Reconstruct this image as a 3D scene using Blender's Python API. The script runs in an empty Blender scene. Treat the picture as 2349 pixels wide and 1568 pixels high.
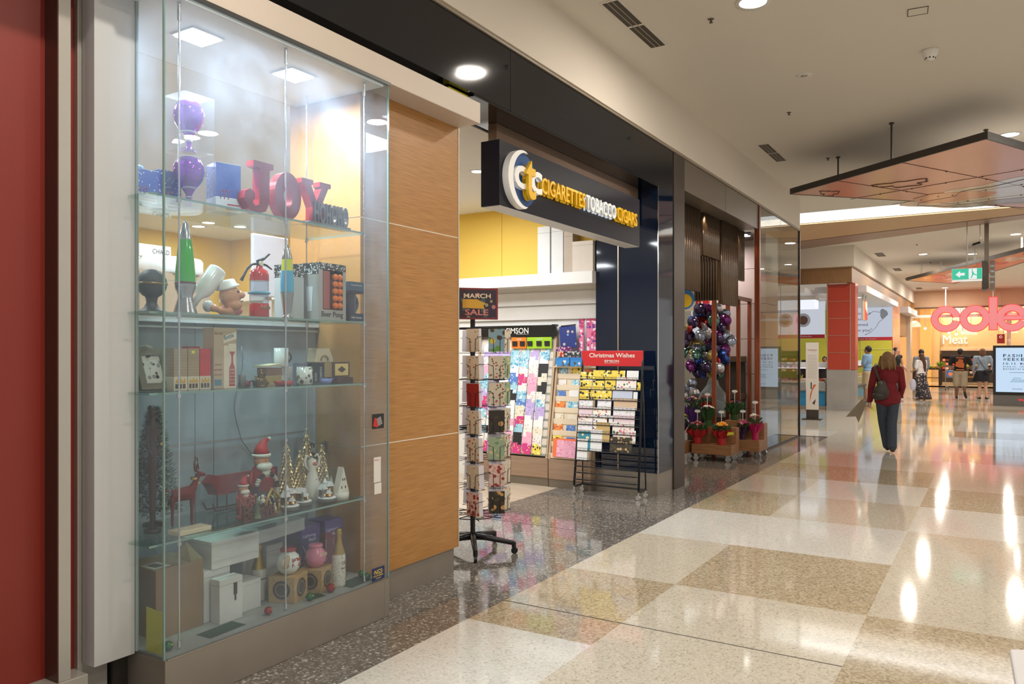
import bpy, bmesh, math, random
from mathutils import Vector, Matrix
random.seed(7)
PI = math.pi
S = bpy.context.scene
C = S.collection

# ---------------------------------------------------------------- camera
cam_d = bpy.data.cameras.new('camera')
cam = bpy.data.objects.new('camera', cam_d)
C.objects.link(cam)
cam.location = (0, 0, 1.6)
cam.rotation_euler = (PI/2, 0, math.atan(1105.5/1790))
cam_d.sensor_width = 36
cam_d.lens = 36*1790/2349
cam_d.shift_y = 26/2349
cam_d.clip_end = 200
S.camera = cam
# ---------------------------------------------------------------- world, exposure
W = bpy.data.worlds.new('world'); S.world = W; W.use_nodes = True
W.node_tree.nodes['Background'].inputs[0].default_value = (1.0, 0.96, 0.91, 1)
W.node_tree.nodes['Background'].inputs[1].default_value = 0.88
S.view_settings.view_transform = 'Standard'
S.view_settings.look = 'None'
S.view_settings.exposure = -0.38
S.view_settings.gamma = 1
S.view_settings.use_curve_mapping = False
S.cycles.max_bounces = 8
S.cycles.diffuse_bounces = 4
S.cycles.glossy_bounces = 4
S.cycles.transmission_bounces = 8
S.cycles.transparent_max_bounces = 16
S.cycles.sample_clamp_indirect = 4
S.cycles.caustics_reflective = False
S.cycles.caustics_refractive = False

def area(name, loc, sx, sy, power, col=(1, .93, .84), rot=(0, 0, 0), spread=None):
    l = bpy.data.lights.new(name, 'AREA'); l.shape = 'RECTANGLE'; l.size = sx; l.size_y = sy
    l.energy = power; l.color = col
    if spread: l.spread = spread
    o = bpy.data.objects.new(name, l); C.objects.link(o); o.location = loc; o.rotation_euler = rot
    o.visible_camera = False
    return o
WARM = (1, .91, .80); NEUT = (.98, .98, 1); COOL = (.90, .95, 1)
# mall downlights (one lamp per visible or continuing fitting of the ceiling grid)
MALL_LAMPS = [(-1.76, y) for y in (1.7, 6.7)] + [(-1.8, 21.5), (-1.8, 26.3), (-1.85, 31.3), (-1.88, 36.3), (-1.88, 40.3)] + \
             [(.35, y) for y in (2.5, 7.5, 12.5)] + [(.46, 23.1), (.49, 27.5), (.5, 32.5), (.5, 38)] + [(2.6, y) for y in (1.7, 6.7, 11.7, 22, 32)]
for x, y in MALL_LAMPS:
    area('downlight_lamp', (x, y, 4.52), .24, .24, 74 if y < 15 else 120, WARM).data.shape = 'DISK'
area('case_lamp', (-3.45, 2.54, 3.16), .14, .14, 55, (.76, .89, 1))
area('case_lamp', (-3.45, 3.18, 3.16), .14, .14, 55, (.76, .89, 1))
for x, y in ((-4.5, 6.6), (-4.6, 4.2), (-6.3, 6.6), (-6.3, 4.0), (-8.2, 6.6), (-8.2, 4.0), (-9.6, 7.2), (-5.2, 7.3), (-4.6, 2.2), (-7, 1.8)):
    area('shop_lamp', (x, y, 3.42), .5, .5, 38, (.93, .97, 1))
area('skylight', (-2, 17.95, 4.9), 7, .9, 260, (1, .98, .95))
for x, y, p in ((-5.2, 25.2, 70), (-7, 25.5, 75), (-4.6, 27.2, 55), (-6.5, 22.2, 35)):
    area('chicken_shop_lamp', (x, y, 3.3), .8, .8, p, (.97, .97, 1))
for x, y in ((-1.5, 45), (1.5, 45), (-1.5, 49.5), (2, 49.5), (-4, 47)):
    area('supermarket_lamp', (x, y, 4.4), 1.2, 1.2, 140, (1, .88, .70))
area('florist_lamp', (-4.2, 11.4, 3.5), .3, .3, 34, (1, .82, .62))
area('florist_lamp', (-4.3, 13.6, 3.5), .4, .4, 40, (1, .92, .90))

# ---------------------------------------------------------------- materials
_M = {}
def nt(name):
    m = bpy.data.materials.new(name); m.use_nodes = True
    return m, m.node_tree.nodes, m.node_tree.links, m.node_tree.nodes['Principled BSDF']
def lin(c):
    return tuple(((v/255)/12.92 if v/255 <= .04045 else ((v/255+.055)/1.055)**2.4) for v in c) + (1,)
def M(name, rgb=None, rough=.5, metal=0, spec=.5, coat=0, emit=0, var=.06, scale=8, bump=0, alpha=1):
    """plain surface with a slight procedural variation; rgb is sRGB 0-255"""
    if name in _M: return _M[name]
    m, N, L, b = nt(name)
    c = lin(rgb)
    if emit:
        b.inputs['Base Color'].default_value = (0, 0, 0, 1)
        b.inputs['Emission Color'].default_value = c
        b.inputs['Emission Strength'].default_value = emit
    elif var:
        tc = N.new('ShaderNodeTexCoord'); no = N.new('ShaderNodeTexNoise'); no.inputs['Scale'].default_value = scale
        mx = N.new('ShaderNodeMix'); mx.data_type = 'RGBA'
        mx.inputs[6].default_value = tuple(v*(1-var) for v in c[:3])+(1,)
        mx.inputs[7].default_value = tuple(min(1, v*(1+var)) for v in c[:3])+(1,)
        L.new(tc.outputs['Object'], no.inputs['Vector']); L.new(no.outputs[0], mx.inputs[0]); L.new(mx.outputs[2], b.inputs['Base Color'])
        if bump:
            bp = N.new('ShaderNodeBump'); bp.inputs['Strength'].default_value = bump; L.new(no.outputs[0], bp.inputs['Height']); L.new(bp.outputs[0], b.inputs['Normal'])
    else:
        b.inputs['Base Color'].default_value = c
    b.inputs['Roughness'].default_value = rough; b.inputs['Metallic'].default_value = metal
    b.inputs['Specular IOR Level'].default_value = spec; b.inputs['Coat Weight'].default_value = coat
    b.inputs['Coat Roughness'].default_value = .04
    if alpha < 1: b.inputs['Alpha'].default_value = alpha
    _M[name] = m
    return m
def glass(name, tint=(235, 245, 242), dust=.0, boost=1.0, ior=1.45, gl_rough=0.0, dustcol=(225, 232, 235)):
    if name in _M: return _M[name]
    m, N, L, b = nt(name); N.remove(b)
    out = N['Material Output']
    tr = N.new('ShaderNodeBsdfTransparent'); tr.inputs[0].default_value = lin(tint)
    gl = N.new('ShaderNodeBsdfGlossy'); gl.inputs['Roughness'].default_value = gl_rough
    fr = N.new('ShaderNodeLayerWeight'); fr.inputs[0].default_value = .5
    p5 = N.new('ShaderNodeMath'); p5.operation = 'POWER'; p5.inputs[1].default_value = 5
    mu = N.new('ShaderNodeMath'); mu.operation = 'MULTIPLY_ADD'; mu.inputs[1].default_value = .8*boost; mu.inputs[2].default_value = .035*boost; mu.use_clamp = True
    L.new(fr.outputs['Facing'], p5.inputs[0])
    ms = N.new('ShaderNodeMixShader')
    L.new(p5.outputs[0], mu.inputs[0]); L.new(mu.outputs[0], ms.inputs[0]); L.new(tr.outputs[0], ms.inputs[1]); L.new(gl.outputs[0], ms.inputs[2])
    last = ms
    if dust:
        tc = N.new('ShaderNodeTexCoord'); no = N.new('ShaderNodeTexNoise'); no.inputs['Scale'].default_value = 3.5; no.inputs['Detail'].default_value = 8
        rm = N.new('ShaderNodeMapRange'); rm.inputs[1].default_value = .35; rm.inputs[2].default_value = .75; rm.inputs[3].default_value = dust*.5; rm.inputs[4].default_value = dust*1.5
        df = N.new('ShaderNodeBsdfDiffuse'); df.inputs[0].default_value = lin(dustcol)
        tl = N.new('ShaderNodeBsdfTranslucent'); tl.inputs[0].default_value = lin(dustcol)
        m0 = N.new('ShaderNodeMixShader'); m0.inputs[0].default_value = .5
        L.new(df.outputs[0], m0.inputs[1]); L.new(tl.outputs[0], m0.inputs[2])
        m2 = N.new('ShaderNodeMixShader')
        L.new(tc.outputs['Object'], no.inputs['Vector']); L.new(no.outputs[0], rm.inputs[0]); L.new(rm.outputs[0], m2.inputs[0])
        L.new(ms.outputs[0], m2.inputs[1]); L.new(m0.outputs[0], m2.inputs[2]); last = m2
    L.new(last.outputs[0], out.inputs[0])
    _M[name] = m
    return m
def wood(name, c1, c2, axis='Y', sc=6, stretch=26, rough=.42, spec=.5):
    if name in _M: return _M[name]
    m, N, L, b = nt(name)
    tc = N.new('ShaderNodeTexCoord'); mp = N.new('ShaderNodeMapping'); no = N.new('ShaderNodeTexNoise'); rp = N.new('ShaderNodeValToRGB')
    s = [stretch]*3; s['XYZ'.index(axis)] = 1
    mp.inputs['Scale'].default_value = s; no.inputs['Scale'].default_value = sc; no.inputs['Detail'].default_value = 5
    rp.color_ramp.elements[0].color = lin(c1); rp.color_ramp.elements[1].color = lin(c2)
    rp.color_ramp.elements[0].position = .3; rp.color_ramp.elements[1].position = .7
    L.new(tc.outputs['Object'], mp.inputs[0]); L.new(mp.outputs[0], no.inputs['Vector']); L.new(no.outputs[0], rp.inputs[0]); L.new(rp.outputs[0], b.inputs['Base Color'])
    b.inputs['Roughness'].default_value = rough; b.inputs['Specular IOR Level'].default_value = spec
    _M[name] = m
    return m
def terrazzo(name, base, chips, chip2, sc=90, rough=.07, thr=.55):
    if name in _M: return _M[name]
    m, N, L, b = nt(name)
    tc = N.new('ShaderNodeTexCoord')
    def vor(s):
        v = N.new('ShaderNodeTexVoronoi'); v.inputs['Scale'].default_value = s; L.new(tc.outputs['Object'], v.inputs['Vector']); return v
    v1 = vor(sc); v2 = vor(sc*2.3)
    sp = N.new('ShaderNodeSeparateColor'); L.new(v1.outputs['Color'], sp.inputs[0])
    sq = N.new('ShaderNodeSeparateColor'); L.new(v2.outputs['Color'], sq.inputs[0])
    r1 = N.new('ShaderNodeValToRGB'); r1.color_ramp.interpolation = 'CONSTANT'
    r1.color_ramp.elements[0].color = lin(base); r1.color_ramp.elements[1].color = lin(chips); r1.color_ramp.elements[1].position = thr
    e = r1.color_ramp.elements.new(.92); e.color = lin(chip2)
    r2 = N.new('ShaderNodeValToRGB'); r2.color_ramp.elements[0].color = lin(base); r2.color_ramp.elements[1].color = lin(chips)
    mx = N.new('ShaderNodeMix'); mx.data_type = 'RGBA'; mx.inputs[0].default_value = .45
    L.new(sp.outputs[0], r1.inputs[0]); L.new(sq.outputs[1], r2.inputs[0]); L.new(r1.outputs[0], mx.inputs[6]); L.new(r2.outputs[0], mx.inputs[7]); L.new(mx.outputs[2], b.inputs['Base Color'])
    b.inputs['Roughness'].default_value = rough; b.inputs['Specular IOR Level'].default_value = .62
    _M[name] = m
    return m
def pattern(name, bg, cols, kind='dots', sc=40, rough=.4, coat=0):
    """printed paper: a ground with coloured dots, stripes or blotches"""
    if name in _M: return _M[name]
    m, N, L, b = nt(name)
    tc = N.new('ShaderNodeTexCoord'); oi = N.new('ShaderNodeObjectInfo')
    ad = N.new('ShaderNodeVectorMath'); ad.operation = 'ADD'
    cm = N.new('ShaderNodeCombineXYZ'); ml = N.new('ShaderNodeMath'); ml.operation = 'MULTIPLY'; ml.inputs[1].default_value = 37
    L.new(oi.outputs['Random'], ml.inputs[0]); L.new(ml.outputs[0], cm.inputs[0]); L.new(ml.outputs[0], cm.inputs[2])
    L.new(tc.outputs['Object'], ad.inputs[0]); L.new(cm.outputs[0], ad.inputs[1])
    rp = N.new('ShaderNodeValToRGB'); rp.color_ramp.interpolation = 'CONSTANT'
    if kind == 'stripes':
        w = N.new('ShaderNodeTexWave'); w.inputs['Scale'].default_value = sc; L.new(ad.outputs[0], w.inputs['Vector']); w.bands_direction = 'Z'
        f = w.outputs['Fac']; L.new(f, rp.inputs[0])
        els = [(0, bg)] + [(.35+.6*i/len(cols), c) for i, c in enumerate(cols)]
        cfac = None
    else:
        v = N.new('ShaderNodeTexVoronoi'); v.inputs['Scale'].default_value = sc; L.new(ad.outputs[0], v.inputs['Vector'])
        sp = N.new('ShaderNodeSeparateColor'); L.new(v.outputs['Color'], sp.inputs[0]); L.new(sp.outputs[0], rp.inputs[0])
        els = [(i/len(cols), c) for i, c in enumerate(cols)]
        lt = N.new('ShaderNodeMath'); lt.operation = 'LESS_THAN'; lt.inputs[1].default_value = .34 if kind == 'dots' else .52
        L.new(v.outputs['Distance'], lt.inputs[0]); cfac = lt.outputs[0]
    while len(rp.color_ramp.elements) < len(els): rp.color_ramp.elements.new(.5)
    for e, (p, c) in zip(rp.color_ramp.elements, els): e.position = p; e.color = lin(c)
    if cfac:
        mx = N.new('ShaderNodeMix'); mx.data_type = 'RGBA'; mx.inputs[6].default_value = lin(bg)
        L.new(cfac, mx.inputs[0]); L.new(rp.outputs[0], mx.inputs[7]); L.new(mx.outputs[2], b.inputs['Base Color'])
    else: L.new(rp.outputs[0], b.inputs['Base Color'])
    b.inputs['Roughness'].default_value = rough; b.inputs['Coat Weight'].default_value = coat
    _M[name] = m
    return m

# ---------------------------------------------------------------- mesh builder
_tc = {}
def _text(s, bold):
    k = (s, bold)
    if k in _tc: return _tc[k]
    c = bpy.data.curves.new('t', 'FONT'); c.body = s; c.size = 1; c.extrude = .5; c.offset = bold; c.resolution_u = 3
    o = bpy.data.objects.new('t', c)
    me = bpy.data.meshes.new_from_object(o)
    vs = [tuple(v.co) for v in me.vertices]; fs = [tuple(p.vertices) for p in me.polygons]
    bpy.data.objects.remove(o); bpy.data.meshes.remove(me)
    if vs:
        x0 = min(v[0] for v in vs); x1 = max(v[0] for v in vs); y0 = min(v[1] for v in vs); y1 = max(v[1] for v in vs)
    else: x0 = x1 = y0 = y1 = 0
    _tc[k] = (vs, fs, x0, x1, y0, y1)
    return _tc[k]
class MB:
    def __init__(s): s.v = []; s.f = []; s.m = []; s.s = []
    def add(s, vs, fs, m=0, sm=False):
        b = len(s.v); s.v += [tuple(v) for v in vs]
        for f in fs: s.f.append(tuple(b+i for i in f)); s.m.append(m); s.s.append(sm)
        return s
    def mark(s): return len(s.v)
    def xf(s, b, mat):
        for i in range(b, len(s.v)): s.v[i] = tuple(mat @ Vector(s.v[i]))
        return s
    def box(s, x0, y0, z0, x1, y1, z1, m=0):
        vs = [(x, y, z) for x in (x0, x1) for y in (y0, y1) for z in (z0, z1)]
        return s.add(vs, [(0, 1, 3, 2), (4, 6, 7, 5), (0, 4, 5, 1), (2, 3, 7, 6), (0, 2, 6, 4), (1, 5, 7, 3)], m)
    def bx(s, c, d, m=0):
        return s.box(c[0]-d[0]/2, c[1]-d[1]/2, c[2]-d[2]/2, c[0]+d[0]/2, c[1]+d[1]/2, c[2]+d[2]/2, m)
    def lathe(s, prof, c=(0, 0, 0), seg=24, m=0, sm=True, sx=1, sy=1):
        vs = []; fs = []
        n = len(prof)
        for k in range(seg):
            a = 2*PI*k/seg
            for r, z in prof: vs.append((c[0]+r*sx*math.cos(a), c[1]+r*sy*math.sin(a), c[2]+z))
        for k in range(seg):
            k2 = (k+1) % seg
            for i in range(n-1): fs.append((k*n+i, k2*n+i, k2*n+i+1, k*n+i+1))
        s.add(vs, fs, m, sm)
        if n >= 3 and prof[0][0] > 1e-5 and abs(prof[0][0]-prof[-1][0]) < 1e-6:   # a ring: closed on itself, open in the middle
            s.add([vs[k*n] for k in range(seg)]+[vs[k*n+n-1] for k in range(seg)], [(k, seg+k, seg+(k+1) % seg, (k+1) % seg) for k in range(seg)], m, sm)
            return s
        if prof[0][0] > 1e-5: s.add([vs[k*n] for k in range(seg)], [tuple(range(seg))[::-1]], m)
        if prof[-1][0] > 1e-5: s.add([vs[k*n+n-1] for k in range(seg)], [tuple(range(seg))], m)
        return s
    def cyl(s, c, r, h, m=0, seg=20, r2=None, sm=True):
        return s.lathe([(r, 0), (r if r2 is None else r2, h)], c, seg, m, sm)
    def sph(s, c, r, m=0, seg=16, n=10):
        if not hasattr(r, '__len__'): r = (r, r, r)
        prof = [(math.sin(PI*i/n), -math.cos(PI*i/n)) for i in range(n+1)]
        prof[0] = (0, -1); prof[-1] = (0, 1)
        b = s.mark(); s.lathe(prof, (0, 0, 0), seg, m)
        return s.xf(b, Matrix.Translation(c) @ Matrix.Diagonal((r[0], r[1], r[2], 1)))
    def tube(s, pts, r, m=0, seg=8, sm=True):
        pts = [Vector(p) for p in pts]; vs = []; fs = []; n = len(pts)
        rr = r if hasattr(r, '__len__') else [r]*n
        u = None
        for i, p in enumerate(pts):
            t = (pts[min(i+1, n-1)]-pts[max(i-1, 0)])
            t = t.normalized() if t.length > 1e-9 else Vector((0, 0, 1))
            if u is None: u = t.orthogonal().normalized()
            u = (u-t*u.dot(t)); u = u.normalized() if u.length > 1e-6 else t.orthogonal().normalized()
            w = t.cross(u)
            for k in range(seg):
                a = 2*PI*k/seg; vs.append(p+(u*math.cos(a)+w*math.sin(a))*rr[i])
        for i in range(n-1):
            for k in range(seg):
                k2 = (k+1) % seg; fs.append((i*seg+k, i*seg+k2, (i+1)*seg+k2, (i+1)*seg+k))
        fs.append(tuple(range(seg))[::-1]); fs.append(tuple((n-1)*seg+k for k in range(seg)))
        return s.add(vs, fs, m, sm)
    def prism(s, poly, o, u, v, d, m=0):
        """polygon poly in plane (o;u,v), extruded by vector d"""
        o, u, v, d = Vector(o), Vector(u), Vector(v), Vector(d); n = len(poly)
        a = [o+u*p[0]+v*p[1] for p in poly]; b = [p+d for p in a]
        return s.add(a+b, [tuple(range(n))[::-1], tuple(range(n, 2*n))] + [(i, (i+1) % n, n+(i+1) % n, n+i) for i in range(n)], m)
    def quad(s, a, b, c, d, m=0): return s.add([a, b, c, d], [(0, 1, 2, 3)], m)
    def text(s, t, o, u, v, h, d=.004, m=0, w=None, bold=0.0, mid=False):
        """t in cap height h, baseline origin o, along u, up v, thickness d towards u x v; w: total width"""
        vs, fs, x0, x1, y0, y1 = _text(t, bold)
        if not vs: return s
        u, v, o = Vector(u).normalized(), Vector(v).normalized(), Vector(o); n = u.cross(v)
        k = h/.70; kx = k if w is None else w/(x1-x0)
        off = (x0+x1)/2 if mid else x0
        return s.add([o+u*((p[0]-off)*kx)+v*(p[1]*k)+n*((p[2]+.5)*d) for p in vs], fs, m)

def mesh(name, mb, mats):
    me = bpy.data.meshes.new(name); me.from_pydata(mb.v, [], mb.f)
    if not isinstance(mats, (list, tuple)): mats = [mats]
    for m in mats: me.materials.append(m)
    me.polygons.foreach_set('material_index', mb.m); me.polygons.foreach_set('use_smooth', mb.s)
    me.update()
    return me
def obj(name, mb, mats, parent=None, loc=None, rot=None, label=None, cat=None, group=None, kind=None, bev=0):
    me = mb if isinstance(mb, bpy.types.Mesh) else mesh(name, mb, mats)
    o = bpy.data.objects.new(name, me); C.objects.link(o)
    if parent: o.parent = parent
    if loc: o.location = loc
    if rot: o.rotation_euler = rot
    if label: o['label'] = label
    if cat: o['category'] = cat
    if group: o['group'] = group
    if kind: o['kind'] = kind
    if bev:
        b = o.modifiers.new('bevel', 'BEVEL'); b.width = bev; b.segments = 2; b.limit_method = 'ANGLE'
    return o
def thing(name, label, cat, loc=(0, 0, 0), rz=0, group=None):
    o = bpy.data.objects.new(name, None); C.objects.link(o); o.location = loc; o.rotation_euler = (0, 0, rz)
    o.empty_display_size = .1
    o['label'] = label; o['category'] = cat
    if group: o['group'] = group
    return o
def struct(name, mb, mats, bev=0): return obj(name, mb, mats, kind='structure', bev=bev)
def dup(o, loc=None, rz=None, label=None, group=None):
    def cp(x, p):
        c = x.copy(); C.objects.link(c)
        if p: c.parent = p
        for k in list(x.children): cp(k, c)
        return c
    r = cp(o, None)
    if loc: r.location = loc
    if rz is not None: r.rotation_euler = (0, 0, rz)
    if label: r['label'] = label
    if group: r['group'] = group
    return r
def remesh(o, vox=.01, smooth=3):
    r = o.modifiers.new('remesh', 'REMESH'); r.mode = 'VOXEL'; r.voxel_size = vox; r.use_smooth_shade = True
    if smooth:
        q = o.modifiers.new('smooth', 'SMOOTH'); q.iterations = smooth; q.factor = .5
UX, UY, UZ = (1, 0, 0), (0, 1, 0), (0, 0, 1)

# common materials
metal = M('brushed_steel', (170, 160, 150), rough=.35, metal=.85, var=.12, scale=3)
kickm = M('kick_steel', (150, 142, 132), rough=.42, metal=.5, var=.15, scale=4)
chrome = M('chrome', (210, 212, 215), rough=.15, metal=1)
black = M('black_plastic', (22, 22, 24), rough=.35)
blackm = M('black_metal', (38, 40, 44), rough=.4, metal=.3)
white = M('white_paint', (226, 224, 218), rough=.5, var=.02)
cream = M('cream_plaster', (212, 203, 190), rough=.8, var=.02, scale=2)
navy = M('navy_gloss', (14, 18, 26), rough=.06, spec=.6, var=.05)
navyb = M('navy_blue_gloss', (10, 26, 48), rough=.05, spec=.6, var=.05)
brownm = M('brown_metallic_panel', (66, 56, 48), rough=.38, metal=.2, var=.05)
lampm = M('lamp_diffuser', (255, 250, 240), emit=14)
lampc = M('case_lamp_diffuser', (240, 247, 255), emit=22)
# ================================================================ SETTING
T0 = terrazzo('terrazzo_white', (198, 195, 187), (214, 211, 204), (166, 158, 146), thr=.5)
T1 = terrazzo('terrazzo_beige', (186, 177, 160), (204, 196, 180), (150, 136, 114), thr=.5)
T2 = terrazzo('terrazzo_brown', (156, 138, 110), (190, 178, 154), (106, 92, 72), thr=.5, sc=70)
TD = terrazzo('terrazzo_dark', (86, 80, 74), (140, 136, 130), (200, 198, 192), thr=.68, sc=75)
cells = {(-1, 0): 0, (-1, 1): 1, (-1, 2): 1, (-2, 0): 1, (-2, 1): 1, (-2, 2): 2, (0, 0): 2, (0, 1): 1, (0, 2): 2, (1, 0): 1, (1, 1): 2, (1, 2): 1, (2, 0): 0, (2, 1): 0, (2, 2): 1,
         (3, 0): 2, (3, 1): 1, (3, 2): 0, (4, 0): 1, (4, 1): 0, (4, 2): 2, (5, 0): 2, (5, 1): 2, (5, 2): 1, (6, 0): 1, (6, 1): 1, (6, 2): 1, (7, 0): 1, (7, 1): 0, (7, 2): 2}
cols_x = [-12, -9.5, -8, -6.6, -5.2, -3.95, -2.7, -1.88, -.66, 1.3, 2.5, 3.8, 5.5, 9]
fl = MB(); rr = random.Random(3)
for k in range(-5, 31):
    y0 = 3.87+1.325*k; y1 = y0+1.325
    for i in range(len(cols_x)-1):
        if cols_x[i] < -2.75 and y0 < 15.5: continue
        ci = i-6
        c = cells.get((k, ci))
        if c is None: c = rr.choice((0, 1, 1, 2))
        ya = max(y0, 15.72) if cols_x[i] < -2.75 else y0
        fl.quad((cols_x[i], ya, 0), (cols_x[i+1], ya, 0), (cols_x[i+1], min(y1, 42), 0), (cols_x[i], min(y1, 42), 0), c)
struct('floor', fl, [T0, T1, T2])
f = MB(); f.quad((-4.42, -3, 0), (-2.7, -3, 0), (-2.7, 15.9, 0), (-4.42, 15.9, 0)); struct('floor', f, TD)
f = MB(); f.quad((-12, 8.9, 0), (-4.42, 8.9, 0), (-4.42, 15.9, 0), (-12, 15.9, 0)); struct('floor', f, TD)
f = MB(); f.quad((-12, -3, 0), (-4.42, -3, 0), (-4.42, 8.9, 0), (-12, 8.9, 0))
struct('floor', f, wood('floor_planks', (176, 158, 136), (206, 192, 172), 'X', 3, 12, .3))
f = MB(); f.quad((-9, 42, 0), (9, 42, 0), (9, 56, 0), (-9, 56, 0)); struct('floor', f, M('supermarket_floor', (214, 190, 152), rough=.12))
seamm = M('floor_joint', (70, 66, 60), rough=.6)
f = MB(); f.box(-2.7, 4.275, .0002, -.66, 4.283, .0012); struct('trim_1', f, seamm)
f = MB(); f.box(-4.4, 6.3, .0002, -2.7, 6.306, .0010); struct('trim_2', f, seamm)
# ceilings
cm_ = M('ceiling_paint', (222, 216, 206), rough=.85, var=.02, scale=1)
c = MB(); c.box(-3.17, -4, 4.56, 9, 17.3, 4.7); struct('ceiling', c, cm_)
c = MB(); c.box(-3.6, 18.6, 4.56, 9, 42.2, 4.7); c.box(-12, 18.6, 4.56, -3.6, 23.3, 4.7); struct('ceiling', c, cm_)
c = MB(); c.box(-12, 17.3, 4.95, 9, 18.6, 5.0); c.box(-12, 17.26, 4.56, 9, 17.3, 4.97); c.box(-12, 18.6, 4.7, 9, 18.64, 4.97)
struct('ceiling', c, M('skylight_cove', (250, 252, 250), emit=1.6))
c = MB(); c.box(-12, 15.6, 4.56, -3.17, 17.3, 4.7); struct('ceiling', c, cm_)
bat = wood('timber_battens', (196, 160, 120), (214, 182, 142), 'X', 3, 20, .5)
b = MB()
for i in range(22):   # battens run along the beam between its two splayed edges
    a = i/22; e = (i+.82)/22
    def yy(x, t): return 18.62+(max(0.1, (21.31-.342*(x+4.28))-18.62))*t
    for (xa, xb) in ((-9, -4), (-4, 0), (0, 3)):
        b.add([(xa, yy(xa, a), 4.53), (xb, yy(xb, a), 4.53), (xb, yy(xb, e), 4.53), (xa, yy(xa, e), 4.53), (xa, yy(xa, a), 4.558), (xb, yy(xb, a), 4.558), (xb, yy(xb, e), 4.558), (xa, yy(xa, e), 4.558)],
              [(0, 3, 2, 1), (0, 1, 5, 4), (3, 7, 6, 2), (1, 2, 6, 5), (0, 4, 7, 3)])
struct('trim_3', b, bat)
b = MB(); ed = [(-9, 22.93), (-4.28, 21.31), (.54, 19.67), (3, 18.83)]
poly = ed + [(3, 19.45), (.56, 20.3), (-4.6, 22.89), (-9, 23.0)]
b.prism(poly, (0, 0, 4.52), UX, UY, (0, 0, .035)); struct('trim_4', b, M('brown_beam_face', (146, 120, 104), rough=.4))
c = MB(); c.box(-9, 42.3, 4.6, 9, 56, 4.7); struct('ceiling', c, wood('supermarket_ceiling', (208, 172, 126), (224, 190, 142), 'X', 2, 14, .6))
# bulkheads
b = MB(); b.box(-3.6, -4, 3.985, -3.17, 15.66, 4.56); b.box(-12, 15.5, 3.985, -3.6, 15.66, 4.56); struct('trim_5', b, cream)
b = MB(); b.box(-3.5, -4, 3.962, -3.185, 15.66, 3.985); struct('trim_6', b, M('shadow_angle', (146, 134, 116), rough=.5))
b = MB(); b.box(-12, 23.0, 3.99, -3.25, 23.3, 4.56); b.box(-3.5, 23.3, 3.99, -3.25, 42.1, 4.56); struct('trim_7', b, cream)
tb = wood('timber_band', (128, 92, 58), (158, 118, 78), 'Z', 4, 24, .45)
b = MB(); b.box(-12, 23.2, 3.56, -3.33, 23.4, 3.99); b.box(-3.5, 23.4, 3.56, -3.33, 42.1, 3.99); struct('trim_8', b, tb)
b = MB(); b.box(-3.25, 42.0, 3.79, 9, 42.3, 4.6); struct('trim_9', b, M('coles_bulkhead', (196, 168, 138), rough=.7))
b = MB(); b.box(-3.25, 41.98, 3.73, 9, 42.3, 3.79); struct('trim_10', b, M('dark_head_trim', (104, 84, 64), rough=.5))
# far walls
for nm, bx_, mt in (('wall_left', (-12.2, -4, 0, -12, 42, 5), cream), ('wall_back', (-12, 33.2, 0, -3.6, 33.4, 4.6), cream),
                    ('wall_far', (-9, 55.8, 0, 9, 56, 4.7), M('supermarket_back_wall', (212, 178, 130), rough=.7))):
    b = MB(); b.box(*bx_); struct(nm, b, mt)
# ---- neighbouring red shopfront on the left
redw = M('red_panel', (130, 40, 28), rough=.42, var=.05, scale=2)
greyp = M('grey_metal_panel', (178, 174, 166), rough=.28, metal=.25, var=.03)
whitep = M('white_gloss_panel', (192, 193, 193), rough=.09, spec=.55, var=.02)
b = MB(); b.box(-3.6, -1.0, .2, -3.48, 1.955, 4.0); struct('wall_red', b, redw, .002)
b = MB(); b.box(-3.48, 1.808, .2, -3.38, 1.860, 3.97); struct('trim_11', b, greyp, .002)
b = MB(); b.box(-3.48, 1.803, .2, -3.3805, 1.808, 3.97); struct('trim_35', b, M('return_red_reflection', (84, 58, 50), rough=.3, metal=.4))  # added sheet: the red wall's reflection on the post side, put into its colour
b = MB(); b.box(-3.6, -1.0, 0, -3.37, 1.93, .2); struct('trim_12', b, greyp, .003)
b = MB(); b.box(-3.6, 1.928, 0, -3.45, 2.065, 3.97); struct('trim_13', b, greyp, .003)
b = MB(); b.box(-3.446, 1.945, .225, -3.35, 2.135, 3.25); struct('trim_14', b, whitep, .002)
b = MB(); b.box(-3.6, 2.075, 0, -3.42, 2.14, .24); struct('baseboard_left', b, M('dark_kick', (70, 66, 60), rough=.3, metal=.5))
b = MB(); b.box(-3.6, -1, 3.4, -3.44, 2.3, 3.97); struct('trim_15', b, greyp)
# ---- oak column between the showcase and the shop entrance
oak = wood('oak_veneer', (156, 108, 54), (186, 136, 76), 'Y', 5, 30, .38)
b = MB()
for z0, z1 in ((.185, 1.017), (1.023, 2.442), (2.448, 3.25)):
    b.box(-3.96, 3.62, z0, -3.34, 4.66, z1)
struct('wall_oak_column', b, oak)
b = MB()
for z in (1.02, 2.445): b.box(-3.955, 3.625, z-.003, -3.3385, 4.655, z+.003)
struct('trim_16', b, M('pale_seam', (226, 218, 200), rough=.4))
b = MB(); b.box(-3.345, 4.655, .185, -3.336, 4.665, 3.25); struct('trim_17', b, M('edge_trim', (214, 206, 190), rough=.3, metal=.5))
b = MB(); b.box(-3.94, 3.64, 0, -3.36, 4.63, .185); struct('baseboard_column', b, kickm)
# header beam over the showcase
beamm = M('header_beam', (206, 194, 180), rough=.55, var=.02)
b = MB(); b.box(-4.0, -.5, 3.25, -3.145, 4.66, 3.40); struct('trim_18', b, beamm, .004)
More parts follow.
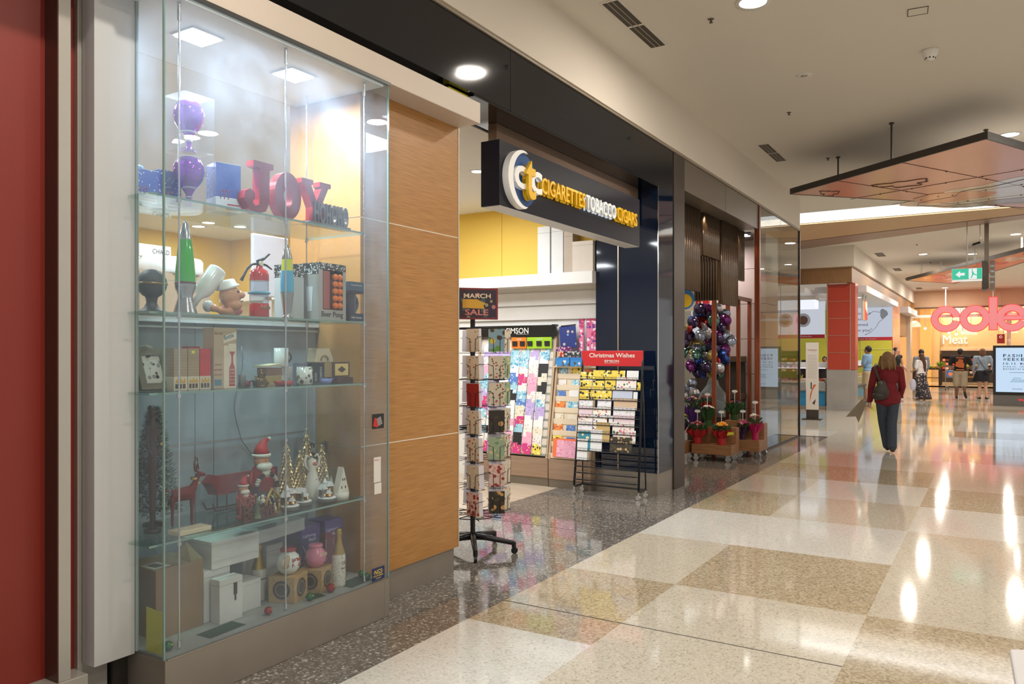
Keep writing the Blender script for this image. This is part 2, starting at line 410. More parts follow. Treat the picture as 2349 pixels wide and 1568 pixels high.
# ---- navy portal
b = MB(); b.box(-3.6, -1.0, 3.48, -3.2, 5.155, 3.962); b.box(-3.6, 5.16, 3.48, -3.2, 8.78, 3.962); struct('trim_19', b, navy)
b = MB()
b.box(-3.97, 8.3, .25, -3.2, 8.78, 3.48); struct('wall_navy_jamb', b, navyb)
b = MB(); b.box(-3.99, 8.30, 0, -3.21, 8.78, .25); struct('baseboard_jamb', b, kickm)
b = MB(); b.box(-3.205, 8.292, .25, -3.196, 8.302, 3.48); struct('trim_20', b, chrome)
b = MB(); b.box(-3.69, 8.285, .25, -3.675, 8.302, 3.40); struct('trim_21', b, metal)
b = MB(); b.box(-3.5, 8.785, .0, -3.19, 9.15, 3.962); struct('wall_brown_pier', b, brownm, .002)
b = MB(); b.box(-3.6, 8.79, 3.58, -3.2, 10.87, 3.955); b.box(-3.6, 10.885, 3.58, -3.2, 12.66, 3.955); struct('trim_22', b, M('grey_fascia', (118, 108, 96), rough=.4, metal=.3))
# shutter box behind the sign
b = MB(); b.box(-3.50, 5.30, 3.06, -3.42, 8.25, 3.46); struct('trim_23', b, M('bronze_box', (128, 104, 86), rough=.32, metal=.5))
b = MB(); b.box(-3.9, 4.66, 3.462, -3.2, 8.3, 3.478); struct('trim_24', b, navy)
# ---- tobacconist interior
ylw = M('yellow_wall', (228, 190, 84), rough=.7, var=.03, scale=1)
swhite = M('shop_white', (228, 226, 222), rough=.6, var=.02)
b = MB()
for x0, x1 in ((-10.7, -8), (-7.995, -5.405), (-5.4, -3.97)): b.box(x0, 8.5, 2.42, x1, 8.6, 3.5)
struct('wall_right', b, ylw)
b = MB(); b.box(-10.7, 8.5, 0, -3.97, 8.6, 2.42)
struct('wall_right', b, swhite)
b = MB()
for z in (2.02, 2.2): b.box(-6.6, 8.47, z, -3.97, 8.5, z+.16)
struct('trim_25', b, M('slat_wall', (206, 202, 196), rough=.5))
b = MB(); b.box(-10.6, 8.2, 2.42, -3.97, 8.5, 2.56); struct('trim_26', b, swhite)
b = MB(); b.box(-10.8, -1, 0, -10.7, 8.6, 3.5); struct('wall_rear', b, ylw)
b = MB(); b.box(-10.8, -1.1, 0, -3.65, -1, 3.5); struct('wall_near', b, swhite)
b = MB(); b.box(-3.66, -1, 0, -3.62, 2.0, 3.97); struct('wall_front', b, swhite)
b = MB(); b.box(-10.8, -1, 3.45, -3.62, 8.6, 3.5); struct('ceiling', b, M('shop_ceiling', (226, 226, 224), rough=.8, var=.02))
# ---- florist shell
tile = M('florist_tile', (196, 178, 174), rough=.35, var=.04)
b = MB()
for zz in range(6):
    for xx in range(2):
        b.box(-4.4+.5*xx, 13.98, .0+.62*zz, -4.4+.5*xx+.494, 14.9, .62*zz+.612)
struct('wall_florist', b, tile)
b = MB(); b.box(-5.0, 9.0, 3.6, -3.62, 15.5, 3.66); struct('ceiling', b, M('florist_soffit', (92, 80, 72), rough=.5))
# ================================================================ SHOWCASE AND WHAT IS IN IT
cg = glass('showcase_glass', (246, 249, 249), dust=.08, boost=.9, dustcol=(200, 216, 238))
cge = M('glass_edge', (126, 158, 150), rough=.1, spec=.8, var=.02)
sg = glass('shelf_glass', (236, 245, 242), boost=1.0)
case = thing('display_case', 'tall glass corner showcase full of gifts, steel plinth, left of the oak column', 'showcase', (-3.4, 2.88, 0))
def L(x, y, z=0): return (x+3.4, y-2.88, z)
def cobj(name, mb, mats, par=case, **k):
    b = mb; b.xf(0, Matrix.Translation((3.4, -2.88, 0))); return obj(name, b, mats, par, **k)
b = MB(); b.box(-3.9, 2.145, 0, -3.14, 3.615, .225); b.box(-3.345, 3.615, 0, -3.14, 3.66, .225)
base = cobj('plinth', b, kickm, bev=.003)
b = MB(); b.box(-3.145, 2.155, .225, -3.138, 3.655, .232); b.box(-3.345, 2.145, .225, -3.14, 2.153, .232)
cobj('sill_strip', b, metal)
b = MB(); b.box(-3.88, 2.155, .225, -3.15, 3.61, .238); cobj('deck', b, M('case_deck', (150, 152, 148), rough=.5))
b = MB(); b.box(-3.148, 2.14, .232, -3.138, 3.655, 3.235); cobj('front_pane', b, cg)
b = MB(); b.box(-3.345, 2.14, .232, -3.149, 2.148, 3.235); cobj('left_pane', b, cg)
b = MB(); b.box(-3.338, 3.645, .232, -3.149, 3.653, 3.235); cobj('right_pane', b, cg)
for (x, y) in ((-3.144, 2.141), (-3.144, 3.652)):
    b = MB(); b.bx((x, y, 1.733), (.010, .007, 3.0)); cobj('glass_edge', b, cge)
b = MB(); b.box(-3.358, 2.138, .235, -3.345, 2.15, 3.235); cobj('glass_edge', b, M('pale_edge', (176, 190, 186), rough=.25))
b = MB(); b.box(-3.9, 2.0, 3.215, -3.15, 3.615, 3.248); cobj('top_panel', b, M('case_top', (232, 236, 240), rough=.5, var=.01))
b = MB(); b.box(-3.15, 2.12, 3.232, -3.137, 3.67, 3.252); b.box(-3.35, 2.12, 3.232, -3.15, 2.136, 3.252); cobj('head_channel', b, M('dark_channel', (86, 88, 88), rough=.35, metal=.6))
for y in (2.54, 3.18):
    b = MB(); b.box(-3.54, y-.095, 3.206, -3.36, y+.095, 3.214, 1); b.box(-3.525, y-.08, 3.200, -3.375, y+.08, 3.207, 0)
    cobj('square_lamp', b, [lampc, white])
# back: blue-grey lower panels with a bright ledge, clear above
bp = M('back_panel', (164, 176, 186), rough=.3, var=.04, scale=1)
b = MB()
for y0, y1 in ((2.0, 2.72), (2.725, 2.84), (2.845, 3.615)): b.box(-3.74, y0, .24, -3.72, y1, 1.765)
cobj('back_panel', b, bp)
b = MB(); b.box(-3.76, 2.0, 1.765, -3.69, 3.615, 1.782); b.box(-3.72, 2.0, 1.735, -3.70, 3.615, 1.745); cobj('back_ledge', b, M('ledge_white', (222, 226, 228), rough=.3))
b = MB(); b.box(-3.715, 2.05, 1.105, -3.705, 3.5, 1.111); cobj('back_rail', b, metal)
b = MB(); b.tube([(-3.70, 2.62+.0*i, 1.76-.001*i) if i == 0 else (-3.70, 2.995+.03*math.sin(i*.7), 1.70-.06*i) for i in range(1, 11)] + [(-3.70, 3.08, 1.02), (-3.70, 3.16, .98)], .003)
cobj('power_cord', b, M('grey_cord', (110, 116, 124)))
for z in (2.32, 1.79, 1.425, .745):
    b = MB(); b.box(-3.67, 2.10, z-.012, -3.19, 3.50, z-.002, 0); b.box(-3.1905, 2.10, z-.012, -3.189, 3.50, z-.002, 1); b.box(-3.67, 3.499, z-.012, -3.19, 3.5008, z-.002, 1)
    cobj('glass_shelf', b, [sg, cge])
for x, y in ((-3.19, 2.25), (-3.19, 2.885), (-3.19, 3.49), (-3.67, 3.49), (-3.67, 2.25)):
    b = MB(); b.cyl((x, y, .24), .0045, 2.97, seg=10); b.cyl((x, y, 3.13), .009, .085, seg=12); b.cyl((x, y, .238), .009, .04, seg=12)
    r_ = cobj('support_rod', b, chrome)
    for z in (2.32, 1.79, 1.425, .745):
        b = MB(); b.cyl((x, y, z-.028), .011, .016, seg=12); b.bx((x-.008 if x > -3.4 else x+.008, y, z-.004), (.022, .012, .012)); cobj('shelf_clamp', b, chrome, r_)
# stickers on the right end of the front pane
def sticker(label, y, z, w, h, bg, lines, cat='sticker'):
    t = thing('window_sticker', label, cat, (-3.1372, y, z))
    b = MB(); b.box(0, 0, 0, .0012, w, h); obj('backing', b, bg, t)
    b = MB()
    for s, yy_, zz_, hh, ww, mi in lines: b.text(s, (.0013, yy_, zz_), UY, UZ, hh, .0005, mi, w=ww)
    obj('lettering', b, [M('sticker_yellow', (240, 210, 60)), M('sticker_white', (235, 235, 235)), M('sticker_red', (196, 40, 40))], t)
    return t
sticker('small blue alarm company sticker with yellow letters, at foot of the showcase glass', 3.50, .245, .11, .075, M('sticker_blue', (20, 40, 92), rough=.35), [('·NGS·', .012, .035, .028, .085, 0), ('MONITORED', .012, .022, .008, .085, 0), ('SECURITY', .03, .008, .006, .05, 0)])
t = sticker('black card sticker showing a red and a grey card, on the showcase glass', 3.50, 1.15, .105, .088, M('sticker_black', (30, 28, 28), rough=.3), [])
b = MB(); m_ = b.mark(); b.box(0, 0, 0, .001, .042, .05, 0); b.xf(m_, Matrix.Translation((.0014, .008, .018)) @ Matrix.Rotation(-.25, 4, 'X')); m_ = b.mark(); b.box(0, 0, 0, .001, .04, .048, 1); b.xf(m_, Matrix.Translation((.0026, .052, .014)) @ Matrix.Rotation(.35, 4, 'X'))
obj('card_motif', b, [M('sticker_red'), M('sticker_grey', (130, 130, 128))], t)
paperw = M('paper_white', (214, 212, 206), rough=.7)
sticker('pale notice with printed lines taped low inside the showcase glass', 3.515, .83, .062, .15, paperw, [('Notice to', .006, .13, .008, .04, 2)])
sticker('small blank pale paper taped under the printed notice on the showcase glass', 3.52, .76, .062, .065, paperw, [])

# ---- shelf one
z1 = 2.318
def gift_box(label, x, y, w, d, h, rz=0, z=z1, pm=None):
    t = thing('gift_box', label, 'box', (x, y, z), rz)
    b = MB(); b.box(-d/2, -w/2, 0, d/2, w/2, h*.3, 1); b.box(-d/2, -w/2, h*.3, d/2, w/2, h, 0); b.box(-d/2, -w/2, h, d/2, w/2, h+.003, 2); obj('carton', b, [pm or snowy, M('snow_print', (226, 232, 240), rough=.35), paperw], t)
    b = MB()
    for i in range(3):
        b.tube([(d/2+.001, -w*.32+.02*i, h*.26), (d/2+.001, -w*.32+.02*i, h*.42), (d/2+.001, -w*.26+.02*i, h*.46), (d/2+.001, -w*.22+.02*i, h*.42)], .0022, 0, 5)
    b.box(d/2, -w*.1, h*.05, d/2+.001, w*.45, h*.09, 0); b.box(d/2, -w*.05, h*.14, d/2+.001, w*.45, h*.17, 0)
    obj('candy_cane_print', b, M('cane_red', (190, 50, 60)), t)
    return t
snowy = pattern('snow_night_print', (52, 86, 180), [(235, 240, 250), (70, 104, 196), (52, 86, 180), (60, 92, 188)], 'dots', 90, .3, .3)
gift_box('blue snow-night gift box at the far left of the top shelf', -3.48, 2.235, .13, .10, .155)
gift_box('blue snow-night gift box behind the purple goblets', -3.55, 2.42, .12, .10, .19)
gift_box('blue snow-night gift box right of the purple goblets, beside the red letter J', -3.37, 2.635, .13, .115, .245, -.25)
b = MB(); b.lathe([(.0, 0), (.032, 0), (.034, .014), (.030, .022), (0, .022)]); obj('round_tin', b, M('blue_tin', (92, 140, 200), rough=.3, metal=.4), loc=(-3.50, 2.235, z1+.1590), label='small pale blue round tin on top of the leftmost blue gift box', cat='tin')
clearm = glass('clear_acetate', (246, 246, 250), dust=.06, boost=1.4)
purp = M('purple_chrome', (150, 40, 190), rough=.12, metal=.85, var=.1)
for k, (lab, lb2) in enumerate((('giant purple mirrored goblet, lower of the stacked pair', 'clear acetate gift carton around the lower purple goblet'), ('giant purple mirrored goblet, upper of the stacked pair', 'clear acetate gift carton around the upper purple goblet'))):
    z = z1 + k*.278
    t = thing('giant_goblet', lab, 'goblet', (-3.41, 2.46, z+.003))
    b = MB(); b.lathe([(0, 0), (.034, 0), (.034, .004), (.012, .012), (.011, .05), (.013, .055)], seg=24); obj('foot', b, purp, t)
    b = MB(); b.lathe([(.013, .055), (.016, .07), (.030, .094), (.032, .1)], seg=24); obj('stem', b, purp, t)
    b = MB(); b.lathe([(.030, .1), (.048, .115), (.066, .145), (.073, .18), (.070, .21), (.055, .243), (.044, .25), (.044, .249), (.0, .249)], seg=32); obj('bowl', b, purp, t)
    b = MB(); b.lathe([(.031, .095), (.036, .098), (.036, .104), (.031, .107)], seg=24); b.lathe([(.0135, .05), (.017, .052), (.017, .058), (.0135, .06)], seg=20); obj('glitter_band', b, M('silver_glitter', (200, 196, 210), rough=.3, metal=.8), t)
    b = MB(); b.text('SMILES' if k == 0 else 'MRS', (.069, -.01, .165), (-.35, .94, 0), UZ, .022, .001, bold=.01); obj('lettering', b, M('silver_print', (190, 170, 205), metal=.5), t)
    b = MB(); s_ = .085; b.box(-s_, -s_, 0, s_, s_, .275)
    b.f = b.f[:]; obj('goblet_carton', b, clearm, loc=(-3.41, 2.46, z), label=lb2, cat='carton')
# red metal letters
redl = M('red_glitter_paint', (176, 34, 38), rough=.35, metal=.3, var=.15, scale=30)
redi = M('dusty_red_face', (130, 52, 54), rough=.5, metal=.2, var=.15, scale=20)
for ch, y, w, h in (('J', 2.66, .19, .275), ('O', 2.86, .185, .255), ('Y', 3.05, .22, .25)):
    t = thing('letter_ornament', 'large red glitter metal letter %s standing on the top shelf' % ch, 'letter ornament', (-3.30, y, z1+(.004 if ch != 'Y' else .001)), .0)
    b = MB(); m_ = b.mark()
    if ch == 'J':
        P = [(.06, .275), (.19, .275), (.19, .245), (.165, .24), (.165, .07), (.14, .02), (.085, 0), (.03, .02), (.0, .07), (.01, .11), (.04, .125), (.07, .105), (.07, .075), (.055, .06), (.07, .04), (.095, .05), (.1, .08), (.1, .24), (.06, .245)]
        b.prism(P, (0, 0, 0), UY, UZ, (.055, 0, 0), 0)
        b.prism([(p[0], p[1]) for p in P], (.0552, 0, 0), UY, UZ, (.0006, 0, 0), 1)
    elif ch == 'O':
        n = 36
        for (x0, x1, mi) in ((0, .055, 0), (.0551, .056, 1)):
            vs = []; fs = []
            for k in range(n):
                a = 2*PI*k/n
                for (rx, rz_) in ((.092, .1275), (.030, .062)):
                    for x in (x0, x1): vs.append((x, .0925+rx*math.cos(a), .1275+rz_*math.sin(a)))
            for k in range(n):
                p = 4*k; q = 4*((k+1) % n)
                fs += [(p, q, q+1, p+1), (p+2, p+3, q+3, q+2), (p+1, q+1, q+3, p+3), (p, p+2, q+2, q)]
            b.add(vs, fs, mi)
    else:
        P = [(0, .25), (.085, .25), (.085, .225), (.07, .22), (.11, .14), (.15, .22), (.135, .225), (.135, .25), (.22, .25), (.22, .225), (.2, .22), (.14, .1), (.14, .03), (.165, .025), (.165, 0), (.055, 0), (.055, .025), (.08, .03), (.08, .1), (.02, .22), (0, .225)]
        b.prism(P, (0, 0, 0), UY, UZ, (.055, 0, 0), 0); b.prism(P, (.0552, 0, 0), UY, UZ, (.0006, 0, 0), 1)
    obj('letter_body', b, [redl, redi], t)
t = thing('word_ornament', 'small silver metal word block at the right end of the top shelf', 'word ornament', (-3.25, 3.09, z1))
b = MB(); b.box(-.03, 0, 0, .03, .32, .018); obj('plinth', b, M('pewter', (120, 116, 108), rough=.3, metal=.9), t, bev=.002)
b = MB(); b.text('HOHOHO', (-.012, .045, .018), UY, UZ, .115, .028, w=.27, bold=.02); obj('lettering', b, M('pewter'), t)

# ---- shelf two
z2 = 1.789
slate = M('slate_grey', (74, 82, 86), rough=.5, var=.15, scale=20)
t = thing('globe_ornament', 'dark grey stone-look ball on a turned pedestal, left end of the second shelf', 'ornament', (-3.42, 2.265, z2))
b = MB(); b.lathe([(0, 0), (.075, 0), (.075, .008), (.055, .016), (.035, .03), (.024, .05), (.026, .07), (.03, .08)], seg=24); obj('pedestal', b, slate, t)
b = MB(); b.sph((0, 0, .143), .070); obj('ball', b, slate, t)
b = MB(); b.lathe([(.069, .135), (.073, .138), (.073, .144), (.069, .147)], seg=28); obj('ring', b, M('dull_gold', (150, 130, 90), metal=.8, rough=.3), t)
alum = M('spun_aluminium', (182, 184, 188), rough=.22, metal=.95, var=.04)
def lava(label, loc, H, R, liquid, top, wax):
    t = thing('lava_lamp', label, 'lava lamp', loc)
    b = MB(); b.lathe([(0, 0), (R*1.0, 0), (R*.98, H*.02), (R*.62, H*.17), (R*.60, H*.20), (R*.86, H*.28), (R*.88, H*.32)], seg=28); obj('stand', b, alum, t)
    b = MB(); b.lathe([(R*.86, H*.321), (R*.84, H*.42), (R*.66, H*.68), (R*.52, H*.80)], seg=28); obj('bottle', b, liquid, t)
    b = MB(); b.lathe([(R*.868, H*.323), (R*.86, H*.345), (0, H*.35)], seg=28); obj('wax', b, wax, t)
    b = MB(); b.lathe([(R*.53, H*.795), (R*.53, H*.81), (R*.42, H*.87), (R*.2, H*.97), (R*.1, H*.99), (0, H*1.0)], seg=24); obj('cap', b, alum, t)
    return t
lava('green lava lamp with tall hourglass silver stand, on the second shelf', (-3.34, 2.39, z2), .455, .056, M('green_liquid', (44, 180, 50), rough=.08, coat=.6, spec=.6), None, M('dark_wax', (90, 30, 24)))
t = thing('lava_lamp', 'blue lava lamp with yellow top and slim silver cone base, mid second shelf', 'lava lamp', (-3.245, 2.945, z2))
b = MB(); b.lathe([(0, 0), (.026, 0), (.028, .006), (.020, .012), (.022, .03), (.035, .135), (.036, .14)], seg=28); obj('stand', b, alum, t)
b = MB(); b.lathe([(.0345, .1405), (.036, .19), (.0315, .255)], seg=28); obj('bottle', b, M('blue_liquid', (70, 176, 220), rough=.06, coat=.6), t)
b = MB(); b.lathe([(.0315, .2551), (.0268, .318)], seg=28); obj('yellow_wax', b, M('yellow_liquid', (214, 226, 50), rough=.06, coat=.6), t)
b = MB(); b.lathe([(.0275, .318), (.0275, .325), (.018, .37), (.009, .392), (0, .397)], seg=24); obj('cap', b, alum, t)
# cartoonish cook figurine bottle holder
skin0 = M('figurine_skin', (206, 150, 112), rough=.3, coat=.4)
t = thing('cook_figurine', 'cook figurine with a big nose lying behind a large upturned white bottle', 'figurine', (-3.36, 2.56, z2))
b = MB(); b.sph((.02, .09, .105), (.052, .056, .062)); b.sph((.055, .125, .112), (.02, .03, .02)); b.sph((.03, .1, .06), (.045, .048, .035)); b.sph((.0, .085, .12), (.02, .02, .03))
b.tube([(.01, .12, .028), (.05, .05, .022), (.07, -.03, .03)], [.026, .018, .016]); b.sph((.07, -.045, .035), (.022, .024, .02)); o_ = obj('body', b, skin0, t); remesh(o_, .004, 3)
b = MB(); b.tube([(.048, .098, .088), (.062, .118, .074), (.056, .14, .082)], .0035, 0, 6); b.sph((.066, .104, .128), .008); obj('face_features', b, [M('mouth_brown', (110, 60, 40))], t)
b = MB(); b.sph((-.005, .11, .03), (.05, .07, .03)); obj('shirt', b, M('pink_shirt', (214, 120, 140), rough=.5), t)
b = MB(); b.lathe([(0, 0), (.05, 0), (.062, .006), (.05, .012), (.042, .04), (0, .045)], (0, 0, 0)); b.xf(0, Matrix.Translation((.01, .085, .145)) @ Matrix.Rotation(.35, 4, 'X')); obj('hat', b, white, t)
bt = glass('milky_glass', (238, 240, 238), dust=.5, boost=1.3)
b = MB(); b.lathe([(0, 0), (.045, 0), (.047, .01), (.047, .12), (.04, .15), (.018, .18), (.016, .235), (0, .235)], seg=24)
bm_ = Matrix.Translation((-.02, .045, .235)) @ Matrix.Rotation(PI*.79, 4, 'X'); b.xf(0, bm_); obj('bottle', b, M('milk_white', (228, 230, 226), rough=.15, coat=.5), t)
b = MB(); b.sph((.045, -.06, .045), (.03, .024, .03)); obj('glove', b, M('pale_grey_glaze', (205, 208, 210), rough=.2), t)
# fire extinguisher drinks dispenser
t = thing('drink_dispenser', 'red fire-extinguisher shaped drink dispenser with black hose and clear middle', 'dispenser', (-3.32, 2.82, z2))
rg = M('red_gloss', (196, 32, 36), rough=.15, coat=.6)
b = MB(); b.lathe([(0, 0), (.050, 0), (.052, .006), (.052, .07), (.049, .075)], seg=28); obj('base', b, rg, t)
b = MB(); b.lathe([(.0495, .0745), (.050, .12), (.050, .175), (.0495, .195)], seg=28); obj('tank', b, glass('clear_tank', (240, 244, 248), dust=.1, boost=1.6), t)
b = MB(); b.lathe([(.051, .124), (.058, .127), (.058, .134), (.051, .138)], seg=28); obj('blue_band', b, M('sky_band', (110, 180, 214)), t)
b = MB(); b.lathe([(.051, .195), (.051, .225), (.043, .25), (.02, .262), (.018, .275), (0, .275)], seg=28); obj('dome', b, rg, t)
b = MB(); b.cyl((0, 0, .275), .012, .022); b.tube([(0, -.012, .296), (0, .03, .315), (0, .07, .345)], [.010, .008, .005]); b.tube([(0, 0, .29), (0, .05, .282), (0, .085, .264)], [.007, .006, .004]); obj('handle', b, black, t)
b = MB(); b.tube([(0, -.01, .285), (.0, -.045, .28), (0, -.08, .25), (.0, -.10, .215), (0, -.115, .19)], [.006, .007, .007, .007, .009]); obj('hose', b, black, t)
b = MB(); b.xf(b.mark(), Matrix()); m_ = b.mark(); b.cyl((0, 0, 0), .013, .008); b.xf(m_, Matrix.Translation((.012, 0, .287)) @ Matrix.Rotation(PI/2, 4, 'Y')); obj('gauge', b, M('gauge_white', (230, 228, 210)), t)
b = MB(); b.box(.0495, -.022, .045, .053, .028, .058); obj('gold_label', b, M('dull_gold'), t)
# beer pong box
t = thing('game_box', 'silver drinking-game box with a window of orange balls, second shelf', 'game box', (-3.235, 3.165, z2), .0)
pongm = M('silver_card', (180, 178, 172), rough=.35, metal=.3)
doodle = pattern('doodle_print', (40, 40, 40), [(230, 230, 230), (40, 40, 40), (220, 220, 220), (120, 120, 120)], 'blots', 110)
b = MB(); b.box(-.30, .002, 0, .0, .215, .26, 0); b.box(-.3005, .001, .26, .001, .216, .325, 1)
b.box(.001, .0, .0, .003, .215, .06, 0); b.box(.001, .0, .285, .003, .215, .325, 1); b.box(.001, 0, .06, .003, .03, .285, 0); b.box(.001, .19, .06, .003, .215, .285, 0)
obj('carton', b, [pongm, doodle], t)
b = MB(); b.box(.0005, .03, .06, .001, .19, .285); obj('window', b, M('dark_window', (70, 30, 24), rough=.2), t)
b = MB(); b.box(.001, .035, .065, .003, .085, .28); obj('insert', b, M('pale_red_insert', (170, 92, 86)), t)
pb = MB(); pb.sph((0, 0, 0), .0185, seg=14, n=8); pbm = mesh('ball', pb, M('orange_ball', (240, 130, 40), rough=.4))
for i in range(2):
    for j in range(5): obj('ball', pbm, None, t, loc=(.012, .118+i*.037, .085+j*.041))
b = MB(); b.text('Beer Pong', (.003, .02, .02), UY, UZ, .03, .001, w=.17, bold=.012); obj('lettering', b, black, t)
b = MB()
for i in range(3): b.prism([(0, 0), (.035, 0), (.045, .14), (-.01, .14)], (-.27+.09*i, .0015, .05), UX, UZ, (0, -.001, 0), 0)
obj('cup_print', b, M('cup_print', (206, 210, 214)), t)
b = MB(); b.box(-.07, -.045, 0, .07, .045, .31); b.box(-.071, -.046, .24, .071, .046, .3105, 1); obj('game_box', b, [M('pale_silver_card', (200, 204, 206), rough=.4), doodle], loc=(-3.40, 3.10, z2), label='tall pale box with doodle border behind the blue lava lamp', cat='box')
t = thing('mug_box', 'dark navy gift box with cut-out handle at right end of second shelf', 'gift box', (-3.25, 3.43, z2))
nb = M('navy_card', (34, 40, 66), rough=.45)
b = MB(); b.box(-.09, 0, 0, .0, .12, .05); b.box(-.09, 0, .17, .0, .12, .185); obj('carton', b, [nb], t)
b = MB(); b.box(-.085, .004, .185, .003, .118, .238); b.text('Best painful Return', (.0035, .012, .214), UY, UZ, .009, .0005, 1, w=.09); obj('header', b, [M('slate_blue_card', (60, 92, 120)), white], t)
b = MB(); b.tube([(-.03, .06+.035*math.cos(a*PI/8), .11+.045*math.sin(a*PI/8)) for a in range(17)], .011, 0, 8); b.cyl((-.045, .05, .05), .036, .12); obj('dark_mug', b, M('navy_glaze', (28, 36, 70), rough=.2, coat=.5), t)
b = MB(); b.text('Hello Summer', (.0005, .015, .02), UY, UZ, .012, .001, w=.09); obj('lettering', b, white, t)

# ---- shelf three
z3 = 1.424
stone = M('weathered_resin', (120, 118, 104), rough=.7, var=.3, scale=40)
t = thing('photo_frame', 'grey driftwood-look photo frame on an easel leg, left end of third shelf', 'picture frame', (-3.36, 2.22, z3+.004), 0)
b = MB(); m_ = b.mark()
for q in ((0, 0, .16, .03), (0, .17, .16, .205), (0, .03, .032, .17), (.128, .03, .16, .17)): b.box(-.012, q[0]-.05, q[1], .012, q[2]-.05, q[3])
b.sph((0, .02, .205), (.014, .04, .02)); b.xf(m_, Matrix.Rotation(-.35, 4, 'Y')); obj('moulding', b, stone, t)
b = MB(); b.box(-.006, -.03, .028, .004, .09, .172); b.xf(0, Matrix.Rotation(-.35, 4, 'Y')); obj('picture', b, pattern('cartoon_print', (214, 214, 208), [(40, 40, 40), (214, 214, 208), (214, 214, 208), (150, 150, 150)], 'blots', 50), t)
b = MB(); b.box(-.13, .0, 0, -.115, .05, .15); b.xf(0, Matrix.Rotation(.3, 4, 'Y')); obj('easel_leg', b, black, t)
b = MB(); b.box(-.01, -.055, 0, .01, .055, .15); b.xf(0, Matrix.Rotation(-.3, 4, 'Y')); obj('photo_frame', b, M('dark_frame', (58, 50, 48), rough=.4), loc=(-3.45, 2.36, z3+.004), label='small dark photo frame leaning behind the driftwood frame', cat='picture frame')
kraft = M('kraft_card', (186, 166, 136), rough=.7, var=.06)
slatp = pattern('crate_print', (166, 146, 116), [(130, 110, 84), (176, 156, 124)], 'stripes', 22)
def toy_box(label, y, w, x=-3.30, bodym=None, lidm=None):
    t = thing('toy_box', label, 'box', (x, y, z3))
    b = MB(); b.box(-.08, 0, 0, 0, w, .065, 1); b.box(-.08, 0, .065, 0, w, .20, 0); obj('carton', b, [bodym or slatp, M('cream_card', (214, 204, 180))], t)
    b = MB()
    for i in range(3): b.box(.0, w*.1+i*w*.28, .008, .001, w*.3+i*w*.28, .03, 0)
    b.prism([(w*.1, .035), (w*.2, .055), (w*.35, .04), (w*.5, .06), (w*.65, .04), (w*.8, .056), (w*.9, .035)], (.0, 0, 0), UY, UZ, (.001, 0, 0), 1)
    obj('front_print', b, [M('print_brown', (70, 50, 40)), M('print_gold', (206, 160, 50))], t)
    return t
toy_box('kraft toy box printed like crate planks, leftmost of the three', 2.30, .072)
toy_box('kraft toy box with yellow price tag, middle of the three', 2.376, .062)
b = MB(); b.box(-3.2995, 2.395, 1.60, -3.2985, 2.412, 1.613); obj('price_tag', b, M('tag_yellow', (236, 226, 60)), loc=(0, 0, 0), label='small yellow price tag on the middle kraft toy box', cat='price tag')
toy_box('red and cream toy box beside the tall wine glass box', 2.442, .062, bodym=M('toy_red', (196, 44, 44), rough=.4))
t = thing('wine_glass_box', 'tall kraft box picturing a red bottle-shaped wine glass', 'box', (-3.29, 2.515, z3), 0)
b = MB(); b.box(-.085, 0, 0, 0, .135, .305); obj('carton', b, kraft, t, bev=.001)
b = MB(); b.box(0, .058, .0, .001, .133, .215, 1); b.prism([(.09, .01), (.125, .01), (.125, .1), (.113, .13), (.113, .165), (.125, .185), (.09, .185), (.103, .165), (.103, .13), (.09, .1)], (.001, 0, 0), UY, UZ, (.0008, 0, 0), 0)
b.prism([(.088, .19), (.127, .19), (.132, .225), (.083, .225)], (.001, 0, 0), UY, UZ, (.0008, 0, 0), 1)
b.prism([(.056, .225), (.134, .25), (.134, .29), (.056, .26)], (.0005, 0, 0), UY, UZ, (.0008, 0, 0), 1)
b.box(.0, .004, .015, .001, .045, .045, 2)
obj('bottle_print', b, [M('print_red', (170, 48, 44)), M('print_cream', (226, 214, 188)), M('print_blue', (74, 126, 150))], t)
b = MB(); b.text('Bottle', (.0015, .062, .243), (0, .955, .28), (0, -.28, .955), .022, .0006, 0, w=.06, bold=.01)
for i, s in enumerate(('Finally!', 'A wine', 'glass that', 'fits my', 'needs')): b.text(s, (.002, .093, .09-.017*i), UY, UZ, .009, .0005, 1, w=.03)
b.text('MORE TO THIN', (.0005, .004, .27), UY, UZ, .008, .0005, 2, w=.046); b.text('DON\'T BE', (.0005, .004, .115), UY, UZ, .008, .0005, 2, w=.04); b.text('SIZE THINGS', (.0005, .004, .09), UY, UZ, .008, .0005, 2, w=.044); b.text('BOTTLES UP', (.0005, .004, .065), UY, UZ, .008, .0005, 2, w=.044)
obj('lettering', b, [M('print_blue'), M('print_cream'), M('print_red')], t)
b = MB(); b.box(-.03, -.03, 0, .03, .03, .21); obj('toy_box', b, M('toy_red'), loc=(-3.45, 2.50, z3), label='red box mostly hidden behind the tall wine glass box', cat='box')
tinm = M('tin_grey', (128, 132, 126), rough=.4, metal=.6)
b = MB(); b.lathe([(0, 0), (.018, 0), (.018, .062), (.016, .066), (0, .066)], seg=20); obj('small_tin', b, tinm, loc=(-3.29, 2.685, z3), label='small grey tin cup right of the tall wine glass box', cat='cup')
def dish(label, loc, r, h, m_, cat='ashtray'):
    t = thing('ashtray', label, cat, loc)
    b = MB(); b.lathe([(0, 0), (r*.7, 0), (r, h), (r*.94, h), (r*.66, h*.3), (0, h*.3)], seg=24); obj('bowl', b, m_, t)
    b = MB()
    for k in range(3):
        a = k*2*PI/3+.4; b.bx((r*.95*math.cos(a), r*.95*math.sin(a), h+.001), (.012, .012, .004))
    obj('rest', b, m_, t)
    return t
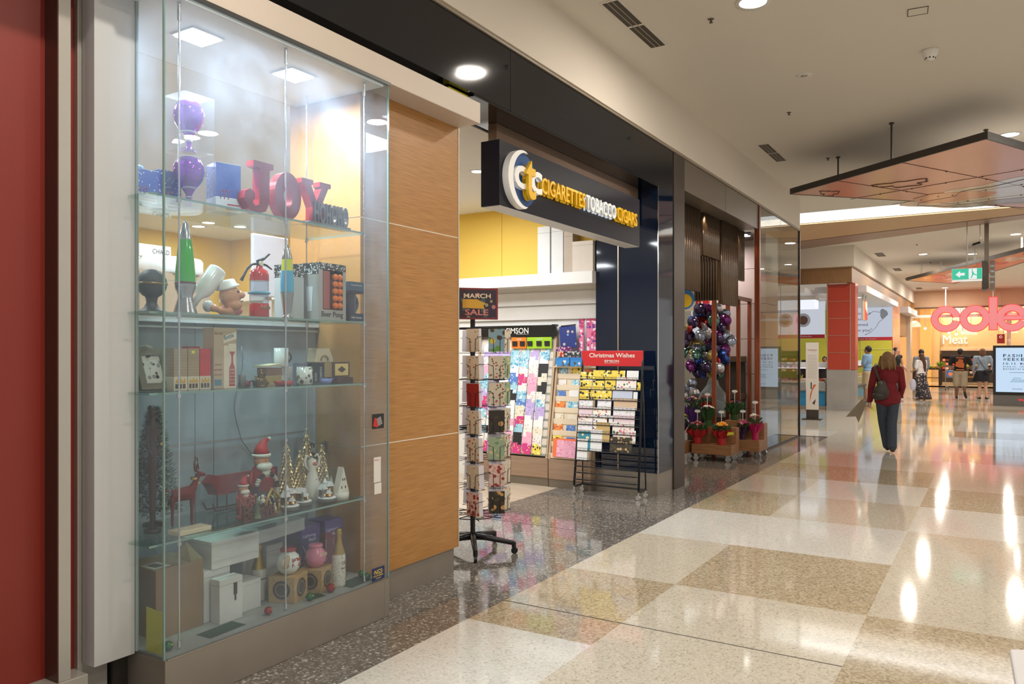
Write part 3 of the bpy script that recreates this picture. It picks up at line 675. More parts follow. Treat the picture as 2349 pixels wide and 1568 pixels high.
dish('red glazed oval ashtray at the front of the third shelf', (-3.245, 2.92, z3), .055, .026, M('red_glaze', (180, 52, 44), rough=.2, coat=.4))
dish('small dark red ashtray beside the grey tin cup', (-3.32, 2.735, z3), .026, .03, M('dark_red_glaze', (130, 30, 34), rough=.2))
dish('small black glossy ashtray behind the bronze bust', (-3.30, 2.795, z3), .032, .032, black)
t = thing('bronze_bust', 'small shiny bronze laughing bust figurine on the third shelf', 'figurine', (-3.245, 2.77, z3))
b = MB(); b.sph((0, 0, .028), (.026, .03, .026)); b.sph((.002, 0, .062), (.02, .021, .024)); b.sph((.0, 0, .084), (.012, .012, .01)); b.sph((.015, .022, .02), (.012, .016, .01)); b.lathe([(0, 0), (.03, 0), (.028, .012), (0, .012)]); o_ = obj('figure', b, M('bronze', (110, 88, 48), rough=.22, metal=.9), t); remesh(o_, .003, 2)
b = MB(); b.sph((.021, -.007, .066), .003); b.sph((.021, .007, .066), .003); b.sph((.022, 0, .059), .004); obj('face_features', b, M('bronze_dark', (60, 44, 24), metal=.8), t)
def carton(label, loc, d, w, h, m_, rz=0, name='carton_box', cat='box', top=None):
    t = thing(name, label, cat, loc, rz)
    b = MB(); b.box(-d/2, -w/2, 0, d/2, w/2, h, 0); obj('carton', b, m_, t, bev=.0012)
    b = MB(); b.box(-d/2-.0003, -w/2-.0003, h*.86, d/2+.0003, w/2+.0003, h*.865); b.box(-.001, -w/2-.0004, h, .001, w/2+.0004, h+.0004); obj('lid_seam', b, M('seam_dark', (90, 84, 76)), t)
    return t
gb = M('gilded_tin', (176, 156, 96), rough=.35, metal=.5, var=.2, scale=40)
carton('pale gold patterned cigar tin on the third shelf', (-3.40, 2.95, z3), .08, .12, .055, gb)
carton('brown cigar box stacked on the pale gold cigar tin', (-3.40, 2.96, z3+.0565), .075, .11, .04, M('cigar_brown', (130, 96, 66)))
b = MB(); b.box(-.06, -.065, 0, .05, .045, .004); b.box(-.045, -.06, .004, .05, .04, .010); b.xf(0, Matrix.Rotation(.1, 4, 'X')); obj('card_pack', b, M('pack_cream', (206, 192, 156)), loc=(-3.40, 2.96, z3+.106), label='loose cream card packs lying on the brown cigar box', cat='card pack')
b = MB(); b.box(-.04, -.045, 0, .04, .045, .055); obj('acrylic_block', b, clearm, loc=(-3.45, 2.93, z3+.125), label='empty clear acrylic box behind the card packs', cat='box')
carton('marble-look white and grey box under the white mug', (-3.43, 3.07, z3), .07, .1, .10, pattern('marble_print', (206, 206, 206), [(206, 206, 206), (170, 172, 176), (220, 220, 220)], 'blots', 30))
def mug(label, loc, r, h, m_, rz=0, pm=None):
    t = thing('mug', label, 'mug', loc, rz)
    b = MB(); b.lathe([(0, 0), (r*.95, 0), (r, .006), (r, h), (r*.92, h), (r*.9, .01), (0, .01)], seg=26); obj('body', b, m_, t)
    b = MB(); b.tube([(0, r*.95+.022*math.sin(a*PI/8), h*.2+h*.6*(a/8)) for a in range(9)], .0055, 0, 8); obj('handle', b, pm or m_, t)
    return t
mug('tall white mug with a dark animal handle, standing on the marble-look box', (-3.42, 3.06, z3+.1015), .040, .105, M('white_glaze', (226, 230, 228), rough=.12, coat=.5), -.3, M('dark_figure', (50, 52, 44), rough=.3))
mug('snowy landscape mug with a rider on it, front of third shelf', (-3.33, 3.15, z3), .046, .10, pattern('winter_print', (196, 194, 186), [(120, 112, 90), (200, 200, 196), (210, 208, 200), (90, 84, 70)], 'blots', 45, .2, .4), .6)
dish('small blue and cream ashtray on the third shelf near the cigar box', (-3.27, 3.26, z3), .038, .03, M('blue_glaze', (120, 130, 190), rough=.2, coat=.5))
b = MB(); b.box(-.03, -.03, 0, .03, .03, .12); obj('cigar_pack', b, M('grey_violet_pack', (130, 130, 150)), loc=(-3.45, 3.23, z3), label='narrow grey-violet packet behind the snowy mug', cat='packet')
t = thing('cigar_pack', 'black packet with vertical white writing under the cream roller', 'packet', (-3.42, 3.315, z3))
b = MB(); b.box(-.05, -.05, 0, .03, .05, .12); obj('carton', b, M('matt_black_card', (32, 30, 32)), t)
b = MB(); b.text('GOOD', (.0305, -.012, .012), UZ, (0, -1, 0), .016, .0005, w=.05); b.text('RUBBERS', (.0305, .028, .012), UZ, (0, -1, 0), .016, .0005, w=.085); obj('lettering', b, white, t)
t = thing('cream_roller', 'cream plastic cigarette roller with arched opening, atop the black packet', 'roller', (-3.41, 3.36, z3+.1215))
b = MB(); P = [(-.075, 0), (.075, 0), (.07, .03), (.045, .085), (-.06, .085)]; b.prism(P, (-.05, 0, 0), UY, UZ, (.075, 0, 0)); obj('housing', b, M('cream_plastic', (224, 210, 176), rough=.3, coat=.3), t, bev=.006)
b = MB(); b.tube([(.027, .028*math.cos(a*PI/10), .012+.028*math.sin(a*PI/10)) for a in range(11)], .006, 0, 8); obj('arch', b, M('shade_cream', (170, 152, 120)), t)
t = thing('cigar_box', 'open brown cigar box with a yellow label, tilted up on the third shelf', 'cigar box', (-3.30, 3.415, z3))
b = MB(); b.box(-.08, -.065, 0, .03, .065, .035); b.box(-.012, -.068, .037, .0, .068, .125); obj('box', b, M('cigar_dark', (74, 44, 32), rough=.35), t)
b = MB(); b.box(.0, -.055, .045, .0012, .055, .115); obj('label', b, M('label_yellow', (222, 196, 120)), t)
b = MB(); b.prism([(-.035+.0, .08), (0, .1), (.035, .08), (0, .062)], (.0013, 0, 0), UY, UZ, (.0008, 0, 0)); b.box(.0013, -.03, .0775, .0025, .03, .083); obj('emblem', b, M('cigar_dark'), t)
# ---- shelf four
z4 = .744
dred = M('dark_red_felt', (112, 26, 30), rough=.8, var=.1)
t = thing('reindeer_ornament', 'dark red reindeer ornament with curled wire antlers, left on the fourth shelf', 'ornament', (-3.42, 2.46, z4), -.5)
b = MB(); b.tube([(0, -.07, .15), (0, 0, .16), (0, .03, .17)], [.032, .036, .03]); b.tube([(0, .02, .175), (.0, .04, .22), (.0, .05, .25)], [.022, .014, .012]); b.tube([(0, .045, .255), (.0, .085, .245)], [.016, .007]); b.sph((0, -.1, .175), (.01, .016, .02))
for sx in (-.018, .018):
    for sy in (-.07, .02): b.tube([(sx, sy, .15), (sx, sy, .08), (sx, sy, .0)], [.013, .007, .006])
for sx in (-1, 1): b.tube([(sx*.01, .04, .265), (sx*.035, .03, .30)], [.009, .002])
o_ = obj('body', b, dred, t); remesh(o_, .004, 2)
for sx in (-1, 1):
    b = MB(); b.tube([(0, .045, .265), (sx*.02, .04, .30), (sx*.05, .035, .305)], .0018, 0, 5)
    for c0, r0 in (((sx*.055, .30), .018), ((sx*.035, .325), .016), ((sx*.08, .29), .012)):
        b.tube([(c0[0]+r0*(1-a/20)*math.cos(a*.55), .04, c0[1]+r0*(1-a/20)*math.sin(a*.55)) for a in range(16)], .0016, 0, 5)
    obj('antler', b, M('wire_bronze', (110, 60, 50), metal=.6, rough=.4), t)
b = MB(); b.lathe([(.016, 0), (.019, .006), (.016, .012)], (0, .03, .225), seg=16); b.sph((.0, .05, .205), .008); obj('collar', b, M('collar_gold', (196, 166, 90), metal=.8, rough=.3), t)
# tree with snowed needles (shelf four, behind the left pane)
t = thing('christmas_tree', 'small snow-dusted artificial fir tree at the left end of the fourth shelf', 'christmas tree', (-3.56, 2.37, z4))
b = MB(); rt = random.Random(5)
for i in range(5200):
    u_ = rt.random(); z = .06+.53*u_; R = .115*(1-u_)**.8+.012; a = rt.random()*2*PI; r1 = R*math.sqrt(rt.random())
    c0 = Vector((r1*math.cos(a), r1*math.sin(a), z)); d_ = Vector((math.cos(a), math.sin(a), rt.uniform(-.5, .9))).normalized()*rt.uniform(.016, .032); w_ = d_.cross(Vector((rt.random()-.5, rt.random()-.5, 1))).normalized()*.0048
    b.add([c0-w_, c0+w_, c0+d_], [(0, 1, 2)], 1 if rt.random() < .3 else 0)
obj('needles', b, [M('fir_green', (52, 78, 58), rough=.7), M('fir_snow', (176, 186, 182), rough=.8)], t)
b = MB(); b.tube([(0, 0, 0), (0, 0, .56)], [.008, .003]); obj('trunk', b, M('trunk_brown', (84, 62, 44)), t)
b = MB(); b.lathe([(0, 0), (.055, 0), (.052, .012), (.02, .02), (0, .02)]); obj('foot', b, black, t)
t = thing('carved_statue', 'tall thin dark carved standing figure in front of the snowy fir tree', 'statue', (-3.43, 2.275, z4))
dk = M('dark_carving', (60, 34, 32), rough=.45, var=.2)
b = MB(); b.sph((0, 0, .575), (.018, .018, .026)); b.tube([(0, 0, .55), (0, 0, .50), (0, 0, .42), (0, 0, .32), (0, 0, .12), (0, 0, .01)], [.009, .024, .018, .022, .014, .012]); b.sph((-.01, 0, .595), (.014, .014, .014))
b.tube([(0, .024, .51), (.012, .034, .43), (.022, .02, .37)], .007); b.tube([(0, -.024, .51), (.012, -.034, .43), (.022, -.02, .37)], .007); o_ = obj('figure', b, dk, t); remesh(o_, .004, 2)
b = MB(); b.lathe([(0, 0), (.04, 0), (.038, .014), (0, .014)]); obj('foot', b, black, t)
b = MB(); b.sph((.016, -.007, .578), .003); b.sph((.016, .007, .578), .003); b.sph((.024, .03, .42), .008); obj('gilt_detail', b, M('collar_gold'), t)
b = MB(); b.box(-.04, -.09, 0, .045, .09, .022); obj('plinth_block', b, M('cream_plastic'), loc=(-3.28, 2.37, z4), label='flat cream display block at the front left of the fourth shelf', cat='display block', bev=.002)
# tall bearded Santa figure, shelf sitter with striped legs
def santa(label, loc, H, rz=0):
    t = thing('santa_ornament', label, 'ornament', loc, rz)
    b = MB(); b.lathe([(0, 0), (H*.20, 0), (H*.21, H*.1), (H*.20, H*.35), (H*.15, H*.56), (H*.1, H*.6), (0, H*.62)], seg=22, sx=.7); obj('coat', b, M('santa_red', (150, 24, 30), rough=.6), t)
    b = MB(); b.sph((0, 0, H*.66), (H*.11, H*.13, H*.12)); b.sph((H*.11, 0, H*.67), H*.025); obj('head', b, skin0, t)
    b = MB(); b.sph((H*.07, 0, H*.57), (H*.09, H*.14, H*.08)); b.sph((H*.09, H*.01, H*.47), (H*.05, H*.09, H*.09)); b.lathe([(H*.13, 0), (H*.145, H*.02), (H*.145, H*.035), (H*.13, H*.05)], (0, 0, H*.72), seg=20); b.sph((-.0, H*.15, H*.985), H*.03); obj('beard_and_trim', b, M('wool_white', (222, 218, 208), rough=.9, bump=.3), t)
    b = MB(); b.tube([(0, 0, H*.755), (0, H*.0, H*.86), (0, H*.05, H*.95), (0, H*.14, H*.985)], [H*.13, H*.09, H*.05, H*.02], 0, 14); obj('hat', b, M('hat_red', (190, 36, 40), rough=.6), t)
    b = MB(); b.tube([(0, H*.2, H*.5), (.01, H*.24, H*.35), (.03, H*.2, H*.24)], H*.035); b.tube([(0, -H*.2, H*.5), (.01, -H*.24, H*.35), (.03, -H*.2, H*.24)], H*.035); obj('arms', b, M('santa_red'), t)
    return t
santa('tall red Santa ornament with pointed hat and long white beard on the fourth shelf', (-3.56, 3.04, z4), .37)
santa('small red bearded Santa sitting behind the carved word ornament', (-3.42, 2.80, z4), .20)
t = thing('sleigh_ornament', 'long dark red sleigh-shaped tray behind the ornaments on the fourth shelf', 'ornament', (-3.60, 2.95, z4))
b = MB(); b.box(-.04, -.21, .09, .05, .20, .10); b.box(.04, -.21, .10, .05, .20, .20); b.prism([(-.21, .1), (-.25, .16), (-.21, .2)], (-.04, 0, 0), UY, UZ, (.09, 0, 0)); obj('tray', b, M('deep_red_lacquer', (128, 20, 30), rough=.25, coat=.4), t, bev=.003)
for x in (-.035, .045):
    b = MB(); b.tube([(x, -.24, .05), (x, -.22, .01), (x, -.1, .006), (x, .16, .006), (x, .2, .03)], .005); 
    for y in (-.15, .12): b.tube([(x, y, .006), (x, y, .09)], .004)
    obj('runner', b, dk, t)
t = thing('striped_wreath', 'black and cream banded ring ornament behind the small ornaments', 'ornament', (-3.45, 2.985, z4))
ringp = [(0, .075*math.cos(a*PI/20), .10+.085*math.sin(a*PI/20)) for a in range(-3, 24)]
b = MB()
for i in range(0, 26): b.tube(ringp[i:i+2], .012, (i//3) % 2, 10)
obj('ring', b, [M('bone_white', (204, 198, 180), rough=.3), black], t)
b = MB(); b.box(-.03, -.07, 0, .03, .07, .012); obj('base', b, black, t)
t = thing('striped_pot', 'round black and white zebra-striped pot behind the gold nativity scene', 'pot', (-3.40, 2.93, z4))
b = MB(); b.lathe([(0, 0), (.04, 0), (.06, .03), (.062, .06), (.04, .09), (.02, .1), (0, .1)]); zeb = M('zebra_black', (24, 24, 26), rough=.15, coat=.5); obj('pot', b, zeb, t)
b = MB()
for i in range(7):
    a0 = -1.2+i*.45; b.tube([((.062 if 1 < k < 5 else .052)*math.cos(a0+.12*math.sin(k)), (.062 if 1 < k < 5 else .052)*math.sin(a0+.12*math.sin(k)), .02+.012*k) for k in range(6)], .004, 0, 5)
obj('stripes', b, M('zebra_white', (228, 226, 220), rough=.2), t)
b = MB(); b.box(.045, .02, .07, .062, .036, .082); obj('price_tag', b, M('tag_yellow'), t)
# nativity arch
gold = M('antique_gold', (172, 138, 70), rough=.35, metal=.6, var=.2, scale=30)
t = thing('nativity_scene', 'small gilded nativity arch with kneeling figures on the fourth shelf', 'ornament', (-3.30, 2.90, z4), .1)
b = MB(); b.tube([(0, -.06, 0), (0, -.055, .07), (0, -.015, .13), (0, .04, .08), (0, .05, 0)], [.008, .01, .009, .01, .008]); b.box(-.03, -.07, 0, .03, .07, .01); obj('arch', b, gold, t)
for i, (y, h) in enumerate(((-.035, .06), (-.005, .05), (.03, .065))):
    b = MB(); b.lathe([(0, .01), (.014, .01), (.012, h*.5), (.006, h*.8), (0, h*.82)], (.012, y, 0), seg=12); b.sph((.012, y, h*.92), h*.14); obj('figure', b, [gold, skin0][i % 2:i % 2+1] if i != 1 else M('bone_white'), t)
for nm, lab, y, x, w, h, txt, mt_ in (('word_ornament', 'carved brown word ornament with a small fir and snowman, front of the fourth shelf', 2.655, -3.25, .20, .07, 'Believe', M('carved_brown', (96, 50, 42), rough=.6, var=.2)),
                              ('word_ornament', 'red outlined four-letter word ornament behind the carved brown word', 2.70, -3.335, .11, .05, 'NOEL', M('candy_striped_red', (170, 90, 84), rough=.4))):
    t = thing(nm, lab, 'word ornament', (x, y, z4))
    b = MB(); b.box(-.02, -.005, 0, .02, w+.005, .008); obj('base', b, mt_, t)
    b = MB(); zz = .008 if txt == 'Believe' else .055; b.text(txt, (-.01, 0, zz), UY, UZ, h, .022, w=w, bold=.02)
    if txt == 'NOEL':
        for yy_ in (.01, .055, .1): b.box(-.004, yy_-.003, .006, .004, yy_+.003, .06)
    obj('lettering', b, mt_, t)
    if txt == 'Believe':
        b = MB(); b.lathe([(.02, .0), (.012, .04), (.018, .04), (.008, .075), (.012, .075), (0, .11)], (.02, .075, .008), seg=10); obj('little_fir', b, M('frosted_fir', (120, 140, 110), rough=.6, var=.3, scale=60), t)
        b = MB(); b.sph((.015, .115, .09), .014); b.sph((.015, .115, .112), .010); obj('snowman', b, M('bone_white'), t)
# gold scaled trees
scale_g = M('champagne_foil', (210, 190, 150), rough=.32, metal=.8, var=.15, scale=40)
def gold_tree(label, loc, H, R):
    t = thing('foil_tree', label, 'ornament', loc)
    b = MB(); n = 15
    for i in range(n):
        z = H*.06+H*.86*i/n; r = R*(1-i/n)+.006; k = max(5, int(2*PI*r/.017))
        for j in range(k):
            a = 2*PI*(j+.5*(i % 2))/k; m_ = b.mark()
            b.add([(0, -.009, 0), (0, .009, 0), (.012, 0, -.004), (0, 0, .017)], [(0, 2, 3), (2, 1, 3), (0, 1, 2), (0, 3, 1)], 0)
            b.xf(m_, Matrix.Translation((r*math.cos(a), r*math.sin(a), z)) @ Matrix.Rotation(a, 4, 'Z'))
    b.lathe([(R*.92, H*.05), (.003, H*.95)], seg=16); obj('foil_scales', b, scale_g, t)
    b = MB(); b.sph((0, 0, H*.97), .008); obj('finial', b, M('bone_white'), t)
    b = MB(); b.cyl((0, 0, 0), R*.4, H*.05); obj('foot', b, scale_g, t)
gold_tree('gold foil scaled tree ornament, tall slim one left of the white angel jug', (-3.50, 3.17, z4), .36, .048)
gold_tree('gold foil scaled tree ornament, wide one behind the snow villages', (-3.46, 3.235, z4), .29, .06)
gold_tree('gold foil scaled tree ornament, tallest, behind the white angel jug', (-3.60, 3.42, z4), .40, .055)
gold_tree('gold foil scaled tree ornament right of the white angel jug', (-3.50, 3.45, z4), .30, .045)
t = thing('angel_ornament', 'white porcelain angel shaped like a jug with curved wings on the fourth shelf', 'ornament', (-3.40, 3.275, z4))
porc = M('porcelain', (226, 224, 214), rough=.15, coat=.5)
b = MB(); b.lathe([(0, 0), (.045, 0), (.055, .03), (.05, .08), (.03, .15), (.022, .185), (.03, .2), (.024, .235), (0, .245)], seg=26); obj('body', b, porc, t)
for s_ in (-1, 1):
    b = MB(); b.tube([(0, s_*.02, .17), (0, s_*.05, .2), (0, s_*.058, .235), (0, s_*.04, .262), (0, s_*.02, .25)], [.006, .008, .008, .007, .005]); obj('wing', b, porc, t)
b = MB(); b.sph((.02, 0, .21), (.014, .018, .014)); obj('face', b, M('rosy_face', (190, 96, 80), rough=.3), t)
b = MB()
for a, z in ((.3, .05), (-.4, .09), (0, .12), (.8, .08), (-.9, .05)): b.sph((.048*math.cos(a)*(1-z*2), .048*math.sin(a)*(1-z*2), z), .004)
obj('star_holes', b, M('hole_dark', (70, 60, 54)), t)
snow = M('fake_snow', (226, 228, 230), rough=.6)
def village(label, loc, rz, tall):
    t = thing('snow_village', label, 'ornament', loc, rz)
    b = MB(); b.lathe([(0, 0), (.052, 0), (.056, .01), (.05, .022), (0, .024)], seg=24); obj('base', b, M('village_base', (84, 80, 70), rough=.5, metal=.3, var=.3, scale=50), t)
    b = MB(); b.lathe([(0, .023), (.050, .022), (.054, .026), (.048, .032), (0, .03)], seg=14); obj('snow', b, snow, t)
    for i, (x, y, w, h) in enumerate(((-.012, -.018, .034, .045), (-.005, .022, .03, .06 if tall else .04), (.02, .0, .022, .022))):
        b = MB(); b.box(x-w/2, y-w/2, .03, x+w/2, y+w/2, .03+h); obj('house', b, M('house_brown', (112, 84, 56), rough=.5, metal=.2, var=.3, scale=50), t)
        b = MB(); b.prism([(-w*.7, 0), (w*.7, 0), (0, w*.9)], (x-w*.6, y, .03+h), UY, UZ, (w*1.2, 0, 0)); obj('roof', b, snow, t)
        b = MB(); b.box(x+w/2, y-.004, .036, x+w/2+.001, y+.004, .05); b.box(x+w/2, y-.012, .03+h*.6, x+w/2+.001, y-.006, .03+h*.8); obj('lit_window', b, M('warm_window', (255, 200, 110), emit=1.2), t)
    b = MB(); b.lathe([(.014, 0), (.004, .03), (.01, .03), (0, .06)], (.01, -.035, .03), seg=9); obj('tiny_fir', b, M('silver_fir', (150, 160, 150), metal=.6, rough=.3), t)
    if tall:
        b = MB(); b.cyl((-.02, .0, .03), .009, .08, seg=12); b.lathe([(.014, .11), (0, .14)], (-.02, 0, 0), seg=12); obj('tower', b, snow, t)
village('miniature snowy village on a round base, left one of the three', (-3.27, 2.985, z4), 0, True)
village('miniature snowy village on a round base, middle one with a yellow price tag', (-3.31, 3.115, z4), .5, False)
village('miniature snowy village on a round base, right one beside the white house', (-3.27, 3.265, z4), -.2, True)
t = thing('white_house_ornament', 'white ceramic steep-roofed house ornament at the right end of the fourth shelf', 'ornament', (-3.27, 3.375, z4))
b = MB(); b.lathe([(0, 0), (.05, 0), (.05, .045), (0, .045)], seg=26); obj('base', b, porc, t)
b = MB(); b.prism([(-.045, .045), (.045, .045), (.03, .09), (0, .19), (-.03, .09)], (-.02, 0, 0), UY, UZ, (.045, 0, 0)); obj('house', b, porc, t, bev=.001)
b = MB()
for y, z in ((-.012, .11), (.004, .11), (-.02, .065), (.01, .065)): b.box(.0252, y, z, .026, y+.009, z+.014)
obj('window_holes', b, M('hole_dark'), t)
t = thing('snow_globe', 'clear glass dome ornament holding a white tree behind the white house', 'snow globe', (-3.36, 3.39, z4))
b = MB(); b.lathe([(0, 0), (.042, 0), (.042, .04), (0, .04)], seg=24); obj('base', b, porc, t)
b = MB(); b.lathe([(.04, .04), (.046, .09), (.04, .14), (.02, .165), (0, .17)], seg=24); obj('dome', b, sg, t)
b = MB(); b.lathe([(.025, .04), (.0, .13)], seg=14); obj('inner_tree', b, snow, t)
t = thing('reindeer_cutout', 'dark flat reindeer head cut-out with scrolled antlers, right back of the fourth shelf', 'ornament', (-3.60, 3.52, z4))
dm = M('dark_cutout', (66, 50, 46), rough=.5)
b = MB(); b.tube([(0, 0, 0), (0, .0, .1), (0, -.02, .17), (0, -.07, .16)], [.016, .02, .024, .012])
for s_ in (-1, 1):
    b.tube([(0, s_*.01, .18), (0, s_*.03, .22), (0, s_*.07, .25), (0, s_*.06, .30), (0, s_*.035, .29), (0, s_*.04, .27)], [.011, .011, .010, .009, .007, .004])
    b.tube([(0, s_*.05, .24), (0, s_*.085, .23)], [.008, .003]); b.tube([(0, s_*.065, .28), (0, s_*.09, .29)], [.007, .003])
obj('head_cutout', b, dm, t)
b = MB(); b.box(-.03, -.05, 0, .03, .04, .01); obj('base', b, dm, t)

# ---- floor of the showcase
z5 = .2385
t = thing('shipping_carton', 'brown shipping carton with an open flap and photo label, bottom left of showcase', 'carton', (-3.50, 2.39, z5))
bc = M('brown_carton', (150, 124, 94), rough=.75, var=.05)
b = MB(); b.box(-.15, -.13, 0, .12, .13, .33); obj('carton', b, bc, t)
b = MB(); b.quad((.12, .06, .331), (.12, .131, .331), (-.02, .131, .40), (-.02, .06, .331)); obj('flap', b, bc, t)
b = MB(); b.box(-.02, -.12, .3302, .09, -.03, .331, 0); b.box(.0, -.10, .331, .07, -.05, .3315, 1); obj('photo_label', b, [paperw, M('photo_grey', (120, 110, 100))], t)
wc = M('white_carton', (214, 214, 212), rough=.6, var=.03)
carton('white carton low behind the brown shipping carton', (-3.49, 2.61, z5), .2, .16, .26, wc)
carton('small white carton with a knife-shaped print, beside the brown carton', (-3.34, 2.63, z5), .07, .14, .22, wc)
carton('white upright carton under the wide grey-white box', (-3.42, 2.80, z5), .12, .13, .155, wc)
b = MB(); b.box(-.003, -.01, .03, .003, .01, .09); b.box(-.003, -.004, .0, .003, .004, .03); obj('knife_print', b, M('print_brown'), loc=(-3.3045, 2.655, z5+.10), label='small brown brush picture printed on the small white carton', cat='picture')
carton('wide pale box resting across the white cartons at the bottom of the showcase', (-3.50, 2.72, z5+.2605), .24, .30, .14, wc, .0)
t = thing('flat_box', 'long flat grey box lying just under the fourth glass shelf', 'box', (-3.52, 3.0, z5+.33), .0)
b = MB(); b.box(-.14, -.24, 0, .12, .22, .07); b.xf(0, Matrix.Rotation(.05, 4, 'X')); obj('carton', b, M('grey_carton', (168, 172, 174), rough=.45), t, bev=.002)
carton('white carton standing behind the gold-topped bottle', (-3.62, 2.98, z5), .1, .12, .32, wc)
carton('low pale carton behind the white fishbowl jar', (-3.60, 3.12, z5), .12, .12, .26, wc)
def bottle(label, loc, H, R, bodym):
    t = thing('sparkling_wine_bottle', label, 'bottle', loc)
    b = MB(); b.lathe([(0, 0), (R*.95, 0), (R, .01), (R, H*.5), (R*.93, H*.56)], seg=24); obj('bottle_body', b, bodym, t)
    b = MB(); b.lathe([(R*.93, H*.56), (R*.6, H*.70), (R*.40, H*.82), (R*.42, H*.88), (R*.46, H*.90), (R*.46, H*.94), (R*.40, H*.97), (R*.4, H), (0, H)], seg=20); obj('gold_foil', b, M('gold_foil', (176, 146, 60), rough=.3, metal=.85, var=.1, scale=50), t)
    return t
specw = pattern('speckled_white_glass', (226, 222, 212), [(190, 160, 90), (226, 222, 212), (226, 222, 212), (90, 80, 60)], 'dots', 120, .2, .3)
t = bottle('white bottle with gold foil neck behind the white fishbowl jar', (-3.46, 2.935, z5), .31, .042, M('bottle_cream', (204, 202, 192), rough=.2))
b = MB(); b.box(.0405, -.02, .12, .0425, .02, .125); obj('label', b, M('print_brown'), t)
t = bottle('white bottle with gold foil neck and gold script beside the pink jar, bottom right', (-3.27, 3.36, z5), .335, .040, specw)
b = MB(); b.text('Oh', (.0405, -.016, .13), UY, UZ, .018, .0008, w=.03); b.text('what fun', (.0405, -.022, .105), UY, UZ, .012, .0008, w=.044); obj('lettering', b, M('dull_gold'), t)
wb = wood('crate_wood', (166, 134, 88), (196, 166, 116), 'Y', 8, 12, .6)
for lab, y, w in (('wooden cube box with round dark print, carrying the white fishbowl jar', 3.03, .155), ('wooden cube box with round dark print, carrying the pink jar', 3.235, .145)):
    t = thing('crate_box', lab, 'box', (-3.33, y, z5), .35)
    b = MB(); b.box(-w/2, -w/2, 0, w/2, w/2, w*.92); obj('crate', b, wb, t, bev=.002)
    b = MB()
    for mt2 in (Matrix.Translation((w/2+.0006, 0, w*.46)) @ Matrix.Rotation(PI/2, 4, 'Y'), Matrix.Translation((0, -w/2-.0006, w*.46)) @ Matrix.Rotation(PI/2, 4, 'X')):
        m_ = b.mark(); b.lathe([(0, 0), (w*.33, 0), (w*.33, .0008), (0, .0008)], seg=26, sm=False); b.xf(m_, mt2)
        m_ = b.mark(); b.lathe([(w*.2, .0008), (w*.235, .0008), (w*.235, .0014), (w*.2, .0014)], seg=26, m=1, sm=False); b.xf(m_, mt2)
    obj('round_print', b, [M('print_charcoal', (58, 52, 48)), M('print_tan', (150, 130, 100))], t)
def jar(label, loc, R, m_, lidm, txt, tcol):
    t = thing('money_jar', label, 'jar', loc, .0)
    b = MB(); b.lathe([(0, 0), (R*.6, 0), (R*.95, R*.5), (R, R), (R*.85, R*1.5), (R*.58, R*1.75), (R*.56, R*1.85), (R*.68, R*1.9)], seg=32); obj('body', b, m_, t)
    b = MB(); b.lathe([(R*.66, R*1.88), (R*.68, R*1.9), (R*.67, R*2.05), (R*.6, R*2.12), (0, R*2.12)], seg=28); obj('lid', b, lidm, t)
    b = MB(); b.text(txt[0], (R*.93, -R*.4, R*1.08), UY, UZ, R*.3, .0018, w=R*.95, bold=.02)
    if len(txt) > 1: b.text(txt[1], (R*.93, -R*.4, R*.68), UY, UZ, R*.3, .0018, w=R*.95, bold=.02)
    obj('lettering', b, tcol, t)
jar('white fishbowl-shaped money jar with red lid and chequered red print', (-3.33, 3.03, z5+.145), .066, M('jar_white', (222, 228, 226), rough=.12, coat=.5), M('lid_red', (150, 40, 44), rough=.25), ('RACING', 'FUND'), M('print_red'))
jar('pink fishbowl-shaped money jar with pink lid', (-3.33, 3.235, z5+.135), .061, M('jar_pink', (214, 120, 150), rough=.25, coat=.4), M('jar_pink'), ('BABY FUND',), M('print_cream'))
b = MB(); b.lathe([(0, -.002), (.036, -.002), (.036, 0), (0, 0)], seg=20, sy=1.5); b.xf(0, Matrix.Rotation(PI/2, 4, 'Y')); b.xf(0, Matrix.Rotation(.3, 4, 'Z')); obj('swing_tag', b, kraft, loc=(-3.27, 2.965, z5+.225), label='oval kraft swing tag hanging left of the white fishbowl jar', cat='tag')
for lab, y, x, c1, c2 in (('blue lightning ball box, left of the pair at the bottom right', 3.215, -3.425, (44, 44, 108), 0), ('red and violet lightning ball box, right of the pair', 3.405, -3.425, (112, 42, 62), 1)):
    t = thing('lightning_ball_box', lab, 'box', (x, y, z5), 0)
    b = MB(); b.box(-.14, -.0, 0, 0, .145, .35, 0); b.box(-.1405, -.0005, .28, .0005, .1455, .3505, 1); obj('carton', b, [M('lb_%d' % c2, c1, rough=.35, var=.3, scale=12), M('lb_top', (70, 50, 130), rough=.3, var=.3, scale=12)], t)
    b = MB(); b.text('Lightning', (.001, .012, .285), UY, UZ, .017, .0006, w=.1); b.text('Ball', (.001, .06, .258), UY, UZ, .017, .0006, w=.05)
    obj('lettering', b, M('print_lilac', (206, 200, 226)), t)
    b = MB(); rl = random.Random(c2+2)
    for k in range(3):
        p = [(.001, .01+.06*k, .24)]
        for q in range(9): p.append((.001, min(.142, max(.003, p[-1][1]+rl.uniform(-.012, .014))), p[-1][2]-.024))
        b.tube(p, .0012, 0, 4)
    for k in range(12):
        a = k*PI/6; b.tube([(.001, .09, .14), (.001, .09+.03*math.cos(a), .14+.035*math.sin(a))], .0008, 0, 4)
    obj('lightning_print', b, M('print_lilac'), t)
b = MB(); b.prism([(0, 0), (.13, 0), (.13, .19), (0, .20)], (0, 0, 0), UX, UZ, (0, .002, 0)); b.xf(0, Matrix.Rotation(.0, 4, 'Z')); obj('yellow_card', b, M('card_yellow', (206, 200, 48), rough=.5), loc=(-3.31, 2.165, z5), label='plain yellow card propped inside the left end of the showcase', cat='card')
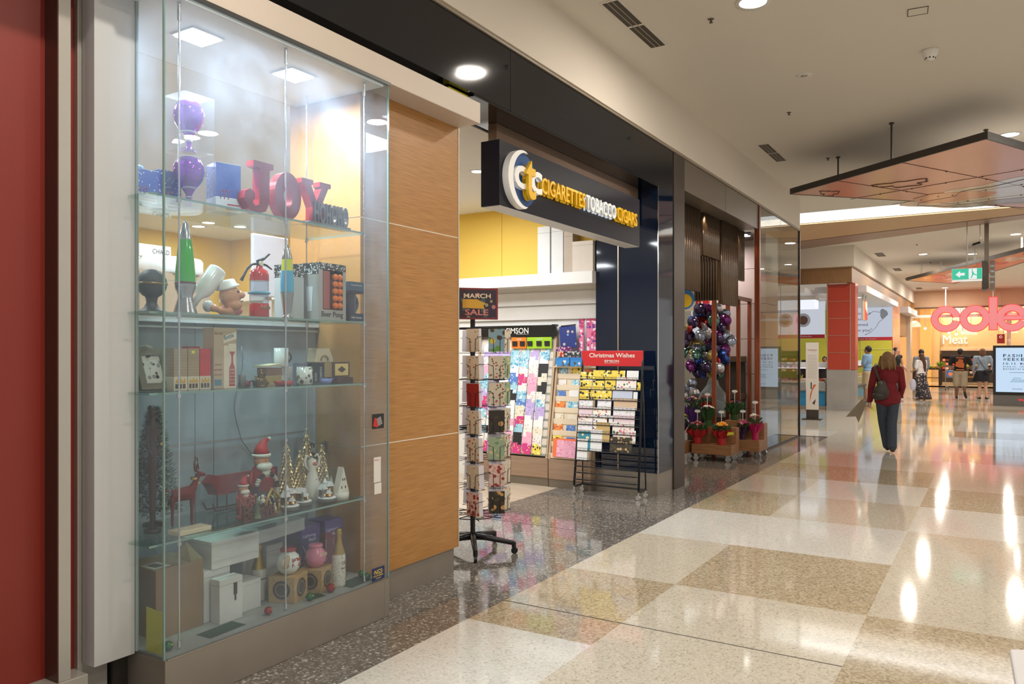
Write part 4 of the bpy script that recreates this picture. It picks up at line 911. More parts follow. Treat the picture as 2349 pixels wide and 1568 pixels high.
def bauble(label, x, y, m_, r=.022):
    t = thing('bauble', label, 'bauble', (x, y, z5+r+.0006))
    b = MB(); b.sph((0, 0, 0), r); obj('ball', b, m_, t)
    b = MB(); b.cyl((0, 0, 0), .005, .008, seg=10); b.tube([(0, .004*math.cos(a*PI/4), .010+.004*math.sin(a*PI/4)) for a in range(9)], .0008, 0, 4); b.xf(0, Matrix.Rotation(1.2, 4, 'Y') @ Matrix.Translation((0, 0, r*.97))); obj('cap', b, M('collar_gold'), t)
gbm = M('bauble_green', (28, 120, 66), rough=.15, metal=.7); rbm = M('bauble_red', (170, 30, 40), rough=.15, metal=.7)
bauble('green bauble at the far left front corner of the showcase deck', -3.22, 2.215, gbm)
bauble('red bauble at the front of the deck, left of the wooden cubes', -3.215, 2.79, rbm)
bauble('green bauble in front of the wooden cube carrying the white jar', -3.205, 3.07, gbm)
bauble('red bauble in front of the white gold-topped bottle', -3.215, 3.24, rbm, .026)
bauble('green bauble in the right front corner of the deck', -3.205, 3.53, gbm)
bauble('dull green bauble behind the corner one at the right end of the deck', -3.27, 3.555, gbm)
b = MB()
for (x, y, sx, sy, a) in ((-3.24, 2.52, .05, .22, .2), (-3.25, 3.14, .05, .10, -.4), (-3.24, 3.46, .06, .2, .3)):
    m_ = b.mark(); b.box(-sx, -sy/2, 0, sx, sy/2, .0012); b.xf(m_, Matrix.Translation((x, y, z5)) @ Matrix.Rotation(a*.3, 4, 'Z'))
obj('green_felt', b, M('felt_green', (34, 66, 46), rough=.9), label='strips of dark green felt laid along the front of the showcase deck', cat='felt')
# things on the cupboard behind the showcase
b = MB(); b.box(-4.5, 2.0, 0, -3.93, 3.6, 1.76); obj('stock_cupboard', b, swhite, label='plain white stock cupboard standing behind the showcase', cat='cupboard')
carton('brown carton with a bar-code sheet, on the cupboard behind the green lava lamp', (-4.2, 2.84, 1.762), .3, .46, .30, bc)
b = MB(); b.lathe([(0, 0), (.17, 0), (.175, .01), (.175, .085), (.165, .1), (0, .1)], seg=30, sy=1.1); obj('cake_tub', b, white, loc=(-4.2, 2.90, 2.0635), label='white round plastic tub standing on the brown carton', cat='tub')
b = MB(); b.box(-.01, -.10, 0, .01, .10, .07, 0); b.text('CHARD', (.011, -.02, .02), UY, UZ, .028, .001, 1, w=.11); obj('small_sign', b, [white, M('print_charcoal')], loc=(-4.2, 2.80, 2.165), label='small white sign with grey capitals behind the white tub', cat='sign')
t = thing('monitor', 'white back of a counter monitor seen through the showcase', 'monitor', (-4.6, 4.02, 0))
b = MB(); b.box(-.03, -.17, 2.02, .0, .17, 2.48); obj('screen_back', b, M('monitor_white', (218, 222, 232), rough=.4), t, bev=.01)
b = MB(); b.box(-.06, -.03, 0, -.03, .03, 2.1); obj('stand', b, white, t)
# shop ceiling fittings
def downlight(label, x, y, z, r=.09, group=None, m_=None):
    t = thing('downlight', label, 'ceiling light', (x, y, z), 0, group)
    b = MB(); b.lathe([(r*.86, -.004), (r*1.15, -.006), (r*1.15, 0), (r*.86, 0)], seg=28); obj('trim_ring', b, white, t)
    b = MB(); b.lathe([(0, -.002), (r*.87, -.002)], seg=28); obj('diffuser', b, m_ or lampm, t)
    return t
downlight('round downlight in the shop ceiling just left of the hanging navy sign', -4.47, 6.57, 3.45, .07)
downlight('round shop downlight, left of the three seen above the yellow wall through the showcase', -9.87, 7.28, 3.45, .1)
downlight('round shop downlight, rear of the three seen above the yellow wall through the showcase', -9.47, 7.15, 3.45, .1)
downlight('round shop downlight, right of the three seen above the yellow wall through the showcase', -9.38, 7.62, 3.45, .1)
# ================================================================ HANGING SIGN
ORD = ['first', 'second', 'third', 'fourth', 'fifth', 'sixth', 'seventh', 'eighth', 'ninth', 'tenth', 'eleventh', 'twelfth', 'thirteenth', 'fourteenth', 'fifteenth']
t = thing('shop_sign', 'long navy box sign with raised white and yellow letters over the shop entrance', 'sign', (-3.2, 5.0, 2.73))
navys = M('navy_sign_paint', (14, 18, 32), rough=.35, spec=.3, var=.05)
b = MB(); b.box(-.17, 0, 0, 0, 2.76, .50); obj('box', b, navys, t, bev=.002)
b = MB(); b.box(-.165, .01, -.004, -.005, 2.75, 0); obj('underside', b, M('sign_underside', (206, 206, 204), rough=.4), t)
signw = M('sign_white', (244, 246, 246), rough=.3); signy = M('sign_yellow', (238, 190, 44), rough=.3)
signb = M('sign_blue', (24, 72, 130), rough=.3)
halo = M('sign_edge_white', (235, 240, 245), emit=.9)
b = MB(); m_ = b.mark(); b.lathe([(0, 0), (.212, 0), (.212, .022), (0, .022)], seg=56, sm=False, sx=1.0); b.xf(m_, Matrix.Translation((.012, .29, .235)) @ Matrix.Rotation(PI/2, 4, 'Y')); obj('blue_disc', b, signb, t)
n = 40; oc = []; ic = []
for k in range(n+1):
    a = PI*.5+(PI*1.08)*k/n-.04*PI
    oc.append((.272+.232*math.cos(a), .235+.228*math.sin(a)))
for k in range(n+1):
    a = PI*.5+(PI*1.08)*(n-k)/n-.04*PI
    ic.append((.312+.200*math.cos(a), .238+.212*math.sin(a)))
b = MB()
for k in range(n):
    q = [oc[k], oc[k+1], ic[n-k-1], ic[n-k]]; b.prism(q, (.0, 0, 0), UY, UZ, (.055, 0, 0))
obj('crescent', b, signw, t)
for ch, y, z, h, w, m_, x in (('c', .12, .165, .20, .185, signw, .036), ('t', .255, .10, .35, .15, signy, .062), ('c', .365, .165, .20, .185, signw, .036)):
    b = MB(); b.text(ch, (x, y, z), UY, UZ, h*1.25 if ch == 'c' else h*1.0, .028, w=w, bold=.018); obj('raised_letter', b, m_, t)
    b = MB(); b.text(ch, (.02, y-.004, z-.004), UY, UZ, h*1.25 if ch == 'c' else h*1.0, .014, w=w, bold=.018); obj('letter_back', b, halo if ch == 'c' else M('sign_yellow_glow', (255, 190, 30), emit=.6), t)
for s, y, w, fm, gm in (('CIGARETTES', .57, .80, signy, 'y'), ('TOBACCO', 1.39, .66, signw, 'w'), ('CIGARS', 2.08, .50, signy, 'y')):
    b = MB(); b.text(s, (.028, y, .165+.02), UY, UZ, .13, .022, w=w, bold=.012); obj('raised_word', b, fm, t)
    b = MB(); b.text(s, (.008, y-.012, .165+.012), UY, UZ, .13, .012, w=w, bold=.012); obj('word_back', b, halo if gm == 'w' else M('sign_yellow_glow'), t)
b = MB(); b.box(-3.30, 4.42, 3.402, -3.25, 4.66, 3.47); obj('yellow_tape_box', b, M('tape_yellow', (206, 196, 40), rough=.5), label='small yellow printed card wedged on top of the header beam end', cat='card')
# ---- white flat-pack boxes on the ledge
for lab, x, w, h, m_, rz in (('tall white flat box standing on the yellow-wall ledge, left one', -4.66, .17, .58, wc, .0), ('tall white flat box standing on the yellow-wall ledge, right one', -4.47, .19, .585, wc, .0)):
    carton(lab, (x, 8.33, 2.562), .17, .10, h, wc, 0)
carton('brown-sided carton behind the tall white boxes on the ledge', (-4.33, 8.36, 2.562), .13, .16, .50, M('grey_brown_carton', (176, 160, 142)), 0)
t = carton('low beige carton leaning on the ledge next to the navy pillar', (-4.12, 8.35, 2.562), .27, .2, .36, M('beige_carton', (206, 194, 180)), 0)
# ================================================================ WALL CARD RACKS
rackw = wood('rack_oak', (176, 150, 122), (196, 172, 144), 'Z', 4, 16, .45)
card_base = [
 pattern('card_pink', (236, 170, 196), [(250, 220, 230), (214, 110, 150), (236, 170, 196), (240, 190, 210)], 'dots', 45),
 pattern('card_white_floral', (236, 232, 228), [(206, 120, 140), (120, 160, 130), (236, 232, 228), (236, 232, 228)], 'dots', 60),
 pattern('card_aqua', (160, 206, 222), [(240, 244, 246), (90, 160, 200), (160, 206, 222)], 'blots', 35),
 pattern('card_cream', (232, 224, 204), [(200, 160, 120), (232, 224, 204), (232, 224, 204), (160, 180, 150)], 'dots', 40),
 pattern('card_blue', (86, 130, 200), [(230, 236, 244), (60, 90, 170), (86, 130, 200)], 'dots', 50),
 pattern('card_lilac', (190, 170, 220), [(230, 220, 240), (150, 120, 200), (190, 170, 220)], 'dots', 40),
 M('card_plain_white', (238, 238, 238), rough=.5),
 M('card_black_holder', (34, 34, 38), rough=.4),
 pattern('card_magenta', (206, 60, 130), [(240, 160, 200), (206, 60, 130), (230, 200, 60)], 'dots', 40),
 pattern('card_yellow_print', (232, 206, 80), [(40, 40, 40), (232, 206, 80), (250, 240, 180), (232, 206, 80)], 'blots', 35),
 pattern('card_orange_print', (232, 140, 70), [(250, 220, 190), (232, 140, 70), (200, 90, 60)], 'blots', 35)]
CN = ['pink spotted', 'white floral', 'pale aqua', 'cream', 'blue dotted', 'lilac', 'plain white', 'black-backed', 'magenta', 'yellow and black', 'orange']
cardmesh = {}
def card_me(k, w, h, d=.006):
    key = (k, round(w, 3), round(h, 3))
    if key not in cardmesh:
        b = MB(); b.box(-w/2, 0, 0, w/2, d, h, 0)
        cardmesh[key] = mesh('greeting_card', b, card_base[k])
    return cardmesh[key]
def card(k, w, h, loc, rot, label, group):
    return obj('greeting_card', card_me(k, w, h), None, loc=loc, rot=rot, label=label, cat='card', group=group)
# rack one: tilted tiers
t = thing('card_rack', 'oak wall card rack with black header and orange and green section panels', 'card rack', (-5.08, 8.35, 0))
b = MB(); b.box(-.62, -.15, .10, -.005, .12, .34); b.box(.0, -.15, .10, .52, .12, .34); obj('base_cupboard', b, wood('rack_cupboard', (142, 116, 96), (162, 136, 114), 'X', 3, 30, .45), t, bev=.002)
b = MB(); b.box(-.62, -.14, 0, .52, .1, .10); obj('kick', b, M('rack_kick', (120, 110, 98), rough=.4, metal=.3), t)
for x in (.485, -.63):
    b = MB(); b.prism([(-.15, .34), (.145, .34), (.145, 1.80), (.09, 1.80)], (x, 0, 0), UY, UZ, (.03, 0, 0)); obj('side_panel', b, rackw, t)
b = MB(); b.quad((-.62, -.145, .36), (.5, -.145, .36), (.5, .11, 1.78), (-.62, .11, 1.78)); obj('back_board', b, M('rack_back', (214, 206, 196)), t)
for r in range(13):
    z = .37+r*.104; y = -.13+r*.0192
    b = MB(); b.box(-.60, y-.018, z-.006, .5, y+.004, z); b.box(-.60, y-.020, z-.006, .5, y-.016, z+.022); obj('tier', b, glass('clear_tier', (236, 240, 240), boost=1.2), t)
b = MB(); b.box(-.75, .06, 1.81, .51, .10, 1.95); b.box(.48, .02, 1.93, .53, .1, 1.955); obj('header', b, M('header_black', (28, 30, 30), rough=.25), t)
b = MB(); b.text('SIMSON', (-.20, .058, 1.85), UX, UZ, .07, .002, w=.33, bold=.01); b.box(-.05, .056, 1.838, .13, .058, 1.841); obj('lettering', b, white, t)
for x0, x1, mt_, s in ((-.12, .10, M('panel_orange', (240, 130, 40)), 'AGE'), (.11, .46, M('panel_green', (160, 206, 40)), 'KIDS')):
    b = MB(); b.box(x0, .055, 1.66, x1, .062, 1.80); obj('section_panel', b, mt_, t)
    b = MB(); b.text(s, ((x0+x1)/2-.03, .0535, 1.765), UX, UZ, .024, .001, w=.07); obj('section_lettering', b, white, t)
rc = random.Random(11)
for r in range(13):
    for c in range(7):
        k = rc.choice((0, 1, 1, 2, 2, 3, 4, 5, 6, 6, 7, 8, 0)); w = .130+rc.uniform(-.012, .006); h = rc.uniform(.12, .17)
        if r == 12: k = rc.choice((1, 3, 6)); h = .10
        if r == 0: k = rc.choice((4, 8, 6, 9)); h = .13
        x = -5.64+.075+c*.14+rc.uniform(-.006, .006)
        card(k, w, h, (x, 8.35-.156+r*.0192, .372+r*.104), (-.18, 0, rc.uniform(-.03, .03)),
             '%s greeting card, %s tier up, %s from left, rack under the black header' % (CN[k], ORD[r], ORD[c]), 'greeting cards in the tall oak wall rack')
for c, x in enumerate((-.10+.035, .045, .155, .285, .40)):
    b = MB(); b.box(-.035, 0, 0, .035, .004, .06); b.box(-.037, -.003, .05, .037, .001, .062); obj('label_holder', b, card_base[7], loc=(-5.08+x, 8.395, 1.69), label='small black label holder, %s from the left on the orange and green panels' % ORD[c], cat='label holder', group='black label holders above the cards')
# rack two: cream tiers, travel goods on top
t = thing('card_rack', 'oak rack with cream stepped tiers next to the navy pillar', 'card rack', (-4.28, 8.33, 0))
b = MB(); b.box(-.26, -.15, .10, .30, .12, .34); obj('base_cupboard', b, wood('rack_cupboard', 0, 0), t, bev=.002)
b = MB(); b.box(-.26, -.14, 0, .30, .1, .10); obj('kick', b, M('rack_kick'), t)
for x in (-.265, .275):
    b = MB(); b.prism([(-.15, .34), (.165, .34), (.165, 1.62), (.08, 1.62), ], (x, 0, 0), UY, UZ, (.025, 0, 0)); obj('side_panel', b, rackw, t)
crt = M('tier_cream', (232, 216, 190), rough=.5)
for r in range(8):
    z = .36+r*.135; y = -.135+r*.026
    b = MB(); b.box(-.265, y, z-.01, .275, y+.03, z); b.box(-.265, y-.004, z-.012, .275, y, z+.05); b.quad((-.265, y+.022, z), (.275, y+.022, z), (.275, y+.03, z+.13), (-.265, y+.03, z+.13)); obj('tier', b, crt, t)
b = MB(); b.box(-.27, .0, 1.43, .30, .16, 1.445); obj('top_shelf', b, crt, t)
for r in range(8):
    for c in range(3):
        k = rc.choice((1, 3, 6, 4, 2, 10)) if r else (0, 0, 5)[c]
        if r == 7: k = (2, 9, 10)[c]
        if r == 1: k = (9, 4, 4)[c]
        w = rc.uniform(.10, .135); h = rc.uniform(.10, .13); x = -4.28-.17+c*.17+rc.uniform(-.01, .01)
        card(k, w, h, (x, 8.33-.135+r*.026+.008, .362+r*.135), (-.12, 0, 0), '%s card, %s tier up, %s from left, cream stepped rack' % (CN[k], ORD[r], ORD[c]), 'cards in the cream stepped rack')
card(0, .30, .20, (-4.28, 8.165, .37), (-.12, .03, 0), 'large pink gift sheet with white swans leaning at the foot of the cream stepped rack', 'large sheets'); 
b = MB(); b.box(-.15, 0, 0, .15, .006, .22); obj('gift_sheet', b, M('sheet_orange', (240, 120, 70)), loc=(-4.33, 8.175, .37), rot=(-.12, -.02, 0), label='orange gift sheet behind the pink one at the foot of the cream rack', cat='sheet')
# travel goods
t = thing('travel_display', 'dark blue travel display card with luggage motifs, hanging above the cream rack', 'display card', (-4.38, 8.40, 1.66))
b = MB(); b.box(-.11, -.01, 0, .11, .0, .27, 0); b.xf(0, Matrix.Rotation(-.06, 4, 'Y')); obj('display_card', b, pattern('travel_print', (44, 60, 130), [(210, 190, 170), (44, 60, 130), (44, 60, 130), (150, 190, 210)], 'dots', 17), t)
b = MB(); b.tube([(-.1, -.012, .27), (.1, -.012, .285)], .007); obj('hook_rail', b, blackm, t)
for i, x in enumerate((-4.20, -4.10, -4.04)):
    t = thing('gift_tube', 'pink and violet bow packet hanging %s of three left of the navy pillar' % ('leftmost', 'middle', 'rightmost')[i], 'packet', (x, 8.40, 1.60))
    b = MB(); b.box(-.03, -.02, 0, .03, 0, .40); obj('packet', b, pattern('bow_print', (226, 120, 160), [(240, 220, 230), (190, 60, 110), (120, 60, 140), (226, 120, 160)], 'blots', 26), t)
    b = MB(); b.box(-.032, -.022, .39, .032, .002, .41); obj('header_strip', b, M('strip_magenta', (170, 40, 90)), t)
for i, (x, z, w, h, pt, lb) in enumerate(((-4.42, 1.62, .20, .06, 'purple_tags', 'row of purple luggage tags above the blue koala boxes'), (-4.45, 1.56, .07, .06, 'red_tin', 'small red cream-lidded tin beside the keyring cards'), (-4.30, 1.555, .20, .07, 'grey_keyrings', 'cluster of grey and black keyring cards on the cream rack top'),
        (-4.08, 1.52, .09, .10, 'dark_bows', 'cluster of dark and yellow bow packets beside the navy pillar'))):
    cols = {'purple_tags': ((110, 40, 100), [(210, 180, 200), (110, 40, 100)]), 'red_tin': ((190, 60, 50), [(230, 210, 180), (190, 60, 50)]), 'grey_keyrings': ((60, 60, 66), [(200, 200, 205), (30, 30, 34), (110, 110, 116)]), 'dark_bows': ((60, 36, 70), [(200, 190, 60), (60, 36, 70), (160, 60, 100)])}[pt]
    b = MB(); b.box(-w/2, -.03, 0, w/2, 0, h); obj('gift_packs', b, pattern(pt, cols[0], cols[1], 'blots', 40), loc=(x, 8.37-.005*i, z), label=lb, cat='gift packs')
for i in range(2):
    b = MB(); b.box(-.095, -.05, 0, .095, 0, .10, 0); b.box(-.096, -.051, .07, .096, .001, .101, 1); obj('koala_box', b, [pattern('koala_print', (64, 144, 214), [(90, 90, 90), (64, 144, 214), (230, 230, 235), (64, 144, 214)], 'blots', 26), M('box_blue_lid', (50, 130, 206))], loc=(-4.42+.2*i, 8.36, 1.448), label='bright blue souvenir box, %s of two on the cream rack' % ('left', 'right')[i], cat='box')
b = MB(); b.box(-.05, -.05, 0, .05, 0, .09); obj('souvenir_box', b, pattern('floral_box', (220, 220, 215), [(190, 60, 60), (80, 140, 80), (220, 220, 215)], 'dots', 40), loc=(-4.10, 8.36, 1.448), label='white floral souvenir packet right of the blue boxes', cat='packet')

# ================================================================ POSTCARD SPINNER
t = thing('postcard_spinner', 'black wire postcard spinner on a five-arm castor base beside the oak column', 'spinner rack', (-3.585, 5.2, 0), 0)
b = MB(); b.cyl((0, 0, .09), .020, 1.80, seg=16); obj('pole', b, blackm, t)
for k in range(5):
    a = .35+k*2*PI/5; c_, s_ = math.cos(a), math.sin(a)
    b = MB(); b.tube([(0, 0, .125), (.10*c_, .10*s_, .12), (.34*c_, .34*s_, .085)], [.030, .024, .018], 0, 10); obj('base_arm', b, black, t)
    b = MB(); b.cyl((.34*c_, .34*s_, .05), .018, .045); obj('castor_stem', b, black, t)
    b = MB(); m_ = b.mark(); b.cyl((0, 0, -.012), .026, .024, seg=18); b.xf(m_, Matrix.Translation((.345*c_, .345*s_, .027)) @ Matrix.Rotation(a, 4, 'Z') @ Matrix.Rotation(PI/2, 4, 'X')); obj('castor_wheel', b, black, t)
b = MB()
for z in (.30, 1.0, 1.80):
    for k in range(8):
        a = k*PI/4; b.tube([(.02*math.cos(a), .02*math.sin(a), z), (.27*math.cos(a), .27*math.sin(a), z)], .004, 0, 5)
    b.tube([(.20*math.cos(q*PI/12), .20*math.sin(q*PI/12), z) for q in range(25)], .004, 0, 5)
obj('hub_frame', b, blackm, t)
b = MB(); b.cyl((0, 0, 1.86), .012, .06); b.tube([(-.12, -.12, 1.90), (.13, .10, 1.90)], .005); obj('top_clip', b, blackm, t)
pc_m = [pattern('postcard_botanic', (206, 196, 176), [(160, 70, 60), (90, 110, 80), (206, 196, 176), (214, 206, 188)], 'dots', 45),
        pattern('postcard_rose', (214, 186, 174), [(150, 50, 50), (214, 186, 174), (200, 150, 140)], 'blots', 40),
        pattern('postcard_green', (150, 170, 140), [(200, 190, 140), (110, 140, 110), (150, 170, 140)], 'blots', 30),
        pattern('postcard_dark', (46, 40, 30), [(196, 150, 90), (46, 40, 30), (70, 56, 36), (46, 40, 30)], 'blots', 26),
        M('postcard_red', (150, 34, 34), rough=.5),
        pattern('postcard_scene', (130, 160, 176), [(214, 190, 70), (100, 150, 60), (130, 160, 176), (70, 60, 40)], 'blots', 22)]
PN = ['cream botanical', 'rose-print', 'green', 'dark painted', 'plain red', 'garden scene']
pcm = {}
def pc(k, thick):
    if (k, thick) not in pcm:
        b = MB(); b.box(-thick, -.062, 0, 0, .062, .178, 1); b.box(0, -.0622, -.0002, .0012, .0622, .1782, 0)
        pcm[k, thick] = mesh('postcard_pack', b, [pc_m[k], M('card_edges', (204, 200, 208), rough=.7)])
    return pcm[k, thick]
SIDE = {0: 'front', 1: 'right-hand', 2: 'far right', 7: 'left-hand', 6: 'rear left', 5: 'rear', 4: 'rear middle', 3: 'rear right'}
rp = random.Random(4)
for k in range(8):
    a = -.95 + k*PI/4; c_, s_ = math.cos(a), math.sin(a); fa = a-.72; R = .262
    for r in range(7):
        z = .34+r*.212
        kk = rp.choice((0, 0, 1, 2, 0, 0, 0, 1, 1)); th = rp.choice((.03, .045, .06))
        if k == 1: kk = [3, 1, 2, 3, 0, 0, 5][r]
        if k == 0: kk = [1, 0, 0, 0, 4, 0, 0][r]
        px, py = R*c_, R*s_
        obj('postcard_pack', pc(kk, th), None, loc=(-3.585+px, 5.2+py, z), rot=(0, .05, fa),
            label='%s postcard stack, %s tier up, %s column of the wire spinner' % (PN[kk], ORD[r], SIDE[k]), cat='postcards', group='postcard stacks on the wire spinner')
        pw = MB(); cf, sf = math.cos(fa), math.sin(fa)
        p = lambda x, l, zz_: (px+x*cf-l*sf, py+x*sf+l*cf, zz_)
        pw.tube([p(.006, -.070, z+.115), p(.008, -.028, z+.10), p(.008, -.024, z-.012), p(.008, .024, z-.012), p(.008, .028, z+.10), p(.006, .070, z+.115)], .0024, 0, 5)
        pw.tube([p(-th-.006, -.066, z-.01), p(.008, -.066, z-.01), p(.008, .066, z-.01), p(-th-.006, .066, z-.01), p(-th-.006, -.066, z-.01)], .0022, 0, 5)
        pw.tube([(.02*c_, .02*s_, z-.01), p(-th-.006, 0, z-.01)], .0024, 0, 5)
        for l in (-.070, .070): pw.tube([p(.006, l, z+.115), p(-th-.006, l, z+.115)], .0022, 0, 5)
        obj('wire_pocket', pw, blackm, t)
t = thing('sale_card', 'small dark printed sale sign with pale planets clipped atop the postcard spinner', 'sign', (-3.50, 5.14, 1.87), 0)
b = MB(); b.box(-.012, -.17, -.0, .0, .17, .25, 0); b.box(.0, -.155, .015, .001, .155, .235, 1); b.xf(0, Matrix.Rotation(-.75, 4, 'Z')); obj('board', b, [M('board_red', (120, 36, 40)), pattern('planet_print', (52, 34, 50), [(150, 150, 110), (180, 120, 120), (52, 34, 50), (60, 90, 100), (52, 34, 50), (52, 34, 50)], 'dots', 16)], t)
Rz = Matrix.Rotation(-.75, 4, 'Z')
b = MB(); b.text('SALE', (.003, -.10, .035), UY, UZ, .045, .001, 0, w=.19, bold=.02); b.prism([(-.12, .09), (.06, .085), (.05, .11), (.07, .13), (.04, .14), (.0, .16), (-.12, .16)], (.0015, 0, 0), UY, UZ, (.001, 0, 0), 1); b.text('MARCH', (.003, -.11, .17), UY, UZ, .035, .001, 2, w=.22, bold=.02); b.xf(0, Rz)
obj('lettering', b, [M('print_pinkish', (206, 130, 120)), M('print_gold'), M('print_cream')], t)

# ================================================================ GREETING STAND
sxm = M('stand_black', (46, 48, 52), rough=.4, metal=.4)
t = thing('greeting_stand', 'leaning black wire stand with red header board, on castors before the navy pillar', 'display stand', (-3.68, 8.0, 0))
def sp(x, v):   # point on the leaning face: v 0..1 bottom to top
    return (x, -.06+.17*v, .10+1.36*v)
b = MB()
for x in (-.385, .385): b.tube([sp(x*1.02, 0), sp(x*.96, 1), (x*.955, .13, 1.63)], .014, 0, 6)
obj('upright', b, sxm, t)
b = MB()
for x in (-.39, .39): b.tube([(x, -.06, .085), (x, .165, .085)], .011, 0, 6); b.tube([(x, .155, .09), (x*.96, .115, 1.3)], .008, 0, 6)
b.tube([(-.39, .155, .085), (.39, .155, .085)], .011, 0, 6)
obj('rear_brace', b, sxm, t)
for r in (-1.2, -.2, .7, 1.6, 3.0, 4.4, 5.6, 6.8, 7.9, 9.1, 10.4, 11.9, 13.4):
    v = .12+.8*r/14; x0, y0_, z0_ = sp(0, v)
    b = MB(); b.tube([(-.375, y0_-.035, z0_), (.375, y0_-.035, z0_)], .005, 0, 6); b.tube([(-.375, y0_-.035, z0_+.03), (.375, y0_-.035, z0_+.024)], .0018, 0, 5); b.tube([(-.375, y0_+.01, z0_), (.375, y0_+.01, z0_)], .004, 0, 5)
    for q in range(16): b.tube([(-.375+.05*q, y0_-.036, z0_), (-.375+.05*q, y0_-.036, z0_+.024)], .0012, 0, 4)
    obj('wire_tier', b, sxm, t)
b = MB(); b.box(-.375, .105, 1.455, .375, .125, 1.63); obj('header_board', b, M('header_red', (200, 44, 50), rough=.25), t, bev=.002)
b = MB(); b.text('Christmas Wishes', (0, .104, 1.555), UX, UZ, .048, .001, w=.56, bold=.012, mid=True); b.text('SIMSON', (0, .104, 1.50), UX, UZ, .026, .001, w=.18, bold=.01, mid=True); b.box(-.09, .103, 1.488, .09, .104, 1.491); obj('lettering', b, white, t)
for x in (-.39, .39):
    for y in (-.06, .15):
        b = MB(); b.cyl((x, y, .05), .01, .035); m_ = b.mark(); b.cyl((0, 0, -.011), .026, .022, seg=18); b.xf(m_, Matrix.Translation((x, y-.006, .028)) @ Matrix.Rotation(PI/2, 4, 'X')); obj('castor', b, [chrome], t)
wrap = {'yb': card_base[9], 'fl': pattern('wrap_floral', (236, 230, 226), [(196, 60, 70), (60, 110, 80), (220, 120, 140), (236, 230, 226)], 'dots', 28),
        'lb': M('wrap_pale_blue', (190, 200, 220)), 'st': pattern('wrap_stripe', (220, 190, 150), [(90, 120, 170), (190, 90, 60), (230, 210, 170)], 'stripes', 18),
        'pk': M('wrap_pale_pink', (226, 204, 214)), 'dt': pattern('wrap_dots', (238, 236, 232), [(206, 60, 60), (60, 60, 110), (230, 160, 60), (90, 60, 130)], 'dots', 34),
        'wd': pattern('wrap_pastel', (232, 232, 238), [(160, 190, 220), (220, 170, 190), (232, 232, 238), (180, 200, 170)], 'dots', 40), 'kr': M('wrap_kraft', (196, 168, 112)),
        'dk': pattern('wrap_gold_leaf', (60, 54, 46), [(196, 170, 120), (60, 54, 46), (80, 72, 60)], 'blots', 34), 'te': pattern('wrap_teal', (60, 140, 160), [(230, 220, 180), (60, 140, 160), (90, 170, 190)], 'dots', 16),
        'wh': M('wrap_white', (230, 232, 234)), 'pd': pattern('wrap_peach', (236, 206, 190), [(90, 60, 60), (220, 130, 100), (236, 206, 190)], 'dots', 34)}
WN = {'yb': 'yellow and black boxed', 'fl': 'white floral', 'lb': 'pale blue', 'st': 'striped', 'pk': 'pale pink', 'dt': 'bright dotted', 'wd': 'pastel dotted', 'kr': 'kraft brown', 'dk': 'black and gold leaf', 'te': 'teal', 'wh': 'white', 'pd': 'peach dotted'}
rows = [(13.4, [('yb', -.37, .16, .07), ('yb', -.21, .13, .09), ('yb', -.08, .13, .09), ('yb', .05, .13, .09), ('wh', .20, .14, .09)]),
        (11.9, [('yb', -.37, .14, .09), ('yb', -.21, .14, .09), ('yb', -.06, .13, .10), ('fl', .08, .24, .13), ('yb', .33, .04, .08)]),
        (10.4, [('yb', -.37, .15, .10), ('yb', -.21, .24, .12), ('lb', .04, .24, .10), ('wh', .29, .05, .09)]),
        (9.1, [('wd', -.37, .17, .09), ('wd', -.14, .17, .10), ('st', .06, .28, .11)]),
        (7.9, [('pk', -.37, .17, .10), ('dt', -.19, .22, .10), ('wd', .06, .26, .11)]),
        (6.8, [('fl', -.37, .18, .10), ('dt', -.18, .17, .09), ('wh', .01, .05, .1), ('pk', .07, .25, .11)]),
        (5.6, [('wd', -.37, .18, .10), ('dt', -.18, .17, .10), ('fl', .06, .26, .12)]),
        (4.4, [('pd', -.37, .20, .11), ('kr', -.14, .17, .20), ('fl', .07, .27, .13)]),
        (3.0, [('te', -.36, .16, .20), ('wh', -.20, .14, .22), ('dk', .04, .26, .16)]),
        (1.6, [('wh', -.365, .13, .22)])]
for ri, (rw, its) in enumerate(rows):
    v = .12+.8*rw/14; _, y0_, z0_ = sp(0, v)
    for ci, (k, x, w, h) in enumerate(its):
        b = MB(); b.box(0, 0, 0, w, .004, h*1.08); 
        obj('wrapping_pack', b, wrap[k], loc=(-3.68+x, 8.0+y0_-.03, z0_+.006), rot=(-.12, 0, 0), label='%s stationery pack, %s row down, %s from left, leaning stand' % (WN[k], ORD[ri], ORD[ci]), cat='stationery pack', group='packs on the leaning black stand')

# ================================================================ FLORIST
flute = M('bronze_flute', (120, 104, 90), rough=.22, metal=.75, var=.1)
fwood = wood('flute_side_wood', (92, 58, 30), (124, 82, 44), 'Z', 4, 20, .4)
def fluted(lab, y0, y1, z0, x=-3.48, n=9):
    t = thing('hanging_fin_box', lab, 'hanging decoration', (x, y0, z0))
    H = 3.598-z0; W_ = y1-y0
    b = MB()
    for i in range(n): b.tube([(-.004, W_*(i+.5)/n, 0), (-.004, W_*(i+.5)/n, H)], W_/n*.47, 0, 8)
    b.box(-.03, 0, 0, -.008, W_, H); obj('fluted_panel', b, flute, t)
    b = MB(); b.box(-.03, W_, 0, .012, W_+.02, H); obj('edge_batten', b, fwood, t)
    b = MB()
    for i in range(n): b.tube([(-.40+.36*(i+.5)/n, -.004, .05), (-.40+.36*(i+.5)/n, -.004, H)], .018, 0, 8)
    b.box(-.40, 0, .05, -.03, .02, H); obj('side_panel', b, flute, t)
fluted('hanging bronze fluted fin box, longest one at the left of the florist opening', 9.75, 10.55, 2.45)
fluted('hanging fluted fin box, short lamp-lit second one above the balloons', 10.72, 11.45, 2.98)
